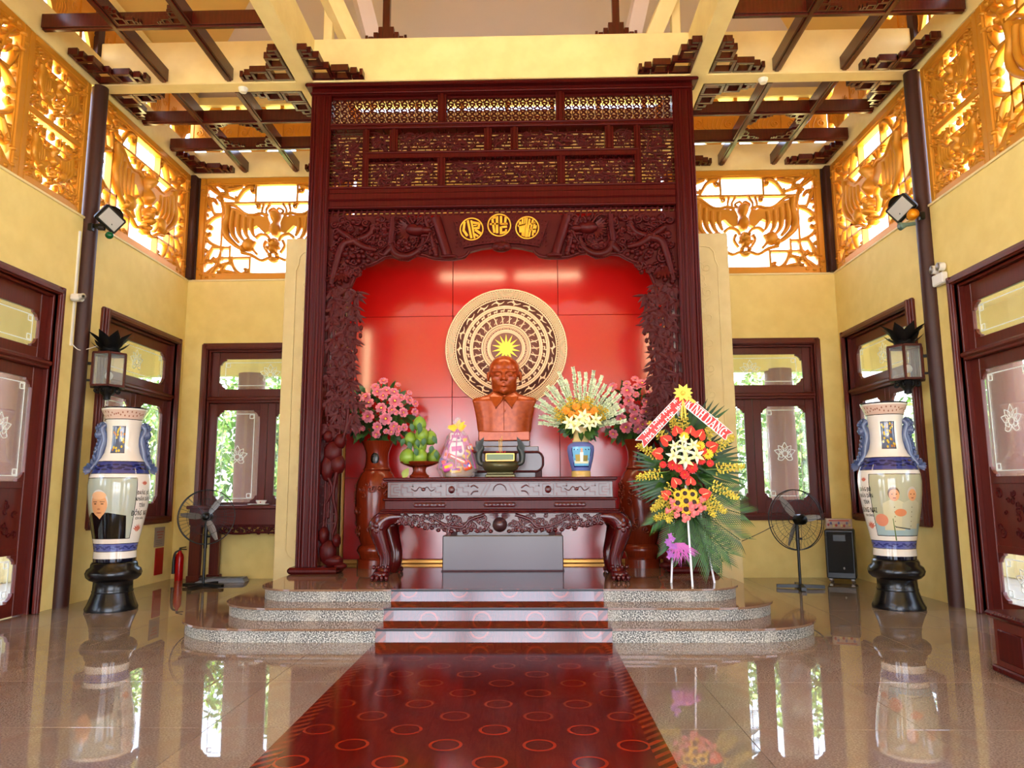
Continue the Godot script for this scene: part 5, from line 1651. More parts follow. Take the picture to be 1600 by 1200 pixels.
func word(text: String, high: float, serif := false, depth := 0.004) -> ArrayMesh:
	var tm := TextMesh.new()
	var f := SystemFont.new()
	f.font_names = PackedStringArray(["Droid Serif" if serif else "Droid Sans"])
	f.font_weight = 700
	tm.font = f; tm.text = text; tm.font_size = 64
	tm.pixel_size = high / 46.0; tm.depth = depth; tm.curve_step = 2.0
	var am := ArrayMesh.new()
	for k in tm.get_surface_count():
		am.add_surface_from_arrays(Mesh.PRIMITIVE_TRIANGLES, tm.surface_get_arrays(k))
	return am
func print_word(im: Image, text: String, cx: float, cy: float, high: float, col: Color, squeeze := 1.0) -> void:    # pictures here run bottom row first
	var m := word(text, high)
	for k in m.get_surface_count():
		var a := m.surface_get_arrays(k)
		var vs: PackedVector3Array = a[Mesh.ARRAY_VERTEX]
		var ids: PackedInt32Array = a[Mesh.ARRAY_INDEX] if a[Mesh.ARRAY_INDEX] != null else PackedInt32Array(range(vs.size()))
		for i in range(0, ids.size(), 3):
			if vs[ids[i]].z < 0.0 or vs[ids[i + 1]].z < 0.0 or vs[ids[i + 2]].z < 0.0: continue
			var p: Array[Vector2] = []
			for q in 3: p.append(Vector2(cx + vs[ids[i + q]].x * squeeze, cy + vs[ids[i + q]].y))
			fill_tri(im, p[0], p[1], p[2], col)
func vase_print(two: bool) -> ImageTexture:
	# 1024 round by 1024 up (0.64 m to 2.74 m); column 512 faces the hall
	var S := 1024
	var im := Image.create(int(S * PK), int(S * PK), true, Image.FORMAT_RGB8)
	im.fill(Color(0.93, 0.90, 0.84))
	var Y := func(m: float) -> float: return (m - 0.64) / 2.1 * S
	var A := func(deg: float) -> float: return 512.0 + deg / 360.0 * S
	var blue := Color(0.22, 0.25, 0.50)
	var ink := Color(0.05, 0.05, 0.12)
	for q in [[0.64, 0.69, ink], [0.79, 0.885, Color(0.35, 0.38, 0.62)], [0.782, 0.79, ink], [0.885, 0.893, ink], [1.83, 1.985, blue], [1.82, 1.83, ink], [1.985, 1.995, ink], [2.565, 2.575, ink], [2.72, 2.75, ink], [2.575, 2.70, Color(0.84, 0.72, 0.64)]]:
		fill_box(im, 0, Y.call(q[0]), S, maxf((q[1] - q[0]) / 2.1 * S, 2.0), q[2])
	for k in 60:       # brushwork in the bands
		var x := k * 17.1
		fill_oval(im, x, Y.call(0.835) + 8 * sin(k * 1.7), 14, 5, Color(0.2, 0.22, 0.45))
		fill_oval(im, x, Y.call(1.91) + 16 * sin(k * 2.3), 22, 6, Color(0.10, 0.11, 0.28))
		fill_oval(im, x, Y.call(2.64) + 14 * sin(k * 2.9), 6, 6, Color(0.62, 0.42, 0.34))
	# blossom tablet on the neck
	var nx := -16.0 if not two else 8.0
	var tx: float = A.call(nx - 22.0)
	var tw: float = A.call(nx + 22.0) - tx
	fill_box(im, int(tx) - 3, int(Y.call(2.11)) - 3, int(tw) + 6, int(0.36 / 2.1 * S) + 6, ink)
	fill_box(im, int(tx), int(Y.call(2.11)), int(tw), int(0.36 / 2.1 * S), Color(0.34, 0.38, 0.46))
	for k in 26:
		fill_oval(im, tx + 8 + rng.randf() * (tw - 16), Y.call(2.13) + rng.randf() * 155.0, 9, 9, Color(0.86, 0.74, 0.26) if k % 4 else Color(0.72, 0.45, 0.2))
	# the large picture panel
	var c := -28.0 if not two else 24.0
	var x0: float = A.call(c - 62.0)
	var x1: float = A.call(c + 60.0)
	fill_box(im, int(x0) - 4, int(Y.call(0.96)) - 4, int(x1 - x0) + 8, int(0.80 / 2.1 * S) + 8, ink)
	fill_box(im, int(x0), int(Y.call(0.96)), int(x1 - x0), int(0.80 / 2.1 * S), Color(0.70, 0.72, 0.64) if not two else Color(0.72, 0.71, 0.58))
	var pp := func(list: Array, ox: float, oy: float, s: float) -> PackedVector2Array:
		var o := PackedVector2Array()
		for q in list: o.append(Vector2(ox + q[0] * s, oy + q[1] * s))
		return o
	var skin := Color(0.91, 0.66, 0.45)
	if not two:       # an elderly person in a black jacket
		var cx: float = A.call(-40.0)
		fill_poly(im, pp.call([[-130, -110], [-122, 20], [-60, 60], [60, 60], [160, 40], [176, -110]], cx, Y.call(1.18), 1.0), Color(0.03, 0.03, 0.035))
		fill_poly(im, pp.call([[-36, 62], [4, 18], [40, 62]], cx, Y.call(1.18), 1.0), skin)
		fill_oval(im, cx, Y.call(1.44), 56, 82, Color(0.86, 0.85, 0.80))
		fill_oval(im, cx, Y.call(1.41), 52, 78, skin)
		fill_oval(im, cx, Y.call(1.53), 46, 26, Color(0.95, 0.74, 0.54))
		for s: float in [-1, 1]:
			fill_oval(im, cx + s * 23, Y.call(1.42), 10, 3, Color(0.25, 0.14, 0.1))
			fill_box(im, int(cx + s * 24) - 15, int(Y.call(1.445)), 30, 4, Color(0.2, 0.13, 0.1))
		fill_oval(im, cx, Y.call(1.35), 11, 6, Color(0.78, 0.5, 0.34))
		fill_oval(im, cx, Y.call(1.30), 19, 3, Color(0.62, 0.32, 0.24))
	else:             # two people in pale jackets over a lotus pond
		fill_box(im, int(x0), int(Y.call(0.96)), int(x1 - x0), 75, Color(0.62, 0.72, 0.72))
		for q in [[6.0, 1.50, 1.0], [42.0, 1.50, 0.95]]:
			var cx: float = A.call(q[0])
			fill_poly(im, pp.call([[-66, -180], [-62, -10], [-20, 14], [22, 14], [60, -10], [62, -180]], cx, Y.call(1.40), q[2]), Color(0.83, 0.80, 0.64) if q[0] < 20 else Color(0.77, 0.76, 0.62))
			fill_oval(im, cx, Y.call(q[1]) + 4, 30, 44, Color(0.40, 0.30, 0.24) if q[0] < 20 else Color(0.80, 0.76, 0.68))
			fill_oval(im, cx + 2, Y.call(q[1]) - 6, 27, 38, skin)
			for s: float in [-1, 1]: fill_oval(im, cx + 2 + s * 11, Y.call(q[1]), 4, 3, Color(0.3, 0.17, 0.12))
			fill_oval(im, cx + 2, Y.call(q[1]) - 24, 9, 3, Color(0.65, 0.33, 0.26))
			for k in 5: fill_oval(im, cx, Y.call(1.33) - k * 30, 3, 3, Color(0.35, 0.33, 0.25))
		fill_oval(im, A.call(18.0), Y.call(1.26), 34, 24, Color(0.88, 0.55, 0.36))
		fill_oval(im, A.call(-22.0), Y.call(1.16), 40, 40, Color(0.87, 0.55, 0.42))
		fill_poly(im, pp.call([[-3, -80], [-14, 60], [-10, 60], [6, -80]], A.call(6.0), Y.call(1.06), 1.0), Color(0.36, 0.45, 0.22))
		fill_poly(im, pp.call([[-40, 10], [60, -4], [60, -10], [-40, 4]], A.call(20.0), Y.call(1.06), 1.0), ink)
	# dedication, with lotus blossoms above and below
	var ax: float = A.call(51.0 if not two else -53.0)
	var rows := ["ĐANG BÔ", "NHÂN DÂN", "TINH", "ĐÔNG NAI", "KÍNH DÂNG"]
	for k in 5:
		print_word(im, rows[k], ax, Y.call([1.565, 1.48, 1.395, 1.29, 1.22][k]), [25, 25, 25, 32, 15][k], Color(0.06, 0.06, 0.09), 0.62)
	for q in [[-13, 1.565, 1], [22, 1.565, -1], [-4, 1.395, 1], [-17, 1.30, 2]]:      # hook, dot and grave accents of the dedication
		var yy: float = Y.call(q[1]) + (18.0 if q[2] > 0 else -16.0)
		fill_oval(im, ax + q[0], yy + (4.0 if q[2] == 2 else 0.0), 2.2, 2.6, Color(0.06, 0.06, 0.09))
	for q in [[1.68, 0.8], [1.06, 1.3]]:
		for k in 7:
			var a := PI * (0.12 + 0.127 * k)
			fill_poly(im, pp.call([[-9, 0], [0, 34], [9, 0]].map(func(e): return [e[0] * sin(a) + e[1] * cos(a), -e[0] * cos(a) + e[1] * sin(a)]), ax, Y.call(q[0]), q[1]), Color(0.78, 0.36, 0.30) if k % 2 else Color(0.86, 0.52, 0.42))
	im.generate_mipmaps()
	return ImageTexture.create_from_image(im)
func porcelain(s: int) -> void:
	var two := s > 0
	var pos := V(s * 5.29, 0, -10.12 if s < 0 else -10.2)
	var turn := atan2(CAM.x - pos.x, CAM.z - pos.z)
	var st := thing("vase_plinth", "round black waisted stand under the %s" % ["porcelain vase with two painted people" if two else "porcelain vase with one painted portrait"], "stand", pos, turn, "black vase stands")
	part(st, "foot", g().lathe([Vector2(0, 0), Vector2(0.36, 0), Vector2(0.365, 0.03), Vector2(0.33, 0.10), Vector2(0.295, 0.19), Vector2(0.28, 0.235)], 40), M.black_gloss)
	part(st, "drum", g().lathe([Vector2(0.28, 0.235), Vector2(0.285, 0.25), Vector2(0.275, 0.27), Vector2(0.27, 0.37), Vector2(0.28, 0.385)], 40), M.black_gloss)
	part(st, "collar", g().lathe([Vector2(0.28, 0.385), Vector2(0.33, 0.40), Vector2(0.375, 0.44), Vector2(0.39, 0.49), Vector2(0.37, 0.54), Vector2(0.325, 0.57), Vector2(0.32, 0.61), Vector2(0.30, 0.64), Vector2(0, 0.64)], 40), M.black_gloss)
	var o := thing("porcelain_vase", "tall white and blue porcelain vase painted with %s, dragon handles" % ["two people in pale jackets" if two else "one portrait in a black jacket"], "vase", pos + V(0, 0.64, 0), turn, "tall porcelain vases")
	var prof := []
	for q in [[0.0, 0.645], [0.295, 0.645], [0.30, 0.70], [0.296, 0.79], [0.315, 0.90], [0.355, 1.08], [0.40, 1.30], [0.43, 1.50], [0.44, 1.66], [0.43, 1.77], [0.41, 1.83], [0.375, 1.91], [0.335, 1.985], [0.29, 2.04], [0.255, 2.11], [0.238, 2.20], [0.234, 2.32], [0.24, 2.44], [0.255, 2.54], [0.285, 2.62], [0.325, 2.70], [0.335, 2.735], [0.32, 2.74], [0.27, 2.62], [0.22, 2.4]]:
		prof.append(Vector2(q[0], q[1] - 0.64))
	var b := g().lathe(prof, 56)
	for i in b.uv.size(): b.uv[i] = Vector2(b.uv[i].x + 0.5, clampf(b.uv[i].y / 2.1, 0.0, 0.999))
	var gm := mk(Color.WHITE, 0.1)
	gm.albedo_texture = vase_print(two)
	gm.clearcoat_enabled = true; gm.clearcoat = 0.4; gm.clearcoat_roughness = 0.05
	part(o, "body", b, gm)
	o.scale = V(0.89, 1, 0.89); st.scale = V(0.9, 1, 0.9)
	for m: float in [-1, 1]:
		var h := g()
		h.col = lin(0.32, 0.37, 0.50)
		var pts := smooth([V(m * 0.24, 1.86, 0.03), V(m * 0.30, 1.80, 0.03), V(m * 0.26, 1.66, 0.03), V(m * 0.29, 1.52, 0.03), V(m * 0.32, 1.38, 0.03), V(m * 0.41, 1.25, 0.03)], 5)
		h.tube(pts, taper(pts.size(), 0.04, 0.035, 0.075), 9)
		for i in pts.size():
			h.ell(pts[i] + V(m * (0.05 + 0.02 * (i % 2)), 0.01, 0.02 * sin(i * 2.0)), V(0.03, 0.035, 0.04), 7)
		h.ell(V(m * 0.33, 1.72, 0.04), V(0.07, 0.07, 0.06), 9)
		for k in 7:
			var a := k * 0.5 - 0.6
			h.blade(V(m * 0.40, 1.25, 0.04), V(m * cos(a), -0.4 + sin(a) * 0.6, 0.2), Vector3.BACK, 0.13, 0.06, 0.02, 0.2, 3)
		part(o, "dragon_handle", h, M.glaze, Vector3.ZERO, "blue-grey dragon handle")

# ------------------------------------------------------------------ things on and beside the altar
func offerings() -> void:
	var cam_f := camellia()
	# tall turned wooden urns with camellias
	for s: int in [-1, 1]:
		var pos := V(-1.95 if s < 0 else 2.06, PH, -11.26)
		var u := thing("wooden_urn", "tall carved brown wooden urn %s" % ["behind the green fruit" if s < 0 else "behind the standing wreath"], "urn", pos, 0.0, "carved wooden urns")
		part(u, "foot", g().lathe([Vector2(0, 0), Vector2(0.27, 0), Vector2(0.27, 0.12), Vector2(0.23, 0.14), Vector2(0.25, 0.2), Vector2(0.28, 0.25), Vector2(0.26, 0.31), Vector2(0.22, 0.34)], 32), M.urn)
		part(u, "body", g().lathe([Vector2(0.22, 0.34), Vector2(0.25, 0.42), Vector2(0.29, 0.60), Vector2(0.315, 0.85), Vector2(0.32, 1.08), Vector2(0.30, 1.27), Vector2(0.24, 1.40), Vector2(0.20, 1.44)], 32), M.urn)
		part(u, "neck", g().lathe([Vector2(0.20, 1.44), Vector2(0.215, 1.46), Vector2(0.19, 1.49), Vector2(0.17, 1.60), Vector2(0.175, 1.72), Vector2(0.23, 1.86), Vector2(0.25, 1.89), Vector2(0.2, 1.88), Vector2(0.14, 1.7)], 32), M.urn)
		var rl := g()
		for k in 70:
			var a := rng.randf() * TAU
			var y := rng.randf_range(0.5, 1.26)
			var r := 0.285 + 0.035 * sin((y - 0.4) * 2.2)
			rl.t = Transform3D(Basis(Vector3.UP, a), Vector3.ZERO)
			var q := rng.randf_range(0.03, 0.06)
			var cu := curl(0, y, q, q * 0.2, 1.1 * (1 if k % 2 else -1), rng.randf() * TAU, r)
			rl.tube(cu, 0.013, 5)
		part(u, "carved_relief", rl, M.urn).set_meta("kind", "stuff")
		part(u, "medallion", g().ell(V(0, 1.62, 0.165), V(0.065, 0.10, 0.02), 14), M.black_gloss, Vector3.ZERO, "dark oval plaque on the neck")
		var bq := thing("camellia_bouquet", "dome of pink camellias with dark leaves in the urn %s" % ["behind the green fruit" if s < 0 else "behind the standing wreath"], "bouquet", V(pos.x, PH + 1.88, -11.26), 0.0, "camellia bouquets")
		var list := []
		if s < 0:
			for q in [[395, 105, 40], [310, 165, 40], [330, 220, 45], [425, 205, 45], [505, 220, 42], [390, 260, 42], [545, 140, 25], [665, 225, 25], [215, 270, 45], [130, 290, 45], [245, 330, 45], [575, 275, 35], [635, 270, 25], [665, 305, 38], [725, 340, 32], [510, 315, 55], [575, 355, 22], [200, 400, 25], [95, 430, 32], [370, 385, 48], [480, 405, 38], [525, 430, 25], [600, 430, 42], [720, 425, 35], [235, 470, 57], [415, 495, 55], [25, 520, 25], [110, 590, 50], [180, 595, 25], [330, 575, 42], [420, 625, 25], [500, 570, 40], [550, 600, 32], [610, 585, 35], [475, 630, 32], [320, 655, 38], [30, 625, 25], [540, 650, 22]]:
				list.append([540 + q[0] / 6.669, 580 + q[1] / 6.669, q[2] / 6.669])
		else:
			for q in [[740, 220, 42], [880, 190, 35], [960, 140, 32], [1030, 190, 48], [975, 215, 32], [1090, 160, 28], [885, 262, 55], [970, 295, 30], [1100, 280, 25], [780, 340, 42], [900, 362, 45], [1072, 370, 40], [815, 440, 45], [955, 445, 45], [1068, 465, 52], [1135, 490, 30], [825, 530, 45], [965, 530, 52], [1035, 585, 45], [875, 612, 52], [990, 630, 42], [750, 680, 40], [700, 600, 25], [1180, 345, 30]]:
				list.append([840 + q[0] / 6.316, 570 + q[1] / 6.316, q[2] / 6.316])
		var mid := V(pos.x, PH + 2.3, -11.26)
		for q in list:
			var flat := at(q[0], q[1], -11.4)
			var e := Vector2(flat.x - mid.x, flat.y - mid.y).length()
			var c := at(q[0], q[1], -11.4 + 0.42 * sqrt(maxf(0.0, 1.0 - pow(e / 0.66, 2))))
			var dir := (c - mid).normalized() + V(0, 0.05, 1.1)
			bloom(bq, cam_f, "flower", "flower_centre", aim(c - bq.position, dir, q[2] * 0.0118, e * 9.0))
		var fo := g().add(foliage(230, 0.5, 0.42, 0.26, 0.17), X3(mid - bq.position + V(0, -0.02, -0.05)))
		for k in 14:
			var a := TAU * k / 14.0
			fo.col = lin(0.18, 0.28, 0.1)
			fo.tube(smooth([V(0, -0.15, 0), V(cos(a) * 0.1, 0.1, sin(a) * 0.08), V(cos(a) * 0.36, 0.4 + 0.1 * sin(a * 3.0), sin(a) * 0.2)], 4), 0.006, 5)
		part(bq, "foliage", fo, M.leaf)
	# stand of green pomelos
	var TY := 1.745
	var fs := thing("fruit_stand", "turned orange-brown wooden dish on a foot holding green pomelos", "fruit stand", V(-1.11, TY, -10.02))
	part(fs, "foot", g().lathe([Vector2(0, 0), Vector2(0.13, 0), Vector2(0.135, 0.03), Vector2(0.10, 0.06), Vector2(0.085, 0.10), Vector2(0.095, 0.14)], 28), M.urn)
	part(fs, "dish", g().lathe([Vector2(0.0, 0.14), Vector2(0.095, 0.14), Vector2(0.19, 0.17), Vector2(0.26, 0.205), Vector2(0.265, 0.22), Vector2(0.2, 0.2), Vector2(0, 0.19)], 28), M.urn)
	var pm := g()
	pm.col = lin(0.48, 0.60, 0.18)
	pm.lathe([Vector2(0, -0.1), Vector2(0.05, -0.097), Vector2(0.09, -0.06), Vector2(0.102, 0.0), Vector2(0.085, 0.06), Vector2(0.05, 0.1), Vector2(0.02, 0.115), Vector2(0, 0.116)], 18)
	var pmm := pm.mesh()
	var stem := g(); stem.col = lin(0.30, 0.36, 0.12)
	stem.tube([V(0, 0.11, 0), V(0.005, 0.145, 0)], 0.008, 6)
	var skin := tinted(0.35)
	var spots := [V(-0.17, 0.28, 0.06), V(0.03, 0.28, 0.17), V(0.19, 0.28, 0.0), V(-0.06, 0.28, 0.15), V(0.0, 0.29, -0.16), V(0.02, 0.43, 0.12), V(-0.12, 0.52, 0.02), V(0.04, 0.58, 0.08), V(0.14, 0.54, -0.02), V(0.0, 0.73, 0.04)]
	spots[3] = V(-0.13, 0.28, 0.17)
	for k in spots.size():
		var f := thing("pomelo", "green pomelo piled on the wooden fruit stand", "fruit", fs.position + spots[k], k * 1.1, "pomelos on the fruit stand")
		part(f, "rind", pmm, skin); part(f, "stalk", stem, M.tint)
		f.scale = Vector3.ONE * (0.95 if k < 5 else 0.92)
	var lv := thing("leaf_garland", "dark green leaves tucked between the piled pomelos", "leaves", fs.position + V(0, 0.45, 0.05))
	for q in [[-0.19, 0.02, 0.1, -0.4], [-0.12, -0.03, 0.17, 0.4], [0.0, 0.0, 0.2, 0.2], [0.1, 0.02, 0.19, -0.2], [0.2, 0.05, 0.1, 0.5], [0.2, -0.08, 0.14, -0.3], [0.24, -0.15, 0.08, 0.1], [-0.02, -0.12, 0.22, 0.3], [0.02, 0.23, 0.13, 0.0], [-0.1, 0.22, 0.11, 0.3], [0.05, 0.18, 0.15, -0.4]]:
		var l := g(); l.col = lin(0.14, 0.33, 0.09)
		l.blade(V(q[0], q[1] + 0.06, q[2]), V(q[3], -1, 0.1), V(0, 0.1, 1), 0.12, 0.07, -0.03, 0.25, 4)
		part(lv, "leaf", l, M.leaf)
	var fl := thing("folded_leaf", "small folded yellow-green leaf standing on the altar table by the fruit stand", "leaf", V(-1.24, TY, -9.78))
	var fg := g(); fg.col = lin(0.62, 0.66, 0.30)
	fg.blade(V(-0.05, 0.0, 0), V(0.55, 1, 0), Vector3.BACK, 0.15, 0.1, 0.02, 0.5, 4)
	part(fl, "blade", fg, M.leaf)
	# cellophane-wrapped gift basket
	var gb := thing("gift_basket", "cellophane-wrapped gift basket of colourful packets tied with a yellow bow", "basket", V(-0.59, TY, -10.02))
	var bk := g(); bk.col = lin(0.72, 0.55, 0.32)
	bk.lathe([Vector2(0, 0.005), Vector2(0.17, 0.005), Vector2(0.2, 0.04), Vector2(0.225, 0.14), Vector2(0.21, 0.15), Vector2(0.17, 0.05), Vector2(0, 0.03)], 24)
	for k in 12: bk.tube([V(sin(k * 0.524) * 0.18, 0.02, cos(k * 0.524) * 0.18), V(sin(k * 0.524) * 0.225, 0.14, cos(k * 0.524) * 0.225)], 0.009, 5)
	part(gb, "basket", bk, M.tint)
	var cols := [lin(0.86, 0.12, 0.14), lin(0.95, 0.92, 0.9), lin(0.80, 0.32, 0.62), lin(0.95, 0.75, 0.2), lin(0.55, 0.2, 0.55), lin(0.92, 0.55, 0.7), lin(0.9, 0.35, 0.1), lin(0.35, 0.25, 0.6)]
	var pk := [[0.02, 0.24, 0.16, 0.30, 0.06, -0.45, 0], [0.0, 0.38, 0.10, 0.2, 0.2, 0.1, 1], [-0.1, 0.14, 0.19, 0.16, 0.11, 0.3, 2], [0.13, 0.31, 0.12, 0.09, 0.12, -0.5, 3], [-0.02, 0.55, 0.04, 0.16, 0.12, 0.0, 1], [0.14, 0.16, 0.17, 0.12, 0.13, 0.4, 6], [-0.13, 0.3, 0.1, 0.1, 0.14, -0.2, 5], [0.1, 0.5, 0.03, 0.1, 0.14, 0.2, 2], [-0.08, 0.46, 0.05, 0.1, 0.14, -0.3, 4], [0.0, 0.10, 0.2, 0.16, 0.08, 0.1, 3], [0.17, 0.4, 0.02, 0.08, 0.12, 0.3, 0], [-0.17, 0.2, 0.08, 0.1, 0.16, 0.2, 7]]
	for q in pk:
		var b := g(); b.col = cols[q[6]]
		b.box(Vector3.ZERO, V(q[3], q[4], 0.06), 0.015)
		b.col = cols[(q[6] + 1) % 8]
		b.box(V(0, 0, 0.031), V(q[3] * 0.7, q[4] * 0.35, 0.004))
		b.col = cols[(q[6] + 3) % 8]
		b.ell(V(q[3] * 0.25, -q[4] * 0.2, 0.032), V(q[3] * 0.13, q[4] * 0.16, 0.004), 8)
		var pp := part(gb, "packet", b, M.glaze, V(q[0], q[1], q[2]))
		pp.rotation = V(-0.3, 0, q[5])
	var ce := g()
	for k in 20:         # crumpled film gathered to the neck
		var a0 := TAU * k / 20.0
		var a1 := TAU * (k + 1) / 20.0
		var pr := [[0.22, 0.01], [0.265, 0.12], [0.255, 0.26], [0.2, 0.42], [0.13, 0.58], [0.04, 0.68], [0.07, 0.76], [0.03, 0.82]]
		for i in pr.size() - 1:
			var j := 1.0 + 0.09 * sin(k * 5.1 + i * 1.7)
			var j2 := 1.0 + 0.09 * sin((k + 1) % 20 * 5.1 + i * 1.7)
			var h := 1.0 + 0.09 * sin(k * 5.1 + (i + 1) * 1.7)
			var h2 := 1.0 + 0.09 * sin((k + 1) % 20 * 5.1 + (i + 1) * 1.7)
			ce.quad(V(sin(a0) * pr[i][0] * j, pr[i][1], cos(a0) * pr[i][0] * j), V(sin(a1) * pr[i][0] * j2, pr[i][1], cos(a1) * pr[i][0] * j2), V(sin(a1) * pr[i + 1][0] * h2, pr[i + 1][1], cos(a1) * pr[i + 1][0] * h2), V(sin(a0) * pr[i + 1][0] * h, pr[i + 1][1], cos(a0) * pr[i + 1][0] * h), V(sin(a0), 0.2, cos(a0)))
	part(gb, "cellophane", ce, M.film)
	var bw := g()
	for k in 9:
		var a := TAU * k / 9.0
		bw.col = lin(0.98, 0.78, 0.16)
		bw.blade(V(0, 0.66, 0.03), V(cos(a), 0.5 + 0.5 * sin(a), 0.5 * sin(a * 2.0)), Vector3.BACK, 0.13, 0.08, -0.06, 0.3, 4)
	for k in 10:
		bw.col = lin(0.80, 0.25, 0.62)
		bw.tube(smooth([V(0, 0.66, 0.05), V(sin(k * 0.63) * 0.16, 0.45, cos(k * 0.63) * 0.16), V(sin(k * 0.63) * 0.26, 0.12, cos(k * 0.63) * 0.26)], 4), 0.008, 4)
	part(gb, "ribbon_bow", bw, M.petal)
	# incense burner
	var ib := thing("incense_burner", "bronze-green footed incense burner with upswept handles", "incense burner", V(0.0, TY, -9.93))
	var bs := mk(Color(0.36, 0.33, 0.20), 0.34, 0.5)
	part(ib, "foot", g().box(V(0, 0.02, 0), V(0.40, 0.04, 0.28), 0.01).box(V(0, 0.055, 0), V(0.36, 0.03, 0.25), 0.01), bs)
	var bl := g()
	bl.t = Transform3D(Basis.from_scale(V(1.0, 1.0, 0.72)), Vector3.ZERO)
	bl.lathe([Vector2(0.17, 0.07), Vector2(0.22, 0.10), Vector2(0.25, 0.15), Vector2(0.24, 0.20), Vector2(0.215, 0.215), Vector2(0.22, 0.31), Vector2(0.235, 0.325), Vector2(0.2, 0.325), Vector2(0.19, 0.25), Vector2(0, 0.25)], 32)
	part(ib, "bowl", bl, bs)
	part(ib, "ash", g().box(V(0, 0.29, 0), V(0.3, 0.02, 0.18)), mk(Color(0.55, 0.50, 0.45), 0.95))
	var pl := g().box(V(0, 0.265, 0.165), V(0.36, 0.085, 0.02), 0.004)
	part(ib, "tablet", pl, mk(Color(0.30, 0.34, 0.22), 0.3, 0.4))
	var pr2 := g()
	for s: float in [-1, 1]:
		pr2.bar(V(-0.185, 0.265 + s * 0.045, 0.176), V(0.185, 0.265 + s * 0.045, 0.176), 0.012, 0.01).bar(V(s * 0.185, 0.22, 0.176), V(s * 0.185, 0.31, 0.176), 0.012, 0.01)
	part(ib, "tablet_rim", pr2, M.trim_gold)
	for s: float in [-1, 1]:
		var h := g()
		var pts := smooth([V(s * 0.2, 0.18, 0), V(s * 0.28, 0.20, 0), V(s * 0.29, 0.32, 0), V(s * 0.25, 0.40, 0), V(s * 0.29, 0.47, 0)], 5)
		h.tube(pts, taper(pts.size(), 0.03, 0.02, 0.045), 8)
		for k in 8: h.blade(V(s * 0.27, 0.30 + k * 0.015, 0.02), V(s * (0.5 - k * 0.12), 1.0, 0.2), Vector3.BACK, 0.15, 0.045, 0.0, 0.2, 3)
		part(ib, "handle", h, mk(Color(0.23, 0.24, 0.22), 0.4, 0.4))
	var cu := g(); cu.col = lin(0.80, 0.10, 0.12)
	for k in 12: cu.tube([V(-0.06 + k * 0.011, 0.30, 0.02 * sin(k * 2.0)), V(-0.062 + k * 0.0115, 0.335 + 0.01 * (k % 3), 0.02 * sin(k * 2.0))], 0.006, 5)
	part(ib, "stick_stubs", cu, M.tint)
	for k in 3:
		var x := -0.015 + k * 0.015
		var t := thing("incense_stick", "thin yellow incense stick standing in the bronze burner", "incense stick", ib.position + V(x, 0.30, 0.0), 0.0, "incense sticks")
		var sg := g(); sg.col = lin(0.85, 0.66, 0.25)
		sg.tube([V(0, 0, 0), V((k - 1) * 0.006, 0.2 + 0.03 * k, 0)], 0.004, 6)
		part(t, "stick", sg, M.tint)
	# blue vase with gladioli and lilies
	var bv := thing("blue_vase", "blue glazed vase with a painted figure panel and gilt neck on the altar table", "vase", V(1.09, TY, -10.05))
	var vb := g()
	vb.col = lin(0.40, 0.44, 0.66)
	vb.lathe([Vector2(0.125, 0.085), Vector2(0.135, 0.12), Vector2(0.165, 0.24), Vector2(0.185, 0.36), Vector2(0.18, 0.42), Vector2(0.14, 0.46), Vector2(0.105, 0.475)], 32)
	part(bv, "body", vb, M.glaze)
	var vg := g(); vg.col = lin(0.80, 0.66, 0.36)
	vg.lathe([Vector2(0, 0.0), Vector2(0.13, 0.0), Vector2(0.13, 0.07), Vector2(0.12, 0.085)], 32)
	part(bv, "gilt_foot", vg, M.glaze)
	vg = g()
	vg.col = lin(0.85, 0.76, 0.50)
	vg.lathe([Vector2(0.105, 0.475), Vector2(0.115, 0.49), Vector2(0.098, 0.51), Vector2(0.095, 0.60), Vector2(0.11, 0.68), Vector2(0.10, 0.68), Vector2(0.08, 0.6)], 32)
	part(bv, "gilt_neck", vg, M.glaze)
	var vp := g()
	var put := func(x0: float, x1: float, y0: float, y1: float, col: Color, lift: float) -> void:
		vp.col = col
		for i in 6:
			for j in 5:
				var q := []
				for e in [[0, 0], [1, 0], [1, 1], [0, 1]]:
					var a := lerpf(x0, x1, (i + e[0]) / 6.0)
					var y := lerpf(y0, y1, (j + e[1]) / 5.0)
					var r := lerpf(0.135, 0.186, clampf((y - 0.12) / 0.24, 0, 1)) - maxf(0.0, y - 0.37) * 0.25 + lift
					q.append(V(sin(a) * r, y, cos(a) * r))
				vp.quad(q[0], q[1], q[2], q[3], V(0, 0, 1))
	put.call(-0.78, 0.78, 0.13, 0.42, lin(0.10, 0.14, 0.35), 0.003)
	put.call(-0.70, 0.70, 0.15, 0.405, lin(0.45, 0.72, 0.85), 0.005)
	put.call(-0.62, 0.62, 0.18, 0.22, lin(0.88, 0.86, 0.7), 0.007)
	put.call(-0.5, -0.12, 0.21, 0.30, lin(0.70, 0.62, 0.3), 0.007)
	put.call(0.12, 0.5, 0.21, 0.29, lin(0.55, 0.5, 0.24), 0.007)
	put.call(-0.12, 0.12, 0.20, 0.33, lin(0.95, 0.92, 0.86), 0.008)
	put.call(-0.07, 0.07, 0.33, 0.385, lin(0.88, 0.66, 0.5), 0.008)
	part(bv, "painted_panel", vp, M.glaze, Vector3.ZERO, "pale blue painted panel with a robed figure")
	var ga := thing("gladiolus_bouquet", "fan of pale gladioli with yellow sprays and cream lilies in the blue vase", "bouquet", bv.position + V(0, 0.66, 0))
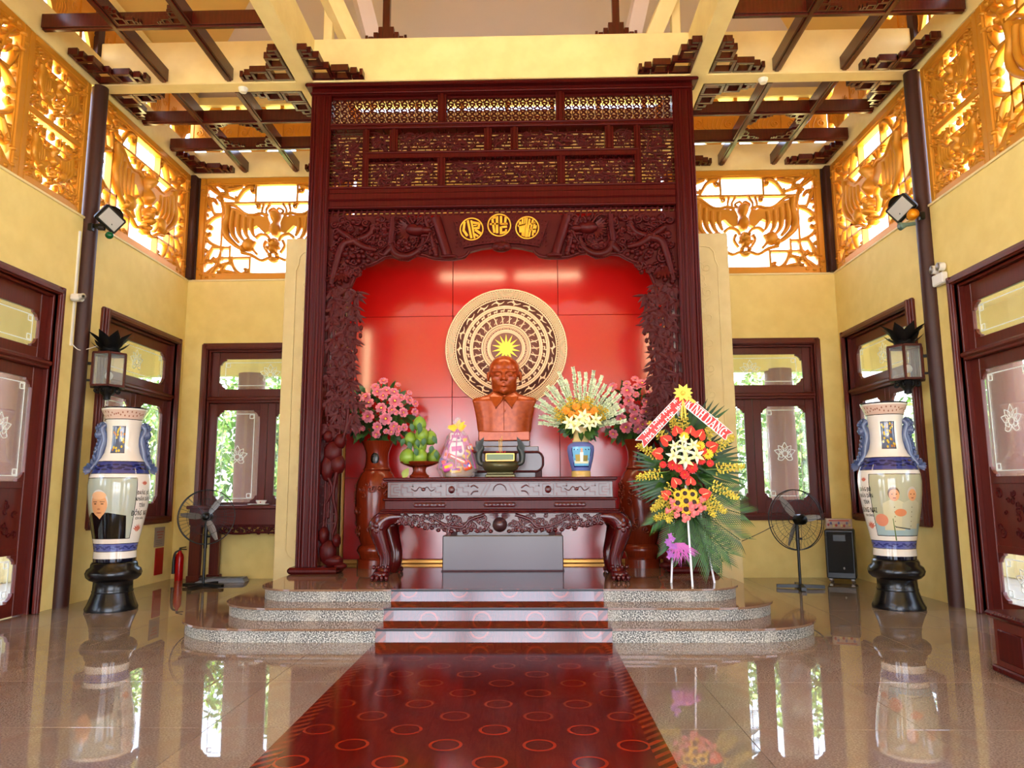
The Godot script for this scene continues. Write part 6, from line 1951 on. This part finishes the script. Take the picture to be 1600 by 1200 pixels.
	for k in 27:
		var f := k / 26.0
		var a := lerpf(-1.42, 1.42, f)
		var L := 0.84 - 0.10 * absf(a) * absf(a) * 0.6 + 0.05 * sin(k * 2.7)
		var sp := spray(L - 0.1 * absf(a), 0.90, 0.95, 0.80, 26, 0.034, 0.010)
		var q := part(ga, "gladiolus", sp, M.petal)
		q.transform = Transform3D(Basis(V(0, 0, 1), -a) * Basis(V(1, 0, 0), 0.35 * sin(k * 2.2)), V(0.02 * sin(k), 0.0, 0.0))
	for k in 13:
		var a := lerpf(-1.2, 1.2, k / 12.0)
		var q := part(ga, "yellow_spray", spray(0.42 + 0.05 * sin(k * 1.9), 0.97, 0.80, 0.16, 22, 0.03, 0.055), M.petal)
		q.transform = Transform3D(Basis(V(0, 0, 1), -a) * Basis(V(1, 0, 0), 0.45), V(0, 0.02, 0.02))
	var ger := gerbera(0.96, 0.56, 0.10)
	for q in [[885, 642], [900, 636], [915, 636], [928, 642], [893, 648], [920, 648], [905, 645]]:
		bloom(ga, ger, "orange_flower", "flower_centre", aim(at(q[0], q[1], -9.84) - ga.position, V(0.1, 0.3, 1), 0.055))
	var lil := lily()
	for q in [[890, 660], [905, 656], [920, 662], [898, 666], [930, 656], [912, 650]]:
		bloom(ga, lil, "lily", "stamen", aim(at(q[0], q[1], -9.80) - ga.position, V((q[0] - 908) * 0.02, 0.0, 1), 0.095, q[0] * 0.3))
	part(ga, "foliage", g().add(foliage(60, 0.2, 0.12, 0.15, 0.16), X3(V(0, 0.05, 0))), M.leaf)

# ------------------------------------------------------------------ standing wreath with ribbons
func wreath() -> void:
	var st := thing("wreath_stand", "white metal tripod stand under the flower wreath", "stand", V(2.3, PH, -9.4))
	var o0 := st.position
	for q in [[V(2.13, PH, -9.35), V(2.31, 2.6, -9.45)], [V(2.31, PH, -8.98), V(2.33, 2.4, -9.38)], [V(2.66, PH, -9.35), V(2.33, 2.6, -9.45)]]:
		part(st, "leg", g().tube([q[0] - o0, q[1] - o0], 0.013, 8), M.steel_white)
	part(st, "cross_bar", g().tube([V(2.2, 1.35, -9.4) - o0, V(2.5, 1.35, -9.4) - o0], 0.01, 8), M.steel_white)
	var w := thing("flower_wreath", "tall festive wreath of anthuriums, lilies, sunflowers and palm leaves with red ribbons", "wreath", V(2.33, 1.9, -9.3))
	var c0 := w.position
	# palm fronds
	for q in [[V(0.02, -0.5, 0.0), -2.2, 0.75, 0.3], [V(0.02, -0.5, 0.0), -2.65, 0.8, 0.32], [V(0, -0.5, 0.0), -3.0, 0.7, 0.3], [V(0.05, -0.45, 0.0), -1.85, 0.68, 0.3], [V(-0.03, -0.5, 0), 2.75, 0.62, 0.26], [V(-0.05, -0.4, -0.02), 2.3, 0.55, 0.22], [V(0.1, -0.4, -0.02), -1.5, 0.55, 0.26], [V(0.05, -0.55, 0.03), -2.9, 0.78, 0.3], [V(0, -0.6, 0.04), -2.4, 0.7, 0.3], [V(0, -0.55, 0.03), 3.0, 0.6, 0.3]]:
		var p := part(w, "palm_frond", palm(q[2], q[3], 19), M.leaf)
		p.transform = Transform3D(Basis(V(0, 0, 1), q[1]) * Basis(V(1, 0, 0), 0.25), q[0])
	for q in [[0.1, 0.0, -1.35, 0.62], [0.1, -0.05, -1.7, 0.66], [0.12, 0.1, -1.15, 0.45], [-0.1, -0.05, 1.4, 0.5], [-0.1, -0.15, 1.9, 0.55], [-0.05, -0.2, 2.15, 0.5], [0.0, 0.3, 0.45, 0.4], [0.0, 0.3, -0.4, 0.4], [0.05, 0.3, -0.75, 0.6], [0.1, -0.15, -2.0, 0.55], [0.02, 0.3, -0.1, 0.35]]:
		var lf := g()
		for k in 5:
			lf.col = lin(0.07 + 0.02 * k, 0.20 + 0.03 * k, 0.06)
			lf.blade(V(0, 0.02 * k, 0.01 * k), V((k - 2) * 0.12, 1, 0), Vector3.BACK, q[3], 0.06, -0.04, 0.25, 4)
		var p := part(w, "dark_leaf_fan", lf, M.leaf)
		p.transform = Transform3D(Basis(V(0, 0, 1), q[2]), V(q[0], q[1], -0.03))
	part(w, "foliage", g().add(foliage(260, 0.34, 0.62, 0.10, 0.16), X3(V(0, -0.2, -0.04))), M.leaf)
	# yellow sprays pointing outwards
	for q in [[0, 0.32, 0.05, 0.4], [-0.2, 0.25, 0.75, 0.36], [0.2, 0.25, -0.65, 0.36], [0.25, 0.1, -1.0, 0.42], [-0.25, 0.05, 1.1, 0.4], [-0.2, -0.1, 1.75, 0.44], [0.25, -0.08, -1.5, 0.46], [-0.1, -0.2, 2.4, 0.46], [0.2, -0.2, -2.1, 0.48], [0.1, -0.3, -2.6, 0.42], [-0.12, -0.35, 2.8, 0.4], [0.02, -0.25, 3.1, 0.36], [-0.15, -0.62, 1.75, 0.28], [-0.05, 0.3, 0.4, 0.34], [0.16, -0.35, -2.3, 0.4], [-0.16, -0.4, 2.1, 0.34]]:
		var p := part(w, "yellow_spray", spray(q[3], 0.97, 0.88, 0.34, 34, 0.03, 0.06), M.petal)
		p.transform = Transform3D(Basis(V(0, 0, 1), q[2]) * Basis(V(1, 0, 0), 0.22), V(q[0], q[1], 0.08))
	var an := anthurium()
	for q in [[485, 605, 55, 0.3], [625, 605, 55, -0.2], [725, 645, 60, -0.5], [370, 700, 60, 1.0], [290, 840, 60, 1.5], [850, 770, 62, -1.2], [475, 1170, 55, 0.6], [630, 1160, 50, 0.0], [370, 1300, 50, 1.0], [770, 1290, 62, -1.3]]:
		bloom(w, an, "anthurium", "spadix", aim(at(990 + q[0] / 7.06, 590 + q[1] / 7.06, -9.12) - c0, V(-0.12, 0.15, 1), q[2] * 0.0016, q[3]))
	var li := lily()
	for q in [[455, 755, 50], [545, 690, 45], [565, 790, 60], [655, 745, 55], [445, 865, 65], [575, 915, 70], [690, 860, 70]]:
		bloom(w, li, "lily", "stamen", aim(at(990 + q[0] / 7.06, 590 + q[1] / 7.06, -9.02) - c0, V((q[0] - 560) * 0.002 - 0.1, 0.1, 1), q[2] * 0.0014, q[0] * 0.11))
	var re := gerbera(0.85, 0.07, 0.08)
	for q in [[325, 960, 28], [430, 965, 40], [500, 1000, 35], [645, 995, 45], [565, 1070, 38], [745, 915, 35], [845, 945, 30], [760, 810, 35]]:
		bloom(w, re, "red_flower", "flower_centre", aim(at(990 + q[0] / 7.06, 590 + q[1] / 7.06, -9.06) - c0, V(-0.1, 0.0, 1), q[2] * 0.0016))
	var ye := gerbera(0.98, 0.80, 0.12)
	for q in [[820, 845, 42], [735, 750, 36], [560, 650, 36]]:
		bloom(w, ye, "yellow_flower", "flower_centre", aim(at(990 + q[0] / 7.06, 590 + q[1] / 7.06, -9.06) - c0, V(-0.1, 0.1, 1), q[2] * 0.0016))
	var su := sunflower()
	for q in [[460, 220, 35], [535, 205, 38], [615, 215, 38], [460, 305, 42], [548, 285, 45], [628, 300, 45], [548, 370, 45]]:
		bloom(w, su, "sunflower", "seed_disc", aim(at(990 + q[0] / 6.667, 740 + q[1] / 6.667, -9.06) - c0, V(-0.15, 0.12, 1), q[2] * 0.0017))
	var ro := rosebud(0.95, 0.52, 0.52)
	for q in [[400, 290, 30], [415, 355, 28], [470, 375, 32], [355, 390, 28], [447, 435, 30], [540, 468, 42], [610, 345, 42], [630, 415, 42], [705, 362, 42], [715, 275, 30]]:
		bloom(w, ro, "rose", "rose_heart", aim(at(990 + q[0] / 6.667, 740 + q[1] / 6.667, -9.04) - c0, V(-0.15, 0.2, 1), q[2] * 0.0015))
	# mauve tassel bow at the bottom
	var tb := g()
	for k in 60:
		var a := rng.randf_range(-2.6, -0.5)
		tb.col = lin(0.80, 0.35 + 0.1 * rng.randf(), 0.72)
		tb.blade(at(1062, 848, -9.1) - c0 + V(rng.randf_range(-0.06, 0.06), 0, 0), V(cos(a), sin(a), rng.randf_range(-0.2, 0.4)), Vector3.BACK, rng.randf_range(0.12, 0.3), 0.012, 0.03, 0.1, 3)
	for k in 16:
		var c := at(1042 + rng.randf() * 14.0, 832 + rng.randf() * 40.0, -9.08) - c0
		tb.col = lin(0.70, 0.42, 0.74)
		for i in 4: tb.blade(c, V(cos(i * 1.6 + k), sin(i * 1.6 + k), 0.4), Vector3.BACK, 0.04, 0.03, 0.0, 0.2, 3)
	part(w, "mauve_bow", tb, M.petal)
	# ribbons crossing from the yellow bow
	var zr := -8.98
	var rib := func(list: Array) -> G:
		var o := g()
		var poly: Array[Vector3] = []
		for q in list: poly.append(at(990 + q[0] / 7.06, 590 + q[1] / 7.06, zr) - c0)
		var ids := [0, 1, 2, 0, 2, 4, 2, 3, 4]
		for s: float in [0.0, -0.004]:
			var b := o.v.size()
			for p in poly: o.p(p + V(0, 0, s), Vector3.BACK)
			for k in 3: o.tri(b + ids[k * 3], b + ids[k * 3 + 1], b + ids[k * 3 + 2], Vector3.BACK)
		return o
	var redm := mk(Color(0.84, 0.08, 0.07), 0.35)
	part(w, "ribbon", rib.call([[500, 175], [20, 690], [95, 690], [110, 775], [560, 300]]), redm, Vector3.ZERO, "red ribbon with two rows of white lettering")
	part(w, "ribbon", rib.call([[575, 170], [1095, 610], [1035, 630], [1015, 690], [545, 310]]), redm, Vector3.ZERO, "red ribbon reading KÍNH DÂNG")
	var hem := g()
	for q in [[500, 185, 20, 690], [550, 300, 110, 775], [20, 690, 95, 690], [95, 690, 110, 775], [590, 190, 1095, 610], [550, 310, 1015, 690], [1095, 610, 1035, 630], [1035, 630, 1015, 690], [620, 215, 560, 300]]:
		hem.bar(at(990 + q[0] / 7.06, 590 + q[1] / 7.06, zr + 0.002) - c0, at(990 + q[2] / 7.06, 590 + q[3] / 7.06, zr + 0.002) - c0, 0.007, 0.004)
	part(w, "ribbon_hem", hem, M.etch)
	var a0 := at(990 + 590 / 7.06, 590 + 275 / 7.06, zr + 0.004)
	var a1 := at(990 + 1010 / 7.06, 590 + 620 / 7.06, zr + 0.004)
	var tx := word("KÍNH DÂNG", 0.105, true)
	var tp := part(w, "ribbon_lettering", tx, M.etch, (a0 + a1) / 2 - c0)
	tp.rotation.z = atan2(a1.y - a0.y, a1.x - a0.x)
	tp.scale = V((a1 - a0).length() / maxf(tx.get_aabb().size.x, 0.01), 1.1, 1)
	# the other ribbon's two lines cannot be read: plain white strokes of their size
	var ln := g()
	var d := (at(990 + 520 / 7.06, 590 + 290 / 7.06, zr + 0.004) - at(990 + 130 / 7.06, 590 + 690 / 7.06, zr + 0.004)).normalized()
	var nrm := V(-d.y, d.x, 0)
	for row in 2:
		var s0 := at(990 + (110 if row == 0 else 140) / 7.06, 590 + (620 if row == 0 else 690) / 7.06, zr + 0.004) - c0
		var L := 0.57 if row == 0 else 0.66
		var x := 0.0
		var k := 0
		while x < L:
			var ww := 0.016 + 0.010 * ((k * 7) % 3)
			if k % 5 != 4: 
				ln.bar(s0 + d * x - nrm * 0.022, s0 + d * x + nrm * 0.022, 0.010, 0.004)
				ln.bar(s0 + d * x + nrm * (0.018 * sin(k * 2.0)), s0 + d * (x + ww) + nrm * (0.018 * cos(k * 3.0)), 0.009, 0.004)
			x += ww + 0.010
			k += 1
	part(w, "ribbon_lettering", ln, M.etch)
	var bo := g()
	for k in 10:
		var a := TAU * k / 10.0
		bo.col = lin(0.93, 0.86, 0.35)
		bo.blade(at(1067, 614, zr + 0.03) - c0, V(cos(a), sin(a) * 0.7, 0.5), Vector3.BACK, 0.11, 0.07, -0.05, 0.3, 4)
	bo.col = lin(0.95, 0.80, 0.30)
	bo.ell(at(1067, 614, zr + 0.05) - c0, V(0.03, 0.03, 0.03), 8)
	for s: float in [-0.012, 0.012]: bo.blade(at(1067, 618, zr + 0.03) - c0, V(s * 8, -1, 0), Vector3.BACK, 0.28, 0.02, 0.0, 0.0, 3, 0.4)
	bo.blade(at(1067, 616, zr + 0.03) - c0, V(1.0, -0.7, 0), Vector3.BACK, 0.18, 0.04, 0.0, 0.0, 3, 0.4)
	part(w, "yellow_bow", bo, M.petal)

# ------------------------------------------------------------------ down the two sides of the hall
func fan(o: Node3D, yc: float, R: float, tilt: float, back: bool) -> void:
	var base := g()
	for a: float in [0.2, 1.77, 3.34, 4.91]:
		base.bar(V(0, 0.045, 0), V(cos(a) * 0.36, 0.035, sin(a) * 0.36), 0.075, 0.05, Vector3.UP)
	part(o, "base", base, M.black)
	part(o, "pole", g().tube([V(0, 0.04, 0), V(0, yc - 0.08, 0)], 0.022, 10).tube([V(0, yc * 0.55, 0), V(0, yc - 0.1, 0)], 0.03, 10), M.black)
	part(o, "clamp_knob", g().tube([V(0.02, yc * 0.72, 0), V(0.07, yc * 0.72, 0)], 0.018, 8), M.black)
	var hd := Node3D.new()
	hd.name = "head"; o.add_child(hd)
	hd.position = V(0, yc, 0); hd.rotation = V(tilt, 0.25 if not back else PI + 0.25, 0)
	part(hd, "motor", g().tube([V(0, 0, -0.2), V(0, 0, -0.17), V(0, 0, -0.02), V(0, 0, 0.02)], [0.05, 0.085, 0.085, 0.06], 16), M.black)
	var cg := g()
	for q in [[R, 0.03, 0.009], [R * 0.99, -0.03, 0.006], [R * 0.66, 0.085, 0.003], [R * 0.36, 0.105, 0.003], [R * 0.66, -0.09, 0.003], [0.07, 0.11, 0.006]]:
		cg.tube(curl(0, 0, q[0], q[0], 1.0, 0.0, q[1]), q[2], 5)
	for k in 40:
		var a := TAU * k / 40.0
		var d := V(cos(a), sin(a), 0)
		cg.tube([d * 0.07 + V(0, 0, 0.11), d * R * 0.6 + V(0, 0, 0.09), d * R + V(0, 0, 0.03)], 0.0016, 4)
		cg.tube([d * 0.09 + V(0, 0, -0.12), d * R * 0.6 + V(0, 0, -0.09), d * R + V(0, 0, -0.03)], 0.0016 if k % 5 else 0.004, 4)
	part(hd, "cage", cg, M.black)
	for k in 3:
		var b := g()
		var a := TAU * k / 3.0 + 0.95
		b.blade(V(cos(a), sin(a), 0) * 0.04, V(cos(a), sin(a), 0.0), V(-sin(a) * 0.5, cos(a) * 0.5, 1), R * 0.84, 0.12, 0.0, 0.1, 5, 0.2, 0.7)
		part(hd, "blade", b, M.silver)
	part(hd, "hub", g().ell(V(0, 0, 0.02), V(0.055, 0.055, 0.04), 12), M.black)
func sides() -> void:
	porcelain(-1); porcelain(1)
	var f1 := thing("pedestal_fan", "black pedestal fan showing three grey blades beside the fire extinguisher", "fan", V(-5.03, 0, -12.35))
	fan(f1, 1.15, 0.45, -0.05, false)
	var f2 := thing("pedestal_fan", "black pedestal fan turned to the wall beside the loudspeaker", "fan", V(4.68, 0, -12.1))
	fan(f2, 1.08, 0.48, 0.06, true)
	var cb := thing("power_cord", "thin grey cord hanging from the fan beside the loudspeaker to the wall", "cord", V(4.25, 0.9, -12.3))
	part(cb, "cord", g().tube(smooth([V(0.1, 0.08, 0.1), V(-0.1, -0.1, -0.3), V(-0.35, -0.28, -0.8), V(-0.7, -0.34, -1.2)], 5), 0.006, 5), M.black)
	# console table under the window
	var c := thing("console_table", "dark red wooden console table with carved apron under the window", "table", V(-4.72, 0, -13.28))
	part(c, "top", g().box(V(0, 1.29, 0), V(2.0, 0.06, 0.46), 0.012), M.window_wood)
	part(c, "frieze", g().box(V(0, 1.12, 0), V(1.9, 0.28, 0.40), 0.008), M.window_wood)
	var ap := g()
	for k in 46:
		var x := -0.62 + k * 0.033
		var cu := curl(x, 0.90 + 0.05 * sin(k * 1.3), 0.035, 0.008, 1.2 * (1 if k % 2 else -1), k * 1.1, 0.19)
		ap.tube(cu, 0.013, 6)
	ap.tube(c2([-0.64, 0.98, -0.3, 0.85, 0.0, 0.83, 0.3, 0.85, 0.9, 0.83], 0.19, 6), 0.018, 6)
	ap.box(V(0.1, 0.965, 0.18), V(1.6, 0.05, 0.03))
	part(c, "carved_apron", ap, M.carve)
	for q in [[-0.83, 0.14], [-0.58, -0.1], [0.85, 0.14], [0.85, -0.14]]:
		var lg := g().box(V(q[0], 0.49, q[1]), V(0.2 if q[0] < -0.7 else 0.17, 0.98, 0.10), 0.012)
		lg.box(V(q[0], 0.05, q[1]), V(0.24, 0.1, 0.13), 0.01)
		part(c, "leg", lg, M.window_wood)
	var ds := thing("tea_saucer", "flat white saucer on the console table", "saucer", V(-4.5, 1.32, -13.25))
	part(ds, "plate", g().lathe([Vector2(0, 0.002), Vector2(0.12, 0.002), Vector2(0.19, 0.02), Vector2(0.185, 0.024), Vector2(0, 0.012)], 28), M.white)
	var bw := thing("tea_bowl", "small white flowered bowl standing on the saucer", "bowl", V(-4.45, 1.335, -13.25))
	var bg := g(); bg.col = lin(0.93, 0.90, 0.86)
	bg.lathe([Vector2(0, 0), Vector2(0.06, 0), Vector2(0.085, 0.04), Vector2(0.10, 0.075), Vector2(0.09, 0.075), Vector2(0.05, 0.02), Vector2(0, 0.015)], 24)
	bg.col = lin(0.75, 0.35, 0.35)
	for k in 5: bg.ell(V(sin(k * 1.2 - 1) * 0.088, 0.04, cos(k * 1.2 - 1) * 0.088), V(0.015, 0.013, 0.006), 6)
	part(bw, "bowl", bg, M.glaze)
	var np := thing("newspaper", "folded newspapers lying on the floor by the console table", "newspaper", V(-5.0, 0.0, -13.05), 0.1)
	for k in 4:
		var s := g(); s.col = lin(0.74 - 0.06 * k, 0.76 - 0.06 * k, 0.78 - 0.05 * k)
		s.box(V(0.03 * k, 0.012 + 0.02 * k, 0.01 * k), V(0.84 - 0.08 * k, 0.016, 0.3), 0.004)
		s.col = lin(0.35, 0.36, 0.4)
		for i in 3: s.box(V(-0.28 + i * 0.26, 0.021 + 0.02 * k, 0.01 * k), V(0.18, 0.002, 0.22))
		part(np, "sheet", s, M.tint)
	# fire extinguisher and its notices
	var fe := thing("fire_extinguisher", "red fire extinguisher with black hose by the corner of the wall", "extinguisher", V(-5.9, 0, -13.3))
	part(fe, "cylinder", g().lathe([Vector2(0, 0), Vector2(0.065, 0), Vector2(0.07, 0.02), Vector2(0.07, 0.40), Vector2(0.06, 0.45), Vector2(0.03, 0.49), Vector2(0.022, 0.52), Vector2(0, 0.52)], 22), mk(Color(0.75, 0.03, 0.04), 0.25))
	part(fe, "valve", g().tube([V(0, 0.50, 0), V(0, 0.56, 0)], 0.02, 8).bar(V(-0.01, 0.565, 0), V(0.11, 0.585, 0), 0.02, 0.012).bar(V(-0.01, 0.55, 0), V(0.12, 0.54, 0), 0.02, 0.01), M.black)
	part(fe, "hose", g().tube(smooth([V(0, 0.53, 0), V(-0.07, 0.48, 0.03), V(-0.085, 0.35, 0.04), V(-0.075, 0.12, 0.05)], 5), taper(16, 0.012, 0.034), 8), M.black)
	var n1 := thing("wall_notice", "grey printed notice on the wall above the red sign", "notice", V(-WX + 0.012, 0.78, -13.02), PI / 2)
	var ng := g(); ng.col = lin(0.60, 0.52, 0.46)
	ng.box(V(0, 0, 0), V(0.34, 0.34, 0.012))
	ng.col = lin(0.62, 0.30, 0.22)
	for k in 3: ng.box(V(0, 0.09 - k * 0.05, 0.007), V(0.24 - 0.05 * k, 0.022, 0.002))
	ng.col = lin(0.42, 0.40, 0.38)
	for k in 3: ng.box(V(-0.02, -0.06 - k * 0.03, 0.007), V(0.22, 0.010, 0.002))
	part(n1, "board", ng, M.tint)
	var n2 := thing("red_sign", "plain red sign board on the wall under the grey notice", "sign", V(-WX + 0.012, 0.36, -13.05), PI / 2)
	part(n2, "board", g().box(V(0, 0, 0), V(0.28, 0.46, 0.014), 0.003), mk(Color(0.66, 0.05, 0.04), 0.4))
	# loudspeaker with a patterned box on it
	var sp := thing("loudspeaker", "black floor loudspeaker in the corner beside the pedestal fan", "speaker", V(5.72, 0, -13.0), -0.45)
	part(sp, "cabinet", g().box(V(0, 0.47, 0), V(0.46, 0.82, 0.42), 0.02), M.black)
	part(sp, "grille", g().box(V(0, 0.5, 0.212), V(0.40, 0.68, 0.012), 0.006), mk(Color(0.03, 0.03, 0.03), 0.7))
	part(sp, "horn", g().box(V(0, 0.74, 0.222), V(0.2, 0.11, 0.012), 0.004), M.black)
	for q in [[-0.17, -0.15], [0.17, -0.15], [-0.17, 0.15], [0.17, 0.15]]:
		part(sp, "caster", g().ell(V(q[0], 0.03, q[1]), V(0.03, 0.03, 0.03), 8).box(V(q[0], 0.055, q[1]), V(0.05, 0.02, 0.05)), M.silver)
	part(sp, "badge", g().ell(V(0.05, 0.24, 0.219), V(0.016, 0.022, 0.006), 8), M.silver)
	var bx := thing("patterned_box", "small flowered paper box standing on the loudspeaker", "box", V(5.75, 0.88, -13.1), -0.3)
	var pb := g(); pb.col = lin(0.72, 0.62, 0.56)
	pb.box(V(0, 0.085, 0), V(0.42, 0.17, 0.2), 0.006)
	for k in 9:
		pb.col = [lin(0.66, 0.22, 0.2), lin(0.42, 0.4, 0.55), lin(0.84, 0.74, 0.5)][k % 3]
		pb.ell(V(-0.17 + k * 0.042, 0.07 + 0.03 * sin(k * 2.0), 0.1), V(0.022, 0.026, 0.004), 7)
	pb.col = lin(0.70, 0.25, 0.2)
	pb.box(V(0, 0.14, 0.1), V(0.32, 0.02, 0.004))
	part(bx, "box", pb, M.tint)
	# red chest at the edge of the hall
	var ch := thing("lacquer_chest", "red lacquered wooden chest standing near the glazed door", "chest", V(4.86, 0, -6.5), -0.06)
	part(ch, "body", g().box(V(0, 0.24, 0), V(0.84, 0.44, 0.52), 0.015), M.window_wood)
	part(ch, "panel", g().box(V(0, 0.24, 0.262), V(0.62, 0.26, 0.02), 0.012).box(V(-0.425, 0.24, 0), V(0.02, 0.26, 0.36), 0.012), M.frame_wood)
	part(ch, "lid", g().box(V(0, 0.49, 0), V(0.94, 0.06, 0.6), 0.02), M.frame_wood)
	part(ch, "plinth", g().box(V(0, 0.03, 0), V(0.9, 0.06, 0.56), 0.012), M.frame_wood)

# ------------------------------------------------------------------ lanterns, floodlights and small fittings on the walls
func fittings() -> void:
	for s: int in [-1, 1]:
		var where := "over the vase with one portrait" if s < 0 else "over the vase with two people"
		var o := thing("wall_lantern", "black lotus-crowned glass lantern %s" % where, "lantern", V(s * (WX - 0.34), 3.35, -10.55), 0.0, "lotus lanterns")
		var fr := g()
		for k in 6:
			var a := TAU * (k + 0.5) / 6.0
			var b := TAU * (k + 1.5) / 6.0
			var p := V(sin(a), 0, cos(a)) * 0.24
			var q := V(sin(b), 0, cos(b)) * 0.24
			fr.bar(p + V(0, -0.24, 0), p + V(0, 0.24, 0), 0.03, 0.03)
			for y: float in [-0.24, 0.24]: fr.bar(p + V(0, y, 0), q + V(0, y, 0), 0.03, 0.03, Vector3.UP)
		part(o, "cage", fr, M.rust)
		for k in 6:
			var a := TAU * (k + 1) / 6.0
			var gp := part(o, "glass_pane", g().box(V(0, 0, 0), V(0.215, 0.46, 0.004)), M.glass, V(sin(a), 0, cos(a)) * 0.208)
			gp.rotation.y = a
		var cr := g()
		cr.lathe([Vector2(0.20, 0.25), Vector2(0.13, 0.29), Vector2(0.15, 0.33), Vector2(0.0, 0.34)], 18)
		for k in 8:
			var a := TAU * k / 8.0
			var d := V(sin(a), 0, cos(a))
			cr.blade(d * 0.10 + V(0, 0.31, 0), V(d.x * 0.6, 1.0, d.z * 0.6), d, 0.33, 0.17, 0.06, -0.4, 5)
			cr.blade(d.rotated(Vector3.UP, 0.39) * 0.12 + V(0, 0.30, 0), V(d.rotated(Vector3.UP, 0.39).x, 0.42, d.rotated(Vector3.UP, 0.39).z), Vector3.UP, 0.18, 0.10, 0.06, 0.3, 4)
		part(o, "lotus_crown", cr, M.iron)
		var bt := g()
		bt.lathe([Vector2(0, -0.44), Vector2(0.05, -0.43), Vector2(0.05, -0.38), Vector2(0.10, -0.33), Vector2(0.13, -0.26), Vector2(0.2, -0.25)], 18)
		for k in 8:
			bt.t = Transform3D(Basis(Vector3.UP, TAU * k / 8.0), Vector3.ZERO)
			bt.tube(curl(0.15, -0.30, 0.05, 0.012, 1.2, 1.0), 0.012, 6)
		part(o, "scroll_base", bt, M.iron)
		part(o, "bulb", g().ell(V(0.02, -0.08, 0.02), V(0.055, 0.065, 0.055), 12), mk(Color(0.86, 0.88, 0.84), 0.3))
		part(o, "bulb_holder", g().tube([V(0.02, -0.22, 0.02), V(0.02, -0.13, 0.02)], 0.025, 8), mk(Color(0.75, 0.6, 0.3), 0.4))
		part(o, "bracket", g().bar(V(s * 0.22, 0.1, 0.05), V(s * 0.34, 0.1, 0.12), 0.04, 0.04).bar(V(s * 0.22, -0.15, 0.05), V(s * 0.34, -0.15, 0.12), 0.03, 0.03), M.iron)
		# floodlight clamped to the column
		var fl := thing("floodlight", "black floodlight with %s indicator clamped to the timber column" % ["a green" if s < 0 else "an orange"], "floodlight", V(s * (WX - 0.42), 5.55, -10.2))
		var hd := Node3D.new()
		hd.name = "head"; fl.add_child(hd)
		hd.rotation = V(0.35, -s * 0.9, s * 0.55)
		part(hd, "housing", g().box(V(0, 0, -0.05), V(0.36, 0.28, 0.09), 0.02).tube([V(0, 0.06, -0.16), V(0, 0.06, -0.06)], 0.15, 18), M.black)
		part(hd, "lens", g().box(V(0, 0, 0.0), V(0.29, 0.21, 0.012), 0.004), mk(Color(0.72, 0.71, 0.68), 0.25))
		part(fl, "arm", g().bar(V(0, -0.05, -0.05), V(s * 0.36, -0.08, -0.08), 0.05, 0.06).box(V(s * 0.34, -0.1, -0.08), V(0.1, 0.12, 0.14), 0.01).tube([V(s * 0.1, -0.14, 0.0), V(s * 0.2, -0.12, -0.04)], 0.03, 8), M.black)
		if s < 0:
			part(fl, "indicator", g().ell(V(0.0, -0.25, 0.02), V(0.06, 0.055, 0.055), 12), mk(Color(0.02, 0.34, 0.16), 0.2), Vector3.ZERO, "green glass indicator")
		else:
			part(fl, "indicator", g().tube([V(0.12, -0.12, 0.12), V(0.14, -0.12, 0.04)], 0.075, 16), mk(Color(0.98, 0.62, 0.06), 0.4), Vector3.ZERO, "round orange indicator")
			part(fl, "horn", g().tube([V(-0.04, -0.28, 0.04), V(0.06, -0.25, 0.02), V(0.2, -0.22, -0.02)], [0.06, 0.03, 0.025], 10), mk(Color(0.42, 0.52, 0.46), 0.4))
		# smoke detector under the beam
		var sd := thing("smoke_detector", "small white round detector under the cream beam", "detector", V(s * 3.98, 7.73, -10.45), 0.0, "ceiling detectors")
		part(sd, "dome", g().lathe([Vector2(0, -0.07), Vector2(0.05, -0.065), Vector2(0.07, -0.02), Vector2(0.075, 0.0), Vector2(0, 0)], 18), M.white)
	var cc := thing("security_camera", "small white security camera on the wall beside the timber column", "camera", V(-WX + 0.03, 4.33, -10.08))
	part(cc, "body", g().box(V(0.07, 0, 0.03), V(0.16, 0.10, 0.12), 0.02), M.white)
	part(cc, "lens", g().tube([V(0.14, 0.01, 0.05), V(0.19, 0.005, 0.09)], 0.045, 14).tube([V(0.185, 0.005, 0.088), V(0.195, 0.004, 0.096)], 0.03, 12), M.white)
	part(cc, "lens_glass", g().ell(V(0.196, 0.004, 0.097), V(0.02, 0.02, 0.02), 8), M.black_gloss)
	var cd := thing("cable_conduit", "thin white cable conduit running down the wall beside the timber column", "conduit", V(-WX + 0.012, 4.4, -10.13))
	part(cd, "conduit", g().box(V(0, 0.1, 0), V(0.024, 1.7, 0.03)), M.white)
	part(cd, "loose_wire", g().tube(smooth([V(0.01, -0.72, 0.0), V(0.08, -0.80, -0.1), V(0.2, -0.7, -0.3)], 5), 0.006, 5), M.white)
	var em := thing("emergency_light", "white twin-headed emergency light on the wall beside the timber column", "emergency light", V(WX - 0.01, 4.5, -10.0), -PI / 2)
	part(em, "case", g().box(V(0, -0.06, 0.05), V(0.26, 0.16, 0.09), 0.015), M.white)
	for s: float in [-1, 1]:
		part(em, "lamp_head", g().tube([V(s * 0.08, 0.10, 0.03), V(s * 0.08, 0.10, 0.11)], 0.06, 16), M.white)
		part(em, "lamp_lens", g().tube([V(s * 0.08, 0.10, 0.11), V(s * 0.08, 0.10, 0.116)], 0.05, 16), M.silver)
